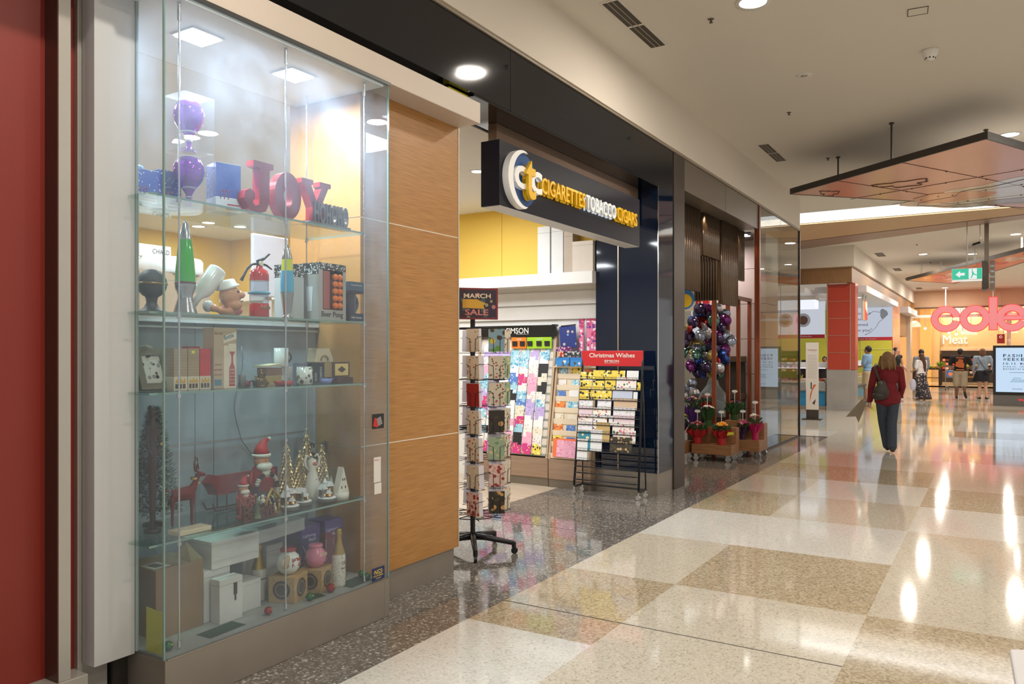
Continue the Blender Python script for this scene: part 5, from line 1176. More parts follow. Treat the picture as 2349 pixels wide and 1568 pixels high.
fluted('hanging fluted fin box, third one reaching lowest over the timber posts', 11.50, 12.35, 2.34, -3.46)
fluted('hanging fluted fin box, short lamp-lit one at the right of the florist opening', 12.42, 12.9, 2.78, -3.5, 7)
for lab, x, y in (('small florist spotlight between the first and second fin boxes', -3.42, 10.62), ('small florist spotlight between the third and last fin boxes', -3.42, 12.39)):
    downlight(lab, x, y, 3.598, .03)
    l = bpy.data.lights.new('florist_spot', 'SPOT'); l.energy = 7; l.color = (1, .66, .34); l.spot_size = 1.5; l.shadow_soft_size = .02
    o_ = bpy.data.objects.new('florist_spot', l); C.objects.link(o_); o_.location = (x+.02, y+.1, 3.57); o_.rotation_euler = (0, 0, 0)
for lab, x, y in (('square multi-lamp ceiling fitting at the left of the florist soffit', -3.75, 10.3), ('square multi-lamp ceiling fitting mid florist soffit', -3.75, 11.6), ('lit square ceiling fitting at the right of the florist soffit', -3.55, 13.2)):
    t = thing('multi_lamp', lab, 'ceiling light', (x, y, 3.598))
    b = MB(); b.box(-.14, -.2, -.02, .14, .2, 0); obj('frame', b, blackm, t)
    b = MB(); b.lathe([(0, -.022), (.06, -.022)], (0, -.09, 0)); b.lathe([(0, -.022), (.06, -.022)], (0, .09, 0)); obj('lamp_head', b, lampm if 'lit' in lab[:4] else chrome, t)
redwood = wood('red_timber', (112, 52, 28), (146, 74, 42), 'Z', 3, 20, .35)
t = thing('timber_screen', 'reddish timber post screen standing at the florist front', 'timber screen', (-3.30, 12.0, 0))
for y, zt in ((11.84, 3.59), (12.57, 2.5), (13.18, 2.5), (13.88, 2.5)):
    b = MB(); b.box(-.39, y-12-.025, .0, -.33, y-12+.025, zt); obj('post', b, redwood, t, bev=.002)
b = MB(); b.box(-.39, .5, 2.5, -.33, 1.93, 2.56); obj('top_rail', b, redwood, t)
b = MB(); b.box(-3.26, 12.66, 0, -3.18, 12.73, 3.955); struct('trim_27', b, redwood)
# shopfront glass
gl2 = glass('shopfront_glass', (238, 240, 236), boost=1.2)
b = MB(); b.box(-3.205, 12.735, .03, -3.195, 15.70, 3.955); struct('window_1', b, gl2)
b = MB(); b.box(-3.22, 15.70, 0, -3.18, 15.74, 3.96); b.box(-3.21, 12.74, 0, -3.19, 15.70, .03); b.box(-3.21, 12.74, 3.955, -3.19, 15.7, 3.985); struct('trim_28', b, M('dark_bronze_frame', (60, 50, 42), rough=.4, metal=.5))
b = MB(); b.box(-3.204, 14.2, .03, -3.196, 14.208, 3.955); struct('trim_29', b, M('silicone_joint', (150, 156, 150), rough=.4))
b = MB(); b.box(-8, 9.0, 0, -7.9, 15.5, 3.6); struct('wall_florist_rear', b, M('florist_rear', (150, 140, 130), rough=.7))
t = thing('service_counter', 'dark brown florist counter with a shelf recess behind the timber posts', 'counter', (-4.2, 13.7, 0))
b = MB(); b.box(-.45, -.1, 0, .45, .25, .80); b.box(-.45, .2, .8, .45, .25, 1.5); obj('body', b, M('counter_dark', (64, 54, 48), rough=.5), t, bev=.004)
b = MB(); b.box(-.47, -.14, .80, .47, .25, .90); b.box(-.47, -.02, 1.45, .47, .26, 1.55); obj('worktop', b, M('counter_brown', (92, 72, 58), rough=.4), t, bev=.004)
# planter trolleys
tw = wood('trolley_timber', (124, 84, 52), (156, 112, 72), 'X', 4, 14, .5)
def trolley(lab, x, y, w, d, h, rz=0, step=False):
    t = thing('plant_trolley', lab, 'trolley', (x, y, 0), rz)
    b = MB(); b.box(-w/2, -d/2, .10, w/2, d/2, .10+h); obj('deck', b, tw, t, bev=.004)
    if step:
        b = MB(); b.box(-w/2, d*.1, .10+h, w/2, d/2, .10+h+.24); obj('raised_step', b, tw, t, bev=.004)
    for sx in (-.4, .4):
        for sy in (-.4, .4):
            b = MB(); m_ = b.mark(); b.cyl((0, 0, -.015), .04, .03, seg=18); b.xf(m_, Matrix.Translation((w*sx, d*sy, .04)) @ Matrix.Rotation(PI/2, 4, 'X')); b.bx((w*sx, d*sy, .085), (.05, .05, .03)); obj('castor', b, chrome, t)
    return t
trolley('long low timber plant trolley in the middle of the florist front', -3.56, 11.58, .60, .42, .15, .0, True)
trolley('timber plant trolley at the right, nearest the shopfront glass', -3.20, 12.3, .34, .5, .17, .0, True)
trolley('timber plant trolley partly hidden behind the brown pier', -4.12, 11.35, .42, .5, .17, 0)
trolley('tall timber plant trolley behind the middle one', -3.48, 12.35, .22, .40, .45, 0)
leafm = M('leaf_green', (50, 84, 44), rough=.5, var=.3, scale=30)
def bouquet(lab, loc, R, wrapm, flowers, potm=None, tag_=True, seed=0, H=.3):
    q = random.Random(seed); t = thing('bouquet', lab, 'flowers', loc)
    b = MB(); b.lathe([(0, 0), (R*.42, 0), (R*.5, H*.38)], seg=10, sm=False); obj('pot_box', b, potm or wrapm, t)
    b = MB()
    prof = []
    for k in range(24):
        a = 2*PI*k/24; ri = R*.48; ro = R*(1.02+.16*math.sin(k*2.4+seed)); prof.append((ri*math.cos(a), ri*math.sin(a), H*.3)); prof.append((ro*math.cos(a), ro*math.sin(a), H*(.68+.16*math.sin(k*3.7+seed))))
    b.add(prof, [(2*k, (2*k+2) % 48, (2*k+3) % 48, 2*k+1) for k in range(24)], 0); obj('wrapping', b, wrapm, t)
    b = MB()
    for i in range(90):
        a = q.random()*2*PI; r = R*.85*math.sqrt(q.random()); z = H*(.6+.25*q.random()); c0 = Vector((r*math.cos(a), r*math.sin(a), z)); d_ = Vector((math.cos(a)*.6, math.sin(a)*.6, 1)).normalized()*R*.5; w_ = d_.cross(Vector((q.random()-.5, q.random()-.5, .2))).normalized()*R*.09
        b.add([c0, c0+d_*.5+w_, c0+d_, c0+d_*.5-w_], [(0, 1, 2, 3)])
    obj('foliage', b, leafm, t)
    for fi, (col, num, fr) in enumerate(flowers):
        for i in range(num):
            a = q.random()*2*PI; r = R*.72*math.sqrt(q.random()); z = H*(.84+.2*(1-r/R)+.1*q.random())
            b = MB(); m_ = b.mark()
            for p in range(9):
                aa = p*2*PI/9; b.sph((fr*.6*math.cos(aa), fr*.6*math.sin(aa), 0), (fr*.42, fr*.42, fr*.2), seg=8, n=5)
            b.sph((0, 0, fr*.12), fr*.4, seg=8, n=6); b.xf(m_, Matrix.Translation((r*math.cos(a), r*math.sin(a), z)) @ Matrix.Rotation(.7*r/R, 4, Vector((-math.sin(a), math.cos(a), 0)).normalized()))
            obj('flower_head', b, col, t)
    if tag_:
        b = MB(); b.box(-.004, -.002, H*.8, .004, .002, H*1.55); m_ = b.mark(); b.lathe([(0, -.002), (.038, -.002), (.038, .002), (0, .002)], seg=16, sx=1.2, sy=.6, sm=False); b.xf(m_, Matrix.Translation((0, 0, H*1.6)) @ Matrix.Rotation(PI/2, 4, 'X')); obj('price_stake', b, white, t)
def fm(n, c): return M('petal_'+n, c, rough=.6, var=.15, scale=40)
WHT, YEL, ORG, PNK, PUR, RED, MAG = fm('white', (226, 222, 206)), fm('yellow', (226, 190, 40)), fm('orange', (230, 150, 30)), fm('pink', (206, 130, 140)), fm('purple', (110, 50, 130)), fm('red', (150, 30, 40)), fm('magenta', (170, 40, 100))
redwrap = M('red_tissue', (166, 28, 32), rough=.5, var=.2, scale=20); purw = M('purple_tissue', (52, 30, 62), rough=.5, var=.2, scale=20); magb = M('magenta_box', (170, 24, 84), rough=.35)
bouquet('small pink and red flowers in a flared red wrap, left on the middle trolley', (-3.79, 11.44, .252), .15, redwrap, [(PNK, 8, .028), (RED, 6, .026)], seed=1, H=.30)
bouquet('bouquet of yellow-orange gerberas in a red patterned pot, front of the middle trolley', (-3.43, 11.45, .252), .14, redwrap, [(ORG, 5, .05), (WHT, 14, .015)], seed=2, H=.30)
bouquet('white daisy bouquet above a magenta box on the right trolley', (-3.12, 12.16, .272), .11, magb, [(WHT, 4, .05), (PNK, 3, .032)], seed=3, H=.36)
bouquet('deep purple-wrapped bouquet of magenta roses left of the magenta box', (-3.30, 12.13, .272), .09, purw, [(MAG, 6, .034), (PNK, 2, .03)], seed=4, H=.27)
bouquet('tall white and green bouquet behind the red-wrapped flowers', (-3.72, 11.70, .492), .12, leafm, [(WHT, 9, .03), (PUR, 2, .03)], seed=5, H=.30)
bouquet('yellow and white bouquet beside the brown pier', (-4.06, 11.40, .272), .13, purw, [(YEL, 7, .032), (WHT, 5, .02)], seed=6, H=.42, tag_=False)
bouquet('purple-wrapped tall bouquet with yellow tops at the rear left', (-4.02, 11.9, .4), .13, M('violet_wrap', (84, 44, 120), rough=.4), [(YEL, 3, .03), (PUR, 5, .03)], seed=7, H=.5, tag_=False)
bouquet('mixed dark blue and rust bouquet on the tall rear trolley', (-3.48, 12.32, .553), .14, leafm, [(fm('rust', (140, 60, 30)), 6, .026), (fm('blue', (60, 60, 120)), 5, .026)], seed=8, H=.28)
bouquet('red tissue bouquet in the rear centre behind the white flowers', (-3.84, 12.05, .602), .12, redwrap, [(RED, 6, .03)], seed=9, H=.32, tag_=False)
b = MB(); b.cyl((0, 0, 0), .09, .58, seg=20); b.lathe([(.10, .56), (.10, .6), (0, .6)], seg=20); obj('flower_plinth', b, M('plinth_dark', (70, 60, 52)), loc=(-3.84, 12.05, 0), label='dark round plinth under the rear bouquets', cat='plinth')
obj('flower_plinth', b, M('plinth_dark'), loc=(-4.02, 11.9, 0), label='dark round plinth carrying the purple-wrapped bouquet', cat='plinth').scale = (.9, .9, .66)
b = MB(); b.prism([(-.05, -.02), (.06, 0), (.05, .035), (-.03, .03)], (0, 0, 0), UX, UZ, (0, .002, 0)); obj('yellow_gift_card', b, M('card_yellow'), loc=(-3.27, 11.34, .42), label='yellow gift card stuck in the orange gerbera bouquet', cat='card')
# foil balloons
t = thing('balloon_stand', 'thin black pole stand holding the foil balloon cluster', 'stand', (-3.83, 12.05, 0))
b = MB(); b.cyl((0, .35, .0), .14, .02); b.cyl((0, .35, .02), .014, 1.9); obj('pole', b, black, t)
bcol = [M('foil_%d' % i, c, rough=.16, metal=.8, var=.35, scale=14) for i, c in enumerate(((150, 160, 180), (60, 90, 170), (110, 50, 110), (170, 60, 60), (90, 130, 120), (190, 170, 110), (70, 60, 90), (190, 190, 196)))]
BN = ['silver-grey', 'blue', 'plum', 'red', 'teal-grey', 'pale gold', 'dark violet', 'bright silver']
bm2 = []
for m_ in bcol:
    b = MB(); b.lathe([(0, -.055), (.05, -.05), (.09, -.032), (.118, -.006), (.125, 0), (.118, .006), (.09, .032), (.05, .05), (0, .055)], seg=22); b.xf(0, Matrix.Rotation(PI/2, 4, 'X')); b.tube([(0, 0, -.12), (0, 0, -.15)], [.006, .016], 0, 6); bm2.append(mesh('foil_balloon', b, m_))
q = random.Random(21); nb_ = 0
for lay in range(11):
    for i in range(6+(lay % 2)):
        x = -4.17+.105*i+(-.05 if lay % 2 else 0)+q.uniform(-.02, .02); z = 1.28+lay*.103+q.uniform(-.02, .02); y = 12.3+q.uniform(-.22, .15)
        k = q.choice((0, 0, 1, 2, 3, 4, 5, 6, 6, 7, 2, 4)); edge = abs(i-2.7)+abs(lay-5)*.45
        if edge > 4.1: continue
        nb_ += 1
        obj('foil_balloon', bm2[k], None, loc=(x, y, z), rot=(q.uniform(-.5, .5), q.uniform(-.3, .3), q.uniform(-.9, .9)), label='%s foil balloon, %s layer up, %s from left in the cluster' % (BN[k], ORD[lay], ORD[i]), cat='balloon', group='foil balloons in the florist cluster').scale = (.78, .78, .78)
for i, (x, z) in enumerate(((-4.16, 1.02), (-4.06, .96), (-4.10, 1.12), (-4.18, .90))):
    obj('foil_balloon', bm2[7 if i % 2 else 0], None, loc=(x, 12.1, z), rot=(.2, 0, .4*i), label='small silver foil balloon, %s of the low bunch below the main cluster' % ORD[i], cat='balloon', group='low silver balloons').scale = (.7, .7, .7)
celm = glass('cellophane', (224, 230, 232), dust=.25, boost=2.0, gl_rough=.08)
t = thing('gift_hamper', 'large gift hamper wrapped in crinkled clear cellophane behind the first post', 'hamper', (-4.02, 12.95, .55))
b = MB(); q = random.Random(3); pr_ = []
for i in range(7):
    z = i*.13; r = (.30, .30, .27, .2, .1, .05, .10)[i]
    for k in range(14): pr_.append(((r+q.uniform(-.02, .02))*math.cos(k*PI/7), (r+q.uniform(-.02, .02))*math.sin(k*PI/7), z))
b.add(pr_, [(14*i+k, 14*i+(k+1) % 14, 14*(i+1)+(k+1) % 14, 14*(i+1)+k) for i in range(6) for k in range(14)]); obj('cellophane', b, celm, t)
b = MB(); b.sph((0, 0, .14), (.2, .2, .14)); obj('soft_toy', b, M('grey_plush', (110, 120, 120), rough=.9), t)
b = MB(); b.box(-.28, -.2, -.55, .28, .2, 0); obj('hamper_plinth', b, M('plinth_dark'), loc=(-4.02, 12.97, .55), label='dark box plinth under the cellophane hamper', cat='plinth')
# ================================================================ MALL CEILING FITTINGS
ZC = 4.56
for lab, x, y, r in (('large round downlight in the mall ceiling at the top edge of the picture', -1.73, 6.67, .13), ('round downlight half hidden by the right corner of the pink canopy', .18, 12.54, .13),
        ('round downlight over the middle of the mall, first beyond the timber beam', -1.79, 21.5, .13), ('round downlight over the middle of the mall, second beyond the timber beam', -1.8, 26.3, .13), ('round downlight just in front of the pink-lit far end of the ceiling', -1.88, 40.3, .14),
        ('round downlight right of the hanging exit sign rod', -.55, 27.0, .13), ('round downlight near the far canopy rod at the right edge', .46, 23.1, .13)):
    downlight(lab, x, y, ZC, r)
gm = M('grille_dark', (66, 58, 50), rough=.6)
def vent(lab, x, y0, y1, w=.14, z=ZC):
    t = thing('air_vent', lab, 'vent', (x, y0, z), 0)
    n = y1-y0
    b = MB(); b.box(-w/2-.02, 0, -.008, w/2+.02, n, -.0005, 0); obj('frame', b, cm_, t)
    b = MB(); b.box(-w/2, .02, -.0105, w/2, n/2-.02, -.008); b.box(-w/2, n/2+.02, -.0105, w/2, n-.02, -.008); obj('grille', b, gm, t)
    b = MB()
    for i in (1, 2): b.box(-w/2+w*i/3-.004, .02, -.012, -w/2+w*i/3+.004, n-.02, -.0105)
    obj('blade', b, M('blade_grey', (160, 150, 134)), t)
vent('dark double slot air vent in the mall ceiling nearest the camera', -2.75, 6.0, 7.15)
vent('dark double slot air vent in the mall ceiling above the brown pier', -2.78, 11.25, 12.4)
for lab, y in (('small dark air vent, nearest of four beyond the timber beam', 25.2), ('small dark air vent, second of four beyond the timber beam', 30.1), ('small dark air vent, third of four beyond the timber beam', 34.4), ('small dark air vent, farthest of four beyond the timber beam', 39.4)): vent(lab, -2.9, y, y+1.0, .22)
def sprinkler(lab, x, y):
    t = thing('sprinkler', lab, 'sprinkler', (x, y, ZC))
    b = MB(); b.lathe([(0, 0), (.03, 0), (.026, -.008), (.01, -.012), (.008, -.03), (.017, -.034), (.017, -.037), (0, -.037)], seg=14); obj('head', b, M('sprinkler_grey', (96, 88, 80), metal=.5), t)
    b = MB(); b.lathe([(.031, 0), (.036, 0), (.034, -.004), (.03, -.004)], seg=18); obj('ring', b, cm_, t)
for lab, x, y in (('ceiling sprinkler left of the topmost downlight', -2.13, 6.8), ('ceiling sprinkler above the second vent, mid ceiling', -2.14, 9.94), ('ceiling sprinkler near the left tip of the pink canopy', -2.14, 12.58), ('tiny ceiling sprinkler nearest beyond the timber beam', -1.78, 23.8), ('tiny ceiling sprinkler second beyond the timber beam', -1.75, 28.7), ('tiny ceiling sprinkler third beyond the timber beam', -2.2, 33.6)): sprinkler(lab, x, y)
t = thing('smoke_detector', 'white domed smoke detector in the upper right of the ceiling', 'smoke detector', (-.53, 8.63, ZC))
b = MB(); b.lathe([(0, 0), (.075, 0), (.075, -.015), (.065, -.05), (.045, -.075), (.04, -.095), (0, -.1)], seg=26); obj('body', b, white, t)
b = MB()
for k in range(8): b.bx((.043*math.cos(k*PI/4), .043*math.sin(k*PI/4), -.083), (.012, .012, .012))
obj('sensor_slots', b, black, t)
t = thing('ceiling_hatch', 'small square speaker hatch in the ceiling beyond the topmost downlight', 'hatch', (-.56, 7.59, ZC), .1)
b = MB(); b.box(-.075, -.075, -.004, .075, .075, 0); obj('plate', b, cm_, t)
b = MB()
for q_ in ((-.08, -.08, .08, -.074), (-.08, .074, .08, .08), (-.08, -.08, -.074, .08), (.074, -.08, .08, .08)): b.box(q_[0], q_[1], -.0065, q_[2], q_[3], -.004)
obj('edge', b, gm, t)
t = thing('ceiling_sensor', 'flush round white sensor in the ceiling between hatch and canopy', 'sensor', (-1.72, 8.71, ZC))
b = MB(); b.lathe([(0, -.006), (.07, -.006), (.085, 0), (0, 0)], seg=26); obj('plate', b, white, t)
b = MB(); b.lathe([(.02, -.0065), (.035, -.0065), (.035, -.009), (.02, -.009)], seg=18); obj('lens', b, metal, t)
# pink canopies
pinkc = M('canopy_pink', (226, 160, 134), rough=.2, spec=.4, var=.1, scale=.6)
canopyw = M('canopy_pale_print', (226, 210, 186), rough=.14, spec=.6, var=.12, scale=6)
canopyo = M('canopy_orange_print', (222, 146, 92), rough=.14, spec=.6)
dkf = M('canopy_frame', (54, 48, 42), rough=.4)
t = thing('ceiling_canopy', 'large glossy pink printed canopy panel hung below the ceiling, upper right', 'canopy', (0, 13, 4.0))
pl = [(-2.61, -.78), (-.07, -2.78), (2.2, 2.0), (1.4, 3.4)]
b = MB(); b.prism(pl, (0, 0, 0), UX, UY, (0, 0, .02)); obj('panel', b, pinkc, t)
b = MB(); b.prism(pl, (0, 0, .021), UX, UY, (0, 0, .02)); obj('backing', b, M('canopy_bounce_slab', (150, 146, 140)), t)  # unseen grey slab added to keep orange bounce off the ceiling
b = MB()
for i in range(4):
    p, q_ = pl[i], pl[(i+1) % 4]; dx, dy = q_[0]-p[0], q_[1]-p[1]; ln = math.hypot(dx, dy); nx, ny = dy/ln*.012, -dx/ln*.012
    b.prism([(p[0]-nx, p[1]-ny), (q_[0]-nx, q_[1]-ny), (q_[0]+nx, q_[1]+ny), (p[0]+nx, p[1]+ny)], (0, 0, -.004), UX, UY, (0, 0, .085))
obj('edge_frame', b, dkf, t)
def blob(cx_, cy_, rx, ry, n, wob, seed, a0=0):
    q = random.Random(seed); ph = q.random()*6
    return [(cx_+rx*(1+wob*math.sin(3*k*2*PI/n+ph)+wob*.6*math.sin(7*k*2*PI/n+ph*2))*math.cos(k*2*PI/n+a0), cy_+ry*(1+wob*math.sin(3*k*2*PI/n+ph)+wob*.6*math.sin(7*k*2*PI/n+ph*2))*math.sin(k*2*PI/n+a0)) for k in range(n)]
b = MB(); b.prism(blob(.25, .9, 1.3, 1.05, 40, .16, 2), (0, 0, -.003), UX, UY, (0, 0, .0025), 0); b.prism(blob(-.55, .75, .55, .42, 40, .06, 3), (0, 0, -.005), UX, UY, (0, 0, .0018), 1)
b.prism(blob(.3, 1.6, .8, .3, 40, .2, 6), (0, 0, -.0065), UX, UY, (0, 0, .0012), 2); b.prism(blob(.65, .75, .32, .25, 4, .0, 6, .5), (0, 0, -.0065), UX, UY, (0, 0, .0012), 3); b.prism(blob(.7, 1.35, .3, .2, 4, .0, 6, .6), (0, 0, -.0065), UX, UY, (0, 0, .0012), 3)
obj('printed_artwork', b, [canopyw, canopyo, M('canopy_taupe', (160, 142, 120), rough=.14), M('canopy_white_reflection', (226, 228, 232), rough=.14)], t)  # white in the artwork is the panel's glossy reflection, painted in
b = MB()
ln_ = M('canopy_line', (60, 40, 32), rough=.5)
for (x0, y0), (x1, y1) in (((-1.85, -1.38), (.4, 2.5)), ((-.98, -2.06), (1.7, 2.85)), ((-1.9, .1), (.75, -1.0)), ((-1.4, .9), (1.2, -.1)), ((-.9, 1.4), (1.6, .8))):
    b.tube([(x0, y0, -.002), (x1, y1, -.002)], .004, 0, 4)
    for k in range(1, 6): b.sph((x0+(x1-x0)*k/6, y0+(y1-y0)*k/6, -.003), .012, seg=8, n=4)
for sd, cxx, cyy, rx, ry in ((5, -1.1, -.7, .32, .2), (7, -2.1, -.55, .12, .2), (2, .35, 1.0, 1.17, .97)):
    bl = blob(cxx, cyy, rx, ry, 40, .16 if sd == 2 else .25, sd); bl.append(bl[0]); b.tube([(p[0], p[1], -.003) for p in bl], .006, 0, 4)
obj('printed_lines', b, ln_, t)
for x, y in ((-1.12, -2.33+.42), (-.09, -.92), (-2.0, -.4), (1.2, 1.5)):
    b = MB(); b.cyl((x, y, .03), .012, .53, seg=10); b.cyl((x, y, .54), .03, .02, seg=14); obj('hanging_rod', b, dkf, t)
t = thing('ceiling_canopy', 'smaller orange and pink printed canopy hung far down the mall, behind the exit sign', 'canopy', (0, 27, 4.0))
pl = [(-2.45, 1.75), (-.35, -2.9), (2.2, -8.5), (3.2, -5.2), (-1.15, 3.9)]
pl = [(-2.45, 1.75), (-.35, -2.9), (1.0, -5.9), (2.6, -4.0), (.67, -2.4), (-1.15, 3.9)]
b = MB(); b.prism(pl, (0, 0, 0), UX, UY, (0, 0, .02)); obj('panel', b, M('canopy_orange', (222, 132, 86), rough=.2, spec=.4, var=.3, scale=2), t)
b = MB(); b.prism(pl, (0, 0, .021), UX, UY, (0, 0, .02)); obj('backing', b, M('canopy_bounce_slab'), t)  # the same added slab, unseen, against coloured bounce from the lamps above
b = MB()
for i in range(6):
    p, q_ = pl[i], pl[(i+1) % 6]; dx, dy = q_[0]-p[0], q_[1]-p[1]; l_ = math.hypot(dx, dy); nx, ny = dy/l_*.02, -dx/l_*.02
    b.prism([(p[0]-nx, p[1]-ny), (q_[0]-nx, q_[1]-ny), (q_[0]+nx, q_[1]+ny), (p[0]+nx, p[1]+ny)], (0, 0, -.004), UX, UY, (0, 0, .10))
obj('edge_frame', b, dkf, t)
b = MB()
for k, (x, y) in enumerate(((-1.6, .9), (-.9, .0), (-.5, -1.2), (-.1, -2.4), (.5, -3.4), (1.0, -4.3), (-1.0, 1.8))): b.prism(blob(x, y, .35, .5, 20, .25, k), (0, 0, -.004), UX, UY, (0, 0, .003), k % 3)
obj('printed_artwork', b, [M('canopy_coral', (226, 96, 84), rough=.14), canopyw, M('canopy_rust', (180, 100, 70), rough=.14)], t)
for x, y in ((-2.0, 1.6), (-1.45, 1.6), (-.45, -1.8), (.6, -3.6)):
    b = MB(); b.cyl((x, y, .03), .02, .53, seg=10); obj('hanging_rod', b, white, t)
# exit sign
t = thing('exit_sign', 'green illuminated exit sign with arrow and running figure, hung from the ceiling', 'exit sign', (-.51, 20, 3.21))
b = MB(); b.box(-.29, 0, 0, .29, .05, .27, 0); obj('housing', b, white, t)
b = MB(); b.box(-.285, -.004, .03, .285, 0, .265); obj('lit_face', b, M('exit_green', (56, 200, 160), emit=1.2), t)
em = M('exit_white', (250, 255, 252), emit=1.1)
b = MB(); b.prism([(-.22, .14), (-.13, .22), (-.13, .175), (-.04, .175), (-.04, .115), (-.13, .115), (-.13, .07)], (0, -.0045, 0), UX, UZ, (0, -.001, 0)); obj('arrow', b, em, t)
b = MB(); b.box(.035, -.0055, .03, .19, -.0045, .262, 0); m_ = b.mark()
b.prism([(.09, .2), (.115, .21), (.14, .15), (.19, .12), (.2, .13), (.22, .11), (.2, .1), (.14, .12), (.12, .13), (.11, .09), (.085, .05), (.07, .055), (.09, .1), (.1, .15)], (0, -.0056, 0), UX, UZ, (0, -.001, 0), 1); b.sph((.10, -.006, .232), (.014, .001, .014), 1); obj('running_figure', b, [em, M('exit_green')], t)
b = MB(); b.box(-.29, -.003, -.012, .29, .053, .0); obj('light_strip', b, em, t)
b = MB(); b.cyl((0, .025, .27), .014, 1.08, seg=10); b.cyl((0, .025, 1.33), .04, .02); obj('hanging_rod', b, metal, t)
# directional sign blade, seen nearly edge-on
t = thing('direction_sign', 'dark two-blade directory sign hung edge-on beside the exit sign', 'sign', (-.17, 20.6, 3.02))
b = MB(); b.box(-.015, -.05, .03, .075, .05, 1.54); obj('post', b, M('post_grey', (130, 118, 104), rough=.3, metal=.6), t)
for x0, x1, mt_ in ((-.06, .04, M('blade_dark', (70, 64, 56), rough=.3)), (.09, .19, M('blade_brown', (118, 104, 88), rough=.35))):
    b = MB(); b.box(x0, -.3, 0 if x0 < 0 else -.0, x1, .3, .64); obj('blade', b, mt_, t, bev=.004)
b = MB()
for i, s_ in enumerate(('Car park', 'Toilets', 'Food', 'Lifts')): b.text(s_, (.10, -.302, .50-.12*i), UX, UZ, .045, .001, w=.075); b.text(s_, (.191, -.26, .50-.12*i), UY, UZ, .06, .001, w=.4)
obj('lettering', b, M('letter_glow', (240, 244, 250), emit=.8), t)
t = thing('security_camera', 'small black security camera on a white bracket beside the directory sign post', 'camera', (-.31, 20.55, 4.08))
b = MB(); b.box(.03, -.02, .0, .12, .04, .05); obj('bracket', b, white, t)
b = MB(); b.tube([(-.10, -.1, -.03), (.02, .0, .02)], .025, 0, 10); b.sph((.03, 0, .02), .03); obj('body', b, black, t)
b = MB(); b.cyl((.04, 0, .045), .009, .435, seg=8); obj('hanging_rod', b, metal, t)
# ================================================================ RED COLUMN, CHICKEN SHOP
redc = M('column_red', (178, 62, 42), rough=.4, var=.04)
b = MB()
for i in range(5): b.box(-3.985, 23.41, 1.145+.48*i, -3.40, 23.9, 1.145+.48*i+.47)
struct('wall_red_column', b, redc)
b = MB()
for i in range(6): b.box(-3.995, 23.40, 1.132+.48*i, -3.40, 23.905, 1.145+.48*i)
b.box(-4.01, 23.40, 1.13, -3.985, 23.9, 3.56); b.box(-3.41, 23.40, 1.13, -3.385, 23.9, 3.56)
struct('trim_30', b, M('rosy_metal', (190, 150, 130), rough=.35, metal=.5))
b = MB(); b.box(-3.385, 23.41, 1.14, -3.27, 23.9, 3.55); struct('wall_side_panel', b, M('side_panel_pink', (196, 92, 76), rough=.3, metal=.2))
b = MB(); b.box(-4.01, 23.38, .12, -3.38, 23.92, 1.13); b.box(-4.02, 23.36, 0, -3.36, 23.94, .12); b.box(-3.38, 23.39, 0, -3.27, 23.91, 1.13); struct('baseboard_stone', b, M('grey_stone', (156, 152, 146), rough=.3, var=.2, scale=2.5))
chw = M('deli_white', (232, 234, 240), rough=.35, var=.02)
def slab(lab, x0, y0, x1, y1, z0, z1):
    b = MB(); b.box(x0, y0, z0, x1, y1, z1); struct('ceiling', b, chw)
slab('', -9, 22.6, -4.45, 32.5, 3.28, 3.42); slab('', -4.45, 24.0, -3.06, 32.6, 3.34, 3.52)
t = thing('light_box', 'long bright white light box hung over the chicken shop counter', 'light box', (-5.6, 24.3, 2.92))
b = MB(); b.box(-2.2, -.3, 0, 1.15, .3, .25); obj('diffuser', b, M('lightbox_white', (240, 244, 255), emit=1.3), t)
b = MB(); b.box(-2.22, -.32, .25, 1.17, .32, .365); obj('frame', b, white, t)
for x, y in ((-3.75, 25.3), (-3.6, 26.4)): downlight('round downlight in the white soffit right of the red column, %s one' % ('left' if x < -3.7 else 'right'), x, y, 3.34, .10)
lime = M('lime_wall', (222, 216, 76), rough=.5, var=.03)
# menu boards
t = thing('menu_board', 'white menu board with plates of food and a red stripe over the chicken counter', 'menu board', (-5.9, 26.2, 2.1))
b = MB(); b.box(-3, 0, 0, 1.35, .06, 1.15); obj('panel', b, M('menu_white', (222, 228, 240), emit=.9), t)
b = MB(); b.box(-3, -.01, -.02, 1.35, 0, .10); obj('red_stripe', b, M('menu_red', (196, 40, 60), rough=.4), t)
b = MB()
for i in range(7): m_ = b.mark(); b.lathe([(0, 0), (.22, 0), (.22, .01), (0, .01)], seg=24, m=0, sm=False); b.lathe([(0, .01), (.14, .01), (.1, .03), (0, .035)], seg=18, m=1+i % 2); b.xf(m_, Matrix.Translation((-2.6+i*.55, -.005, .56)) @ Matrix.Rotation(PI/2, 4, 'X'))
obj('plate_pictures', b, [M('plate_blue_white', (206, 216, 232)), M('food_brown', (120, 84, 70), var=.5, scale=30), M('food_grey', (130, 116, 120), var=.5, scale=30)], t)
b = MB(); b.text('Flame grilled', (-1.3, -.011, .02), UX, UZ, .05, .001, w=.8); b.text('Salads', (.6, -.011, .02), UX, UZ, .05, .001, w=.35); obj('lettering', b, white, t)
b = MB(); b.box(-9.0, 27.0, 0, -4.55, 27.1, 2.2); struct('wall_lime', b, lime)
t = thing('name_board', 'cream shop name board with large red lettering beyond the balloon cluster', 'sign', (-7.0, 22.45, 2.85))
b = MB(); b.box(-1.5, -.0, 0, 1.5, .06, .75); obj('board', b, M('board_cream', (224, 216, 196), rough=.4), t)
b = MB(); b.text('Red Rooster', (-.48, -.006, .18), UX, UZ, .25, .006, w=1.9, bold=.03); obj('lettering', b, M('rooster_red', (206, 30, 34), rough=.35), t)
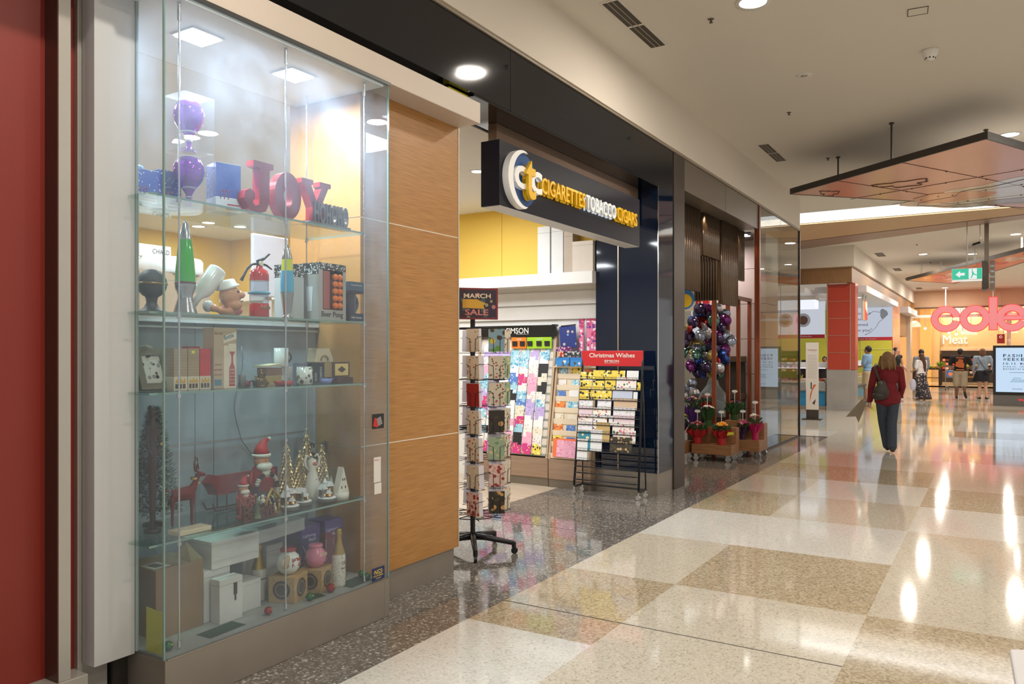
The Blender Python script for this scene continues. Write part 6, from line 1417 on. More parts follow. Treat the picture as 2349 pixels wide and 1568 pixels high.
b = MB(); m_ = b.mark(); b.lathe([(0, 0), (.27, 0), (.27, .012), (0, .012)], seg=32, m=0, sm=False, sy=1.1); b.lathe([(0, .012), (.2, .012), (.2, .02), (0, .02)], (0, -.05, 0), seg=32, m=1, sm=False); b.xf(m_, Matrix.Translation((-.80, -.004, .36)) @ Matrix.Rotation(PI/2, 4, 'X')); b2_ = MB(); b2_.cyl((-1.2, .03, .75), .012, .96, seg=8); b2_.cyl((1.2, .03, .75), .012, .96, seg=8); obj('hanging_rod', b2_, metal, t)
obj('round_emblem', b, [M('emblem_blue', (60, 130, 196)), M('emblem_yellow', (246, 200, 40))], t)
# poster wall
t = thing('wall_poster', 'tall white poster wall with purple lettering and a red foot stripe behind the queue', 'poster', (-4.0, 32.5, 2.1))
b = MB(); b.box(-1.2, 0, .12, .75, .05, 1.3); obj('panel', b, M('poster_white', (218, 226, 242), emit=.9), t)
b = MB(); b.box(-1.2, -.01, 0, .75, .05, .12); obj('red_stripe', b, M('menu_red'), t)
b = MB()
for i, (s, w, x) in enumerate((('chicken is', .55, -.55), ('our', .28, -.55), ('owned', .48, -.58), ('next to you"', .95, -.9))): b.text(s, (x, -.006, .98-.215*i), UX, UZ, .11, .003, w=w)
b.text('favourite chicken in town"', (-1.0, -.012, .03), UX, UZ, .05, .002, 1, w=1.2)
obj('lettering', b, [M('lettering_purple', (110, 40, 110)), white], t)
b = MB(); b.tube([(-.2, -.004, .9), (.1, -.004, 1.1), (.35, -.004, 1.05), (.45, -.004, .8), (.3, -.004, .7), (.2, -.004, .5), (.0, -.004, .3), (-.2, -.004, .2)], .012, 0, 6); b.prism(blob(.45, 1.0, .13, .18, 16, .15, 4), (0, -.004, 0), UX, UZ, (0, .003, 0)); obj('leaf_drawing', b, M('pale_blue_line', (176, 192, 214)), t)
b = MB(); b.box(-9, 32.5, 0, -3.28, 32.56, 2.1); b.box(-9, 32.52, 2.1, -3.28, 32.58, 3.5); struct('wall_lime_far', b, lime)
b = MB(); b.box(-9, 32.485, 1.75, -3.28, 32.5, 1.77); b.box(-4.35, 32.485, .9, -4.33, 32.5, 2.1); struct('trim_31', b, M('tile_joint', (226, 226, 140)))
t = thing('hanging_blade_sign', 'small white blade sign with orange and red swirl hanging from the white soffit', 'sign', (-3.30, 25.4, 2.58))
b = MB(); b.box(-.03, -.42, 0, .03, .42, .62); obj('panel', b, white, t, bev=.01)
b = MB(); b.cyl((0, -.3, .62), .012, .14, seg=8); b.cyl((0, .3, .62), .012, .14, seg=8); obj('hanger', b, metal, t)
b = MB(); b.prism([(-.35, .02), (-.05, .02), (-.15, .3), (-.05, .6), (-.35, .6)], (.031, 0, 0), UY, UZ, (.004, 0, 0), 0); b.prism([(-.15, .3), (-.05, .02), (.4, .02), (.4, .2), (.0, .35), (-.05, .6)], (.031, 0, 0), UY, UZ, (.004, 0, 0), 1); obj('swirl', b, [M('swirl_orange', (236, 140, 40)), M('swirl_red', (200, 50, 60))], t)
# deli counters
def deli(lab, x0, x1, y0, y1, group=None):
    t = thing('deli_counter', lab, 'counter', ((x0+x1)/2, (y0+y1)/2, 0)); w, d = (x1-x0)/2, (y1-y0)/2
    b = MB(); b.box(-w, -d, 0, w, d, .10); obj('kick', b, metal, t)
    b = MB(); b.box(-w+.02, -d+.02, .10, w-.02, d-.02, .52); obj('blue_front', b, M('deli_blue', (40, 130, 176), rough=.3), t)
    b = MB(); b.box(-w, -d, .52, w, d, .76); b.box(-w, -d-.1, .56, w, -d, .60); obj('steel_body', b, M('deli_steel', (190, 190, 188), rough=.25, metal=.7), t)
    b = MB(); b.box(-w+.04, -d+.05, .76, w-.04, d-.05, .80, 0)
    q = random.Random(int(x1*10))
    for i in range(int(w*8)):
        for j in range(2): b.sph((-w+.15+i*.25, -d+.25+j*.3, .83), (.09, .11, .05), 1+(i+j) % 3, 10, 6)
    obj('food_trays', b, [white, M('food_pink', (214, 150, 160)), M('food_red', (180, 80, 70)), M('food_cream', (226, 200, 180))], t)
    b = MB(); b.quad((-w, -d, .76), (w, -d, .76), (w, -d+.22, 1.18), (-w, -d+.22, 1.18)); b.box(-w, -d+.1, .76, -w+.01, d, 1.18); b.box(w-.01, -d+.1, .76, w, d, 1.18); obj('glass_front', b, gl2, t)
    b = MB(); b.box(-w, -d+.2, 1.18, w, d, 1.34); obj('hood', b, chw, t)
    b = MB(); b.box(-w+.05, -d+.22, 1.165, w-.05, -d+.27, 1.18); obj('tube_light', b, M('pink_tube', (255, 214, 250), emit=5), t)
    return t
deli('chicken shop counter with pinkish lit food case and blue front, left of red column', -7.6, -4.06, 23.5, 24.4)
t = deli('side display counter running back beside the man in the pale blue shirt', -8, -4.05, 24.6, 25.6)
t.rotation_euler = (0, 0, PI/2); t.location = (-4.35, 29.5, 0); t.scale = (1, .8, 1)
t = thing('waste_bench', 'dark metal bench with shelf beside the stone foot of the red column', 'bench', (-3.55, 25.4, 0))
b = MB(); b.box(-.25, -.9, .60, .2, .9, .66); obj('top', b, M('bench_top', (90, 86, 84), rough=.4, metal=.5), t)
for x in (-.2, .15):
    for y in (-.8, .8):
        b = MB(); b.box(x-.02, y-.02, 0, x+.02, y+.02, .6); obj('leg', b, metal, t)
# pylon banner
t = thing('banner_stand', 'slim white printed banner stand on a dark base, left of the red column', 'banner', (-3.73, 19.85, 0))
b = MB(); b.box(-.22, -.14, 0, .22, .14, .025); b.box(-.14, -.02, .025, .14, .03, .24); obj('base', b, M('stand_dark', (70, 62, 56), rough=.35, metal=.4), t)
b = MB(); b.box(-.15, -.012, .20, .14, .01, 1.86); obj('panel', b, M('banner_white', (206, 196, 184), rough=.5), t)
b = MB(); b.box(-.155, -.015, .20, -.148, .015, .75); obj('side_rail', b, black, t)
b = MB()
for i in range(16): b.box(-.10, -.0135, 1.55-i*.036, .10, -.0125, 1.555-i*.036, 0)
b.text('TORCH', (-.1, -.014, 1.66), UX, UZ, .035, .001, 1, w=.2); b.prism([(-.06, .42), (.0, .7), (.09, .85), (.03, .85), (-.05, .62)], (0, -.0135, 0), UX, UZ, (0, -.001, 0), 2); b.prism([(.0, .4), (.05, .36), (.08, .5), (.03, .44)], (0, -.0135, 0), UX, UZ, (0, -.001, 0), 3); b.prism([(-.04, .74), (-.01, .74), (-.01, .9), (-.04, .9)], (0, -.0135, 0), UX, UZ, (0, -.001, 0), 4)
obj('printed_artwork', b, [M('text_grey', (150, 142, 134)), M('lettering_rust', (170, 90, 80)), M('print_terracotta', (196, 90, 60)), M('print_plum', (70, 40, 60)), M('print_dkgreen', (40, 90, 60))], t)
# small kiosk shops further along
b = MB(); b.box(-3.6, 33.1, 0, -3.30, 35.8, 3.56); struct('wall_orange_pier', b, wood('orange_pier', (190, 120, 76), (214, 146, 98), 'Z', 3, 16, .2))
b = MB(); b.box(-3.9, 36.9, 2.35, -3.4, 39.8, 3.3); struct('trim_32', b, tb)
b = MB(); b.box(-4.2, 36.2, 3.3, -3.02, 40.6, 3.55); struct('ceiling', b, chw)
b = MB(); b.box(-3.42, 40.0, 0, -3.26, 40.9, 3.6); struct('wall_pale_post', b, M('pale_post', (206, 186, 166), rough=.35))
t = thing('kiosk', 'small kiosk with a glowing white front panel and pale timber counter', 'kiosk', (-3.5, 37.9, 0))
b = MB(); b.box(-.2, -1.2, 0, .05, .2, .1); b.box(-.2, -1.2, .1, .08, .2, .95); obj('glowing_front', b, M('kiosk_glow', (190, 216, 250), emit=.8), t)
b = MB(); b.box(-.3, -1.4, .95, .12, 1.9, 1.05); b.box(-.25, .25, 0, .1, 1.8, .95); obj('timber_counter', b, M('kiosk_timber', (214, 176, 140), rough=.3), t)
b = MB(); b.box(-.05, -.9, 1.5, .0, .1, 2.15); obj('lit_menu', b, M('kiosk_menu', (220, 224, 232), emit=.7), t)
# ================================================================ SUPERMARKET
orw = M('supermarket_orange', (224, 194, 144), rough=.6, var=.04)
b = MB(); b.box(-5.2, 50, 0, -2.6, 50.2, 4.6); b.box(-2.6, 50.4, 2.9, 8, 50.5, 4.6); b.box(-2.6, 50.3, 1.55, 8, 50.4, 2.9); b.box(-9, 42.3, 0, -5.2, 50, 4.6); struct('wall_supermarket', b, orw)
b = MB(); b.box(-3.55, 49.6, 0, -3.0, 50, 4.6); struct('wall_supermarket_pier', b, M('supermarket_pale', (236, 190, 120), rough=.6))
b = MB(); b.box(-2.6, 50.24, 1.75, 8, 50.3, 1.9); struct('trim_33', b, M('pale_pelmet', (236, 206, 170)))
t = thing('department_sign', 'white raised department lettering on the orange supermarket wall', 'sign', (-2.45, 50.28, 2.14))
b = MB(); b.text('Meat', (0, -.0, 0), UX, UZ, .50, .04, w=1.2); obj('lettering', b, M('cream_glow', (255, 240, 216), emit=1.8), t)
t = thing('chiller_cabinet', 'long open meat chiller with a dark canopy along the supermarket back wall', 'chiller', (2.5, 49.9, 0))
b = MB(); b.box(-5, -.1, 1.42, 5, .35, 1.72); b.box(-5, .3, 0, 5, .35, 1.42); b.box(-5, -.3, 0, 5, .3, .5); obj('body', b, M('chiller_dark', (50, 44, 40), rough=.4), t)
b = MB(); q = random.Random(8)
for r in range(4):
    for i in range(60): b.box(-4.95+i*.165, .0-.2*(3-r)/3, .5+r*.22, -4.95+i*.165+.14, .28, .5+r*.22+q.uniform(.1, .17), q.randrange(4))
o_ = obj('meat_packs', b, [M('pack_red', (196, 60, 56)), M('pack_white', (236, 226, 214)), M('pack_pink', (226, 150, 140)), M('pack_dark', (110, 60, 46))], t); o_['kind'] = 'stuff'
# coles letters
t = thing('store_sign', 'large glowing pink-red store name letters hung over the supermarket entrance', 'sign', (0, 40.6, 2.42))
pinkl = M('coles_pink', (255, 142, 142), emit=1.12); rede = M('coles_red', (255, 36, 44), emit=1.5)
def ring_pts(cx_, cz_, ro, ri, a0, a1, n=40):
    return [(cx_+ro*math.cos(a0+(a1-a0)*k/n), cz_+ro*math.sin(a0+(a1-a0)*k/n)) for k in range(n+1)], [(cx_+ri*math.cos(a0+(a1-a0)*k/n), cz_+ri*math.sin(a0+(a1-a0)*k/n)) for k in range(n+1)]
def ring(b, cx_, cz_, ro, ri, a0, a1, y0, d, mi):
    o1, i1 = ring_pts(cx_, cz_, ro, ri, a0, a1); 
    for k in range(len(o1)-1): b.prism([o1[k], o1[k+1], i1[k+1], i1[k]], (0, y0, 0), UX, UZ, (0, d, 0), mi)
CX = (-1.87, -.73, -.03, .67); R_, RI = .575, .31
for i, (ch, x) in enumerate((('c', CX[0]), ('o', CX[1]), ('e', CX[3]), ('s', CX[3]+1.05))):
    for y0, d, grow, mt_, nm in ((0, -.06, 0, pinkl, 'lit_face'), (.001, .12, .025, rede, 'red_return')):
        b = MB()
        if ch == 'o': ring(b, x, .74, R_+grow, RI-grow, 0, 2*PI, y0, d, 0)
        elif ch == 'c': ring(b, x, .74, R_+grow, RI-grow, .2-grow*.3, 2*PI-.2+grow*.3, y0, d, 0)
        elif ch == 'e': ring(b, x, .74, R_+grow, RI-grow, .0, 2*PI-.34+grow, y0, d, 0); b.box(x-.35, y0+min(d, 0), .66-grow, x+R_, y0+max(d, 0)+.001, .82+grow)
        else: b.text('s', (x-.42, y0, .2), UX, UZ, 1.35, .1, w=.84, bold=.05)
        obj(nm, b, mt_, t)
for y0, d, grow, mt_, nm in ((0, -.06, 0, pinkl, 'lit_face'), (.001, .12, .025, rede, 'red_return')):
    b = MB(); b.box(CX[2]-.15-grow, y0+min(d, 0), .23-grow, CX[2]+.15+grow, y0+max(d, 0), 1.66+grow); obj(nm, b, mt_, t)
for x in (CX[0], CX[2]):
    b = MB(); b.cyl((x, .05, 1.30 if x == CX[0] else 1.66), .02, .84 if x == CX[0] else .48, seg=8); obj('hanging_rod', b, white, t)
b = MB(); b.box(-3.25, .15, .82, 5, .2, .95); obj('rear_rail', b, M('rail_white', (220, 214, 206)), t)
b = MB(); b.box(.50, 42.0, 0, .66, 42.2, 3.75); struct('trim_34', b, M('white_post', (222, 206, 186), rough=.4))
t = thing('notice', 'small dark red notice with white roundel hanging by the white post', 'notice', (.28, 41.9, 2.05))
b = MB(); b.box(-.16, 0, 0, .14, .02, .42); obj('board', b, M('notice_red', (150, 30, 34)), t)
b = MB(); m_ = b.mark(); b.lathe([(.03, 0), (.07, 0), (.07, .004), (.03, .004)], seg=16); b.xf(m_, Matrix.Translation((-.01, -.001, .30)) @ Matrix.Rotation(PI/2, 4, 'X')); obj('roundel', b, white, t)
b = MB(); b.cyl((-.1, .01, .42), .006, 2.13, seg=6); b.cyl((.08, .01, .42), .006, 2.13, seg=6); obj('hanger', b, metal, t)
# pendants
dome = M('dome_shade', (255, 226, 190), emit=1.5)
k_ = 0
for x, y, z in ((-3.58, 46.5, 3.0), (-1.45, 46.0, 2.75), (-1.2, 47.2, 2.65), (-1.05, 48.4, 2.6), (.55, 46.3, 2.75), (.75, 47.5, 2.65), (2.1, 46.5, 2.7)):
    t = thing('pendant_lamp', 'cream dome pendant lamp in the supermarket, %s from the left' % ORD[k_], 'pendant lamp', (x, y, z), 0, 'supermarket pendants'); k_ += 1
    b = MB(); b.lathe([(.30, 0), (.28, .1), (.2, .24), (.08, .32), (0, .34)], seg=22); obj('lamp_shade', b, dome, t)
    b = MB(); b.cyl((0, 0, .34), .01, 4.6-z-.34, seg=6); obj('cord', b, black, t)
k_ = 0
for x, y, z in ((-2.95, 44.5, 2.85), (-1.95, 45.5, 2.65), (-1.75, 44.3, 2.78), (-1.6, 44.8, 2.55), (-1.3, 44.2, 2.6)):
    t = thing('spot_lamp', 'small bright track spotlight in the supermarket, %s from the left' % ORD[k_], 'spotlight', (x, y, z), 0, 'supermarket spotlights'); k_ += 1
    b = MB(); b.sph((0, 0, 0), .06, seg=12, n=8); obj('bulb', b, M('spot_glow', (255, 240, 214), emit=6), t)
    b = MB(); b.cyl((0, 0, .05), .012, 4.6-z-.05, seg=6); obj('stem', b, white, t)
# produce tables
def table(lab, x, y, w, d, h):
    t = thing('produce_table', lab, 'table', (x, y, 0)); dt = M('table_dark', (56, 42, 32), rough=.5)
    b = MB(); b.box(-w/2, -d/2, h-.07, w/2, d/2, h); obj('top', b, dt, t)
    b = MB(); b.box(-w/2, -d/2, h*.42, w/2, d/2, h*.46); obj('lower_shelf', b, M('table_shelf', (170, 128, 80)), t)
    for sx in (-1, 1):
        for sy in (-1, 1):
            b = MB(); b.box(sx*w/2-.05, sy*d/2-.05, 0, sx*w/2+.05, sy*d/2+.05, h-.07); obj('leg', b, dt, t)
table('dark timber produce table left of the shopping trolley in the supermarket entrance', -2.85, 44.4, 1.15, 1.0, .86)
table('dark timber produce table deeper in the supermarket behind the black-shirted man', -1.0, 47, 1.4, 1.0, .86)
q = random.Random(5)
gr, yl_, rd_, br_ = M('fruit_green', (140, 176, 50)), M('fruit_yellow', (226, 190, 60)), M('fruit_red', (190, 60, 40)), M('bread_brown', (206, 160, 96))
b0 = {}
for nm, m_ in (('green', gr), ('yellow', yl_), ('red', rd_), ('brown', br_)):
    b = MB(); b.sph((0, 0, 0), .07, seg=10, n=7); b0[nm] = mesh('fruit', b, m_)
for ti, (tx, ty) in enumerate(((-2.85, 44.4), (-1.0, 47))):
    for i in range(7):
        for j in range(3):
            nm = ('green', 'yellow', 'brown', 'red', 'green', 'yellow', 'brown')[(i+ti*2) % 7]
            obj('fruit', b0[nm], None, loc=(tx-.47+i*.155, ty-.35+j*.3, .86+.07), label='%s fruit, %s from left, %s row of the %s produce table' % (nm, ORD[i], ('front', 'middle', 'rear')[j], ('left', 'farther')[ti]), cat='produce', group='produce on the %s table' % ('left', 'farther')[ti])
b = MB(); q = random.Random(2)
for i in range(60):
    a = q.random()*2*PI; d_ = Vector((math.cos(a), math.sin(a), q.uniform(.4, 1.6))).normalized()*.38; w_ = Vector((-math.sin(a), math.cos(a), 0))*.03
    b.add([(0, 0, 0), tuple(d_*.5+w_), tuple(d_), tuple(d_*.5-w_)], [(0, 1, 2, 3)])
obj('leafy_bunch', b, M('leaf_bright', (130, 170, 60)), loc=(-2.25, 44.2, .90), label='spiky bright green leafy bunch on the right end of the produce table', cat='vegetable')
t = thing('shopping_trolley', 'wire shopping trolley with a blue and orange advert panel, left of the black-shirted man', 'trolley', (-1.55, 39.3, 0))
b = MB()
for z in (.55, .70, .85, 1.0):
    s_ = .24+.06*(z-.55); b.tube([(-s_, -.4, z), (s_, -.4, z), (s_*.8, .45, z), (-s_*.8, .45, z), (-s_, -.4, z)], .008, 0, 5)
for i in range(9): x = -.24+.06*i; b.tube([(x, -.4, .55), (x*1.1, -.4, 1.0)], .004, 0, 4)
for i in range(9): y = -.4+.1*i; b.tube([(.24-.05*i/9, y, .55), (.26-.05*i/9, y, 1.0)], .004, 0, 4); b.tube([(-.24+.05*i/9, y, .55), (-.26+.05*i/9, y, 1.0)], .004, 0, 4)
obj('basket', b, metal, t)
b = MB(); b.tube([(-.24, -.45, .1), (-.25, -.42, .5), (-.26, -.48, 1.05), (.26, -.48, 1.05), (.25, -.42, .5), (.24, -.45, .1)], .012, 0, 6); b.tube([(-.24, -.45, .14), (-.18, .4, .14), (.18, .4, .14), (.24, -.45, .14)], .012, 0, 6); obj('frame', b, metal, t)
b = MB(); b.box(-.2, -.43, .58, .12, -.42, .85, 0); b.prism(blob(-.04, .70, .11, .08, 14, .1, 3), (0, -.435, 0), UX, UZ, (0, .004, 0), 1); obj('advert_panel', b, [M('advert_blue', (60, 110, 180)), M('advert_orange', (226, 130, 90))], t)
for x, y in ((-.24, -.45), (.24, -.45), (-.17, .4), (.17, .4)):
    b = MB(); m_ = b.mark(); b.cyl((0, 0, -.015), .06, .03, seg=16); b.xf(m_, Matrix.Translation((x, y, .062)) @ Matrix.Rotation(PI/2, 4, 'Y')); obj('wheel', b, black, t)
# ad screen
t = thing('advert_screen', 'freestanding illuminated advert screen with colourful fashion text at the right edge', 'advert screen', (.62, 28.3, 0))
b = MB(); b.box(-.645, -.09, .0, .645, .09, .33, 1); b.box(-.645, -.1, .33, .645, .1, 1.84, 0); obj('cabinet', b, [black, M('cabinet_grey', (110, 108, 106), rough=.3, metal=.4)], t, bev=.006)
b = MB(); b.box(-.57, -.105, .42, .57, -.1, 1.77); obj('screen', b, M('screen_blue_white', (196, 220, 244), emit=1.3), t)
cc = [M('ad_%d' % i, c, emit=.5) for i, c in enumerate(((30, 60, 110), (40, 140, 140), (120, 60, 150), (60, 170, 190)))]
b = MB()
def spread(s, x, z, h, w):
    n = len(s); 
    for i, ch in enumerate(s):
        if ch != ' ': b.text(ch, (x+w*i/n, -.106, z), UX, UZ, h, .001, i % 4, w=w/n*(.72 if ch not in 'I1-,' else .25), bold=.02)
spread('FASHION', -.38, 1.49, .085, .8); spread('WEEKEND', -.38, 1.375, .085, .8); spread('10-11 MARCH', -.38, 1.255, .065, .8); spread('FASHION, OFFERS &', -.38, 1.175, .035, .8); spread('ENTERTAINMENT', -.38, 1.10, .04, .8)
for z, w in ((1.01, .4), (.84, .2), (.73, .36)): b.box(-.02-w/2, -.1065, z, -.02+w/2, -.106, z+.012, 3)
b.text('afterpay', (-.16, -.106, .775), UX, UZ, .04, .001, 0, w=.34); b.text('Westfield', (-.15, -.106, .50), UX, UZ, .04, .001, 2, w=.26)
obj('lettering', b, cc, t)
b = MB(); b.text('Westfield', (.0, -.092, .16), UX, UZ, .06, .003, w=.42, bold=.03); obj('foot_lettering', b, M('foot_red', (255, 50, 50), emit=1.4), t)
t = thing('side_table', 'pale grey tabletop corner poking in at the bottom right edge of the picture', 'table', (0.04, 2.76, 0))
e1 = Vector((0.010, -0.290, 0)).normalized(); e2 = Vector((0.040, 0.020, 0)).normalized()
b = MB(); P = [Vector((0, 0, 0)), e1*.8, e1*.8+e2*.8, e2*.8]; b.prism([(p.x, p.y) for p in P], (0, 0, .69), UX, UY, (0, 0, .03)); obj('tabletop', b, M('tabletop_pale', (196, 194, 194), rough=.5), t, bev=.006)
for fa, fb in ((.12, .12), (.68, .12), (.68, .68), (.12, .68)):
    p = e1*fa+e2*fb; b = MB(); b.cyl((p.x, p.y, 0), .02, .69, seg=12); obj('leg', b, metal, t)
# ================================================================ PEOPLE
def seg(b, pts, rad):
    b.tube(pts, rad, 0, 12)
    for p, r in zip(pts, rad if hasattr(rad, '__len__') else [rad]*len(pts)): b.sph(p, r, 0, 12, 8)
def hand(b, wrist, d, side, curl=.6, k=1.0):
    """palm and five fingers; d = pointing direction, side = thumb side"""
    w = Vector(wrist); d = Vector(d).normalized(); s_ = Vector(side); s_ = (s_-d*s_.dot(d)).normalized(); n = d.cross(s_)
    pc_ = w+d*.045*k; seg(b, [w, pc_, w+d*.08*k], [.024*k, .030*k, .030*k])
    for i, ln in enumerate((.062, .07, .066, .052)):
        r0 = w+d*.085*k+s_*(.026-.017*i)*k; m1 = r0+d*ln*.45*k+n*curl*.012*k; m2 = m1+(d*(1-curl)+n*curl).normalized()*ln*.35*k; m3 = m2+(d*(.6-curl)+n*curl).normalized()*ln*.25*k
        seg(b, [r0, m1, m2, m3], [.010*k, .0095*k, .009*k, .008*k])
    t0 = w+d*.03*k+s_*.026*k; seg(b, [t0, t0+(d*.6+s_*.7)*.035*k, t0+(d*.9+s_*.7+n*.2)*.058*k], [.012*k, .0105*k, .009*k])
skA = M('skin_fair', (206, 160, 134), rough=.5, var=.05); skB = M('skin_olive', (176, 126, 96), rough=.5, var=.05); skC = M('skin_brown', (120, 78, 58), rough=.5, var=.05)
def person(lab, loc, rz, H, P, skin, top, bottom, hair, shoe, wide=1.0, sleeve='long', legs='long', hairlen=0, vox=.012, skirt=None, lean=0, topflare=1.0, head_rot=0):
    k = H/1.7; t = thing('person', lab, 'person', loc, rz)
    V = lambda p: Vector(p)*k
    hipL, hipR = V((-.09*wide, 0, .90)), V((.09*wide, 0, .90))
    shL, shR = V((-.185*wide, lean, 1.40)), V((.185*wide, lean, 1.40))
    lL = [hipL, V(P['kneeL']), V(P['ankL'])]; lR = [hipR, V(P['kneeR']), V(P['ankR'])]
    aL = [shL, V(P['elbL']), V(P['wrL'])]; aR = [shR, V(P['elbR']), V(P['wrR'])]
    hc = V((0, lean*1.3, 1.585))
    b = MB()
    b.sph(V((0, lean, 1.28)), (.155*k*wide, .10*k, .17*k)); b.sph(V((0, lean*.5, 1.08)), (.135*k*wide, .095*k, .14*k)); b.sph(V((0, 0, .95)), (.16*k*wide, .11*k, .12*k)); seg(b, [shL, shR], [.05*k, .05*k])
    seg(b, [V((0, lean, 1.38)), V((0, lean*1.2, 1.50))], [.058*k, .052*k])
    m_ = b.mark(); b.sph((0, 0, 0), (.074*k, .092*k, .112*k), 0, 20, 14); b.sph((0, .03*k, -.06*k), (.052*k, .055*k, .05*k))
    b.sph((0, .094*k, -.012*k), (.013*k, .02*k, .022*k)); b.sph((-.075*k, -.002, -.01*k), (.012*k, .02*k, .03*k)); b.sph((.075*k, -.002, -.01*k), (.012*k, .02*k, .03*k)); b.sph((0, .086*k, -.058*k), (.024*k, .012*k, .012*k))
    for sx in (-.03, .03): b.sph((sx*k, .080*k, .016*k), (.016*k, .014*k, .008*k))
    HM = Matrix.Translation(hc) @ Matrix.Rotation(head_rot, 4, 'Z'); b.xf(m_, HM)
    w_ = .5+.5*wide
    for l in (lL, lR): seg(b, l, [.082*k*w_, .056*k*w_, .038*k])
    for l, tv in ((lL, 'toeL'), (lR, 'toeR')): seg(b, [l[2], l[2]+V(P[tv])*.5, l[2]+V(P[tv])], [.036*k, .036*k, .028*k])
    for a in (aL, aR): seg(b, a, [.050*k*w_, .038*k, .026*k])
    hand(b, aL[2], P.get('hdL', (aL[2]-aL[1])), P.get('thL', (0, 1, 0)), P.get('curl', .6), k); hand(b, aR[2], P.get('hdR', (aR[2]-aR[1])), P.get('thR', (0, 1, 0)), P.get('curl', .6), k)
    o_ = obj('body', b, skin, t); remesh(o_, vox, 2)
    # top
    b = MB(); g = .018*k
    b.sph(V((0, lean, 1.28)), (.155*k*wide+g, .10*k+g, .17*k+g)); b.sph(V((0, lean*.5, 1.08)), (.135*k*wide+g, .095*k+g*1.2, .16*k)); b.sph(V((0, 0, .98)), ((.16*k*wide+g)*topflare, (.11*k+g)*topflare, .11*k)); seg(b, [shL, shR], [.05*k+g]*2)
    if 'hem' in P: b.sph(V((0, 0, P['hem']+.12)), ((.17*k*wide+g)*topflare, (.12*k+g)*topflare, .15*k)); b.sph(V((0, 0, P['hem']+.06)), ((.165*k*wide+g)*topflare, (.12*k+g)*topflare, .06*k))
    if sleeve != 'none':
        for a in (aL, aR):
            if sleeve == 'long': seg(b, [a[0], a[1], a[1].lerp(a[2], .92)], [.050*k*w_+g, .040*k+g, .032*k+g*.8])
            else: seg(b, [a[0], a[0].lerp(a[1], .75)], [.052*k*w_+g, .050*k+g])
    o_ = obj('top', b, top, t); remesh(o_, vox, 2)
    # bottom
    b = MB()
    if skirt:
        z0, r0, off = skirt; n = 28; pr_ = []
        for i in range(8):
            u_ = i/7; zz = (.98-(.98-z0)*u_)*k; rr_ = (.155+(r0-.155)*u_)*k
            for q_ in range(n):
                a = 2*PI*q_/n; f_ = 1+.06*math.sin(q_*PI/2*1.7)*u_; pr_.append((off*u_*k+rr_*f_*math.cos(a)*wide, rr_*f_*.8*math.sin(a), zz))
        b.add(pr_, [(n*i+q_, n*i+(q_+1) % n, n*(i+1)+(q_+1) % n, n*(i+1)+q_) for i in range(7) for q_ in range(n)], 0, True)
        o_ = obj('skirt', b, bottom, t)
        sd = o_.modifiers.new('thick', 'SOLIDIFY'); sd.thickness = .01
    else:
        g = .016*k; b.sph(V((0, 0, .94)), (.16*k*wide+g, .11*k+g, .12*k+g))
        for l in (lL, lR):
            if legs == 'long': seg(b, [l[0], l[1], l[1].lerp(l[2], .93)], [.084*k*w_+g, .062*k*w_+g, .056*k+g])
            else: seg(b, [l[0], l[1]+Vector((0, 0, .02))], [.092*k*w_+g, .078*k*w_+g*1.4])
        o_ = obj('trousers' if legs == 'long' else 'shorts', b, bottom, t); remesh(o_, vox, 2)
    for l, tv in ((lL, 'toeL'), (lR, 'toeR')):
        b = MB(); tv_ = V(P[tv]); a0 = l[2]
        seg(b, [a0-tv_*.28-Vector((0, 0, .012)), a0+tv_*.5-Vector((0, 0, .016)), a0+tv_*1.1-Vector((0, 0, .008))], [.040*k, .045*k, .036*k]); o_ = obj('shoe', b, shoe, t); remesh(o_, vox*.9, 1)
    b = MB(); m_ = b.mark(); b.sph((0, -.02*k, .022*k), (.088*k, .098*k, .108*k), 0, 20, 14)
    if hairlen == 1: b.sph((0, -.035*k, -.06*k), (.115*k, .085*k, .125*k)); b.sph((0, -.03*k, .0), (.105*k, .10*k, .11*k)); b.sph((-.06*k, -.03*k, -.13*k), (.06*k, .06*k, .07*k)); b.sph((.06*k, -.03*k, -.12*k), (.06*k, .06*k, .07*k)); [b.tube([Vector((.1*math.sin(i*.9), -.05-.05*math.cos(i*.9), .05))*k, Vector((.125*math.sin(i*.9+.1), -.05-.06*math.cos(i*.9), -.08))*k, Vector((.13*math.sin(i*.9+.25), -.05-.06*math.cos(i*.9), -.19))*k], [.02*k, .022*k, .012*k], 0, 8) for i in range(-2, 3)]
    if hairlen == 2: b.sph((0, -.04*k, -.06*k), (.095*k, .07*k, .12*k)); seg(b, [Vector((.0, -.08, -.05))*k, Vector((.03, -.12, -.3))*k, Vector((.05, -.12, -.52))*k], [.075*k, .065*k, .035*k])
    if hairlen == 3: b.sph((0, -.03*k, -.03*k), (.10*k, .09*k, .11*k))
    b.xf(m_, HM); o_ = obj('hair', b, hair, t); remesh(o_, vox, 1)
    b = MB(); m_ = b.mark()
    for sx in (-.03, .03): b.sph((sx*k, .085*k, .008*k), (.011*k, .006*k, .007*k), 0, 10, 6); b.sph((sx*k, .090*k, .008*k), (.005*k, .003*k, .005*k), 1, 8, 6)
    b.xf(m_, HM); obj('eyes', b, [M('eye_white', (226, 222, 214)), M('pupil', (40, 28, 22))], t)
    b = MB(); m_ = b.mark(); b.sph((0, .096*k, -.056*k), (.020*k, .005*k, .006*k), 0, 10, 6); b.xf(m_, HM); obj('mouth', b, M('lips', (150, 80, 74)), t)
    return t, k, (aL, aR, lL, lR, hc)
jeans = M('denim_dark', (56, 66, 80), rough=.8, var=.2, scale=25); shoeb = M('shoe_dark', (50, 44, 40), rough=.5)
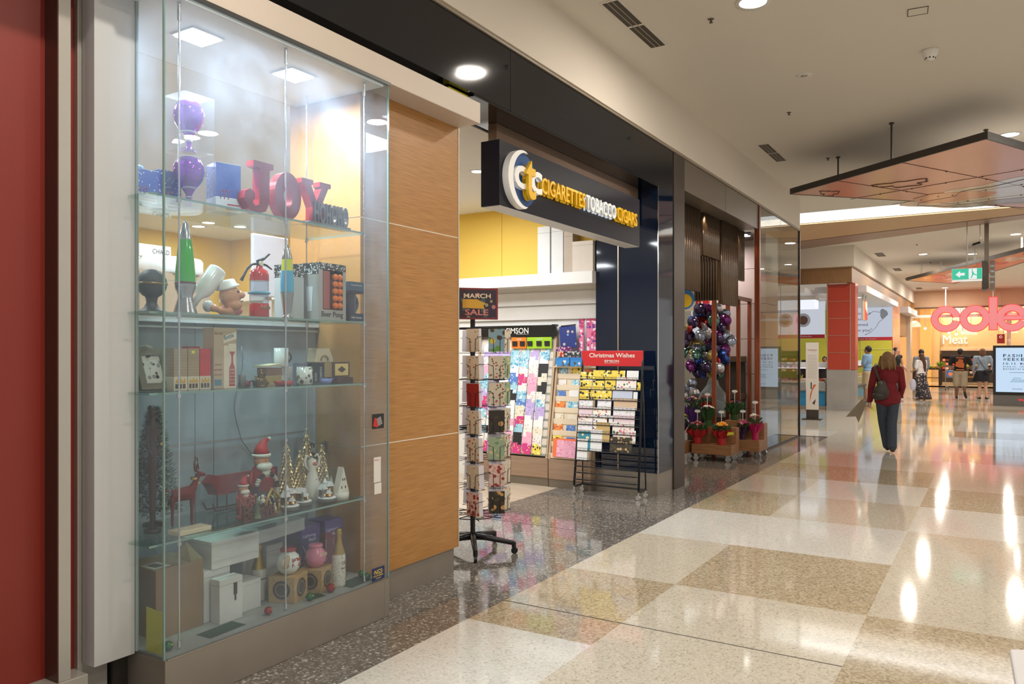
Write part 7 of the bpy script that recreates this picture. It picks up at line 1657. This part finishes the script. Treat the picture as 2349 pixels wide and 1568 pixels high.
# woman in red
WP = dict(kneeL=(-.075, .06, .50), ankL=(-.05, -.02, .075), toeL=(0, .13, 0), kneeR=(.075, .06, .50), ankR=(.06, -.20, .115), toeR=(0, .10, -.06), elbL=(-.27, -.02, 1.12), wrL=(-.29, .03, .86), elbR=(.25, .03, 1.12), wrR=(.20, .20, .98), thL=(0, 1, 0), thR=(-1, 0, 0), curl=.9)
WP['hem'] = .80; WP['elbL'] = (-.245, -.02, 1.12); WP['wrL'] = (-.27, .03, .86); WP['elbR'] = (.225, .03, 1.12); WP['wrR'] = (.19, .16, .94)
WP['kneeR'] = (.07, -.02, .50); WP['ankR'] = (.075, -.13, .09); WP['toeR'] = (.01, .13, -.02); WP['kneeL'] = (-.07, .10, .51); WP['ankL'] = (.0, .14, .08)
t, k, J = person('woman in a dark red cardigan and jeans walking away with a shoulder bag', (-1.46, 13.88, 0), .10, 1.62, WP, skA, M('red_knit', (116, 22, 32), rough=.85, var=.15, scale=40, bump=.2), jeans, M('hair_ash', (128, 98, 62), rough=.7, var=.35, scale=40, bump=.6), shoeb, vox=.008, hairlen=1, topflare=1.12)
bagm = M('bag_dark_olive', (56, 50, 44), rough=.5, var=.2, scale=20)
b = MB(); b.sph((-.09, -.17, .98), (.12, .055, .13)); b.sph((-.08, -.16, 1.08), (.075, .045, .1)); b.sph((-.12, -.17, .92), (.11, .06, .07)); o_ = obj('shoulder_bag', b, bagm, None, loc=t.location, rot=t.rotation_euler, label='dark olive slouchy shoulder bag hanging on the back of the woman in red', cat='bag'); remesh(o_, .008, 3)
b = MB(); b.tube([(-.10, -.16, 1.14), (-.155, -.145, 1.26), (-.175, -.10, 1.36), (-.165, -.02, 1.415), (-.15, .04, 1.38), (-.12, .09, 1.25), (-.15, .02, 1.10)], [.018, .022, .024, .024, .022, .02, .014], 0, 8); obj('strap', b, bagm, o_)
b = MB(); b.lathe([(.016, 0), (.022, 0), (.022, .006), (.016, .006)], seg=14); b.xf(0, Matrix.Translation((-.10, -.20, 1.13)) @ Matrix.Rotation(PI/2, 4, 'X')); obj('ring', b, metal, o_)
b = MB(); P8 = [(-.045, 0), (.045, 0), (.10, -.36), (.015, -.29), (-.11, -.37)]
b.prism(P8, (0, -.04, 0), UX, UZ, (0, .08, 0)); o_ = obj('paper_bag', b, M('paper_bag_brown', (140, 128, 108), rough=.75, var=.1), None, loc=(-1.80, 13.86, .83), rot=(0, .50, .1), label='small grey-brown carrier bag swinging from the left hand of the woman in red', cat='bag')
b = MB(); b.tube([(-.03, 0, 0), (-.02, 0, .04), (.02, 0, .04), (.03, 0, 0)], .004, 0, 5); obj('handle', b, M('paper_bag_brown'), o_)
# man in blue shirt at the counter, facing left
MP = dict(kneeL=(-.10, .03, .50), ankL=(-.11, -.02, .08), toeL=(-.02, .14, 0), kneeR=(.10, .05, .50), ankR=(.11, .03, .08), toeR=(.02, .14, 0), elbL=(-.24, .05, 1.12), wrL=(-.18, .28, 1.08), elbR=(.25, .06, 1.12), wrR=(.15, .30, 1.10), thL=(0, 0, 1), thR=(0, 0, 1), curl=.7)
person('man in a pale blue shirt and khaki shorts standing side-on at the chicken counter', (-3.42, 27.1, 0), 1.35, 1.83, MP, skB, M('shirt_pale_blue', (130, 168, 206), rough=.8, var=.1, scale=20), M('shorts_khaki', (190, 172, 138), rough=.8), M('hair_black', (28, 24, 24), rough=.5), shoeb, wide=1.08, sleeve='short', legs='short')
# man in black singlet on the phone
MP2 = dict(MP); MP2.update(elbR=(.30, .10, 1.22), wrR=(.12, .12, 1.48), hdR=(-.3, 0, 1), elbL=(-.28, .0, 1.12), wrL=(-.20, .2, 1.0))
t, k, J = person('man in a black sleeveless top phoning, behind the woman in red', (-2.90, 30.2, 0), -2.2, 1.80, MP2, skA, M('top_black', (26, 26, 28), rough=.8), M('shorts_grey', (90, 88, 86), rough=.8), M('hair_dark_brown', (52, 38, 32), rough=.6), shoeb, sleeve='none', legs='long')
b = MB(); b.box(-.012, -.03, -.06, .0, .03, .06); obj('phone', b, white, None, loc=(-2.98, 30.12, 1.66), rot=(0, 0, -.6), label='white phone held to the ear of the man in the black sleeveless top', cat='phone')
# girl in floral skirt
GP = dict(kneeL=(-.08, .02, .50), ankL=(-.09, .0, .08), toeL=(-.04, .13, 0), kneeR=(.08, .02, .50), ankR=(.09, .0, .08), toeR=(.02, .13, 0), elbL=(-.22, .02, 1.12), wrL=(-.20, .20, 1.05), elbR=(.22, .02, 1.12), wrR=(.18, .16, .96), thL=(0, 0, 1), thR=(0, 0, 1))
person('young woman with very long brown hair, white top and long dark floral skirt', (-2.12, 30.1, 0), .9, 1.60, GP, skA, M('top_white', (226, 224, 222), rough=.8), pattern('skirt_floral', (40, 38, 46), [(200, 180, 170), (40, 38, 46), (120, 110, 110), (40, 38, 46)], 'blots', 22), M('hair_brown', (84, 52, 38), rough=.6), M('sandal_pink', (220, 200, 196)), sleeve='short', hairlen=2, skirt=(.03, .28, .12))
b = MB(); b.sph((0, 0, 0), (.10, .06, .2)); obj('plastic_bag', b, M('bag_pale_violet', (196, 196, 216), rough=.4), None, loc=(-2.36, 30.0, .52), label='pale plastic bag hanging beside the long floral skirt', cat='bag')
person('man in a grey long-sleeved top standing half hidden behind the long-haired woman', (-2.18, 31.0, 0), .2, 1.74, GP, skB, M('top_grey', (140, 144, 152), rough=.8), M('trousers_grey', (120, 120, 128), rough=.8), M('hair_black'), shoeb)
# black t-shirt man
BP = dict(kneeL=(-.11, .05, .50), ankL=(-.11, .06, .075), toeL=(-.02, .13, 0), kneeR=(.10, .02, .48), ankR=(.14, -.20, .22), toeR=(.03, .06, -.12), elbL=(-.31, -.02, 1.13), wrL=(-.22, .18, 1.08), elbR=(.31, .0, 1.13), wrR=(.22, .20, 1.05), thL=(0, 0, 1), thR=(0, 0, 1))
t, k, J = person('stocky man in black tee shirt with orange back print and khaki shorts', (-.99, 31.1, 0), .0, 1.76, BP, skC, M('tshirt_black', (30, 28, 28), rough=.85), M('shorts_sand', (168, 154, 130), rough=.85), M('hair_black'), black, wide=1.22, sleeve='short', legs='short')
b = MB(); q = random.Random(4)
for z, w in ((1.43, .24), (1.02, .24)): b.box(-w/2, -.155, z, w/2, -.135, z+.035)
b.prism(blob(0, 1.24, .13, .15, 26, .16, 5), (0, -.158, 0), UX, UZ, (0, .02, 0)); obj('back_print', b, M('print_orange', (190, 100, 50), rough=.7, var=.4, scale=20), t)
# denim jacket woman
DP = dict(kneeL=(-.08, .03, .50), ankL=(-.09, .02, .075), toeL=(-.04, .13, 0), kneeR=(.08, .02, .50), ankR=(.11, .0, .075), toeR=(.05, .13, 0), elbL=(-.26, .0, 1.13), wrL=(-.25, .10, .90), elbR=(.29, -.02, 1.13), wrR=(.33, .05, .88), thL=(0, 1, 0), thR=(0, 1, 0))
t, k, J = person('woman in a pale denim jacket and dark knee skirt with a black cross-body bag', (-.33, 31.2, 0), .05, 1.76, DP, skA, M('denim_pale', (150, 166, 184), rough=.85, var=.1, scale=20), M('skirt_navy', (24, 26, 34), rough=.8), M('hair_chestnut', (110, 74, 48), rough=.6, var=.2), black, wide=1.1, hairlen=3, skirt=(.62, .23, -.04))
b = MB(); b.sph((.16, -.16, .98), (.13, .05, .09)); o_ = obj('crossbody_bag', b, black, None, loc=t.location, label='black cross-body bag on the hip of the woman in the pale denim jacket', cat='bag')
b = MB(); b.tube([(.10, -.16, 1.05), (.0, -.155, 1.2), (-.09, -.14, 1.36), (-.14, -.06, 1.47), (-.13, .06, 1.45), (-.02, .16, 1.25)], .008, 0, 6); obj('strap', b, black, o_)
# staff behind the counter
for lab, x, y, rz, H in (('dark-haired shop assistant behind the chicken counter, right one', -4.45, 25.6, PI, 1.50), ('shop assistant mostly hidden behind the banner stand at the chicken counter', -4.95, 25.7, PI*.9, 1.62)):
    person(lab, (x, y, 0), rz, H, GP, skB, M('uniform_dark', (50, 50, 56), rough=.8), M('uniform_dark'), M('hair_black'), shoeb)
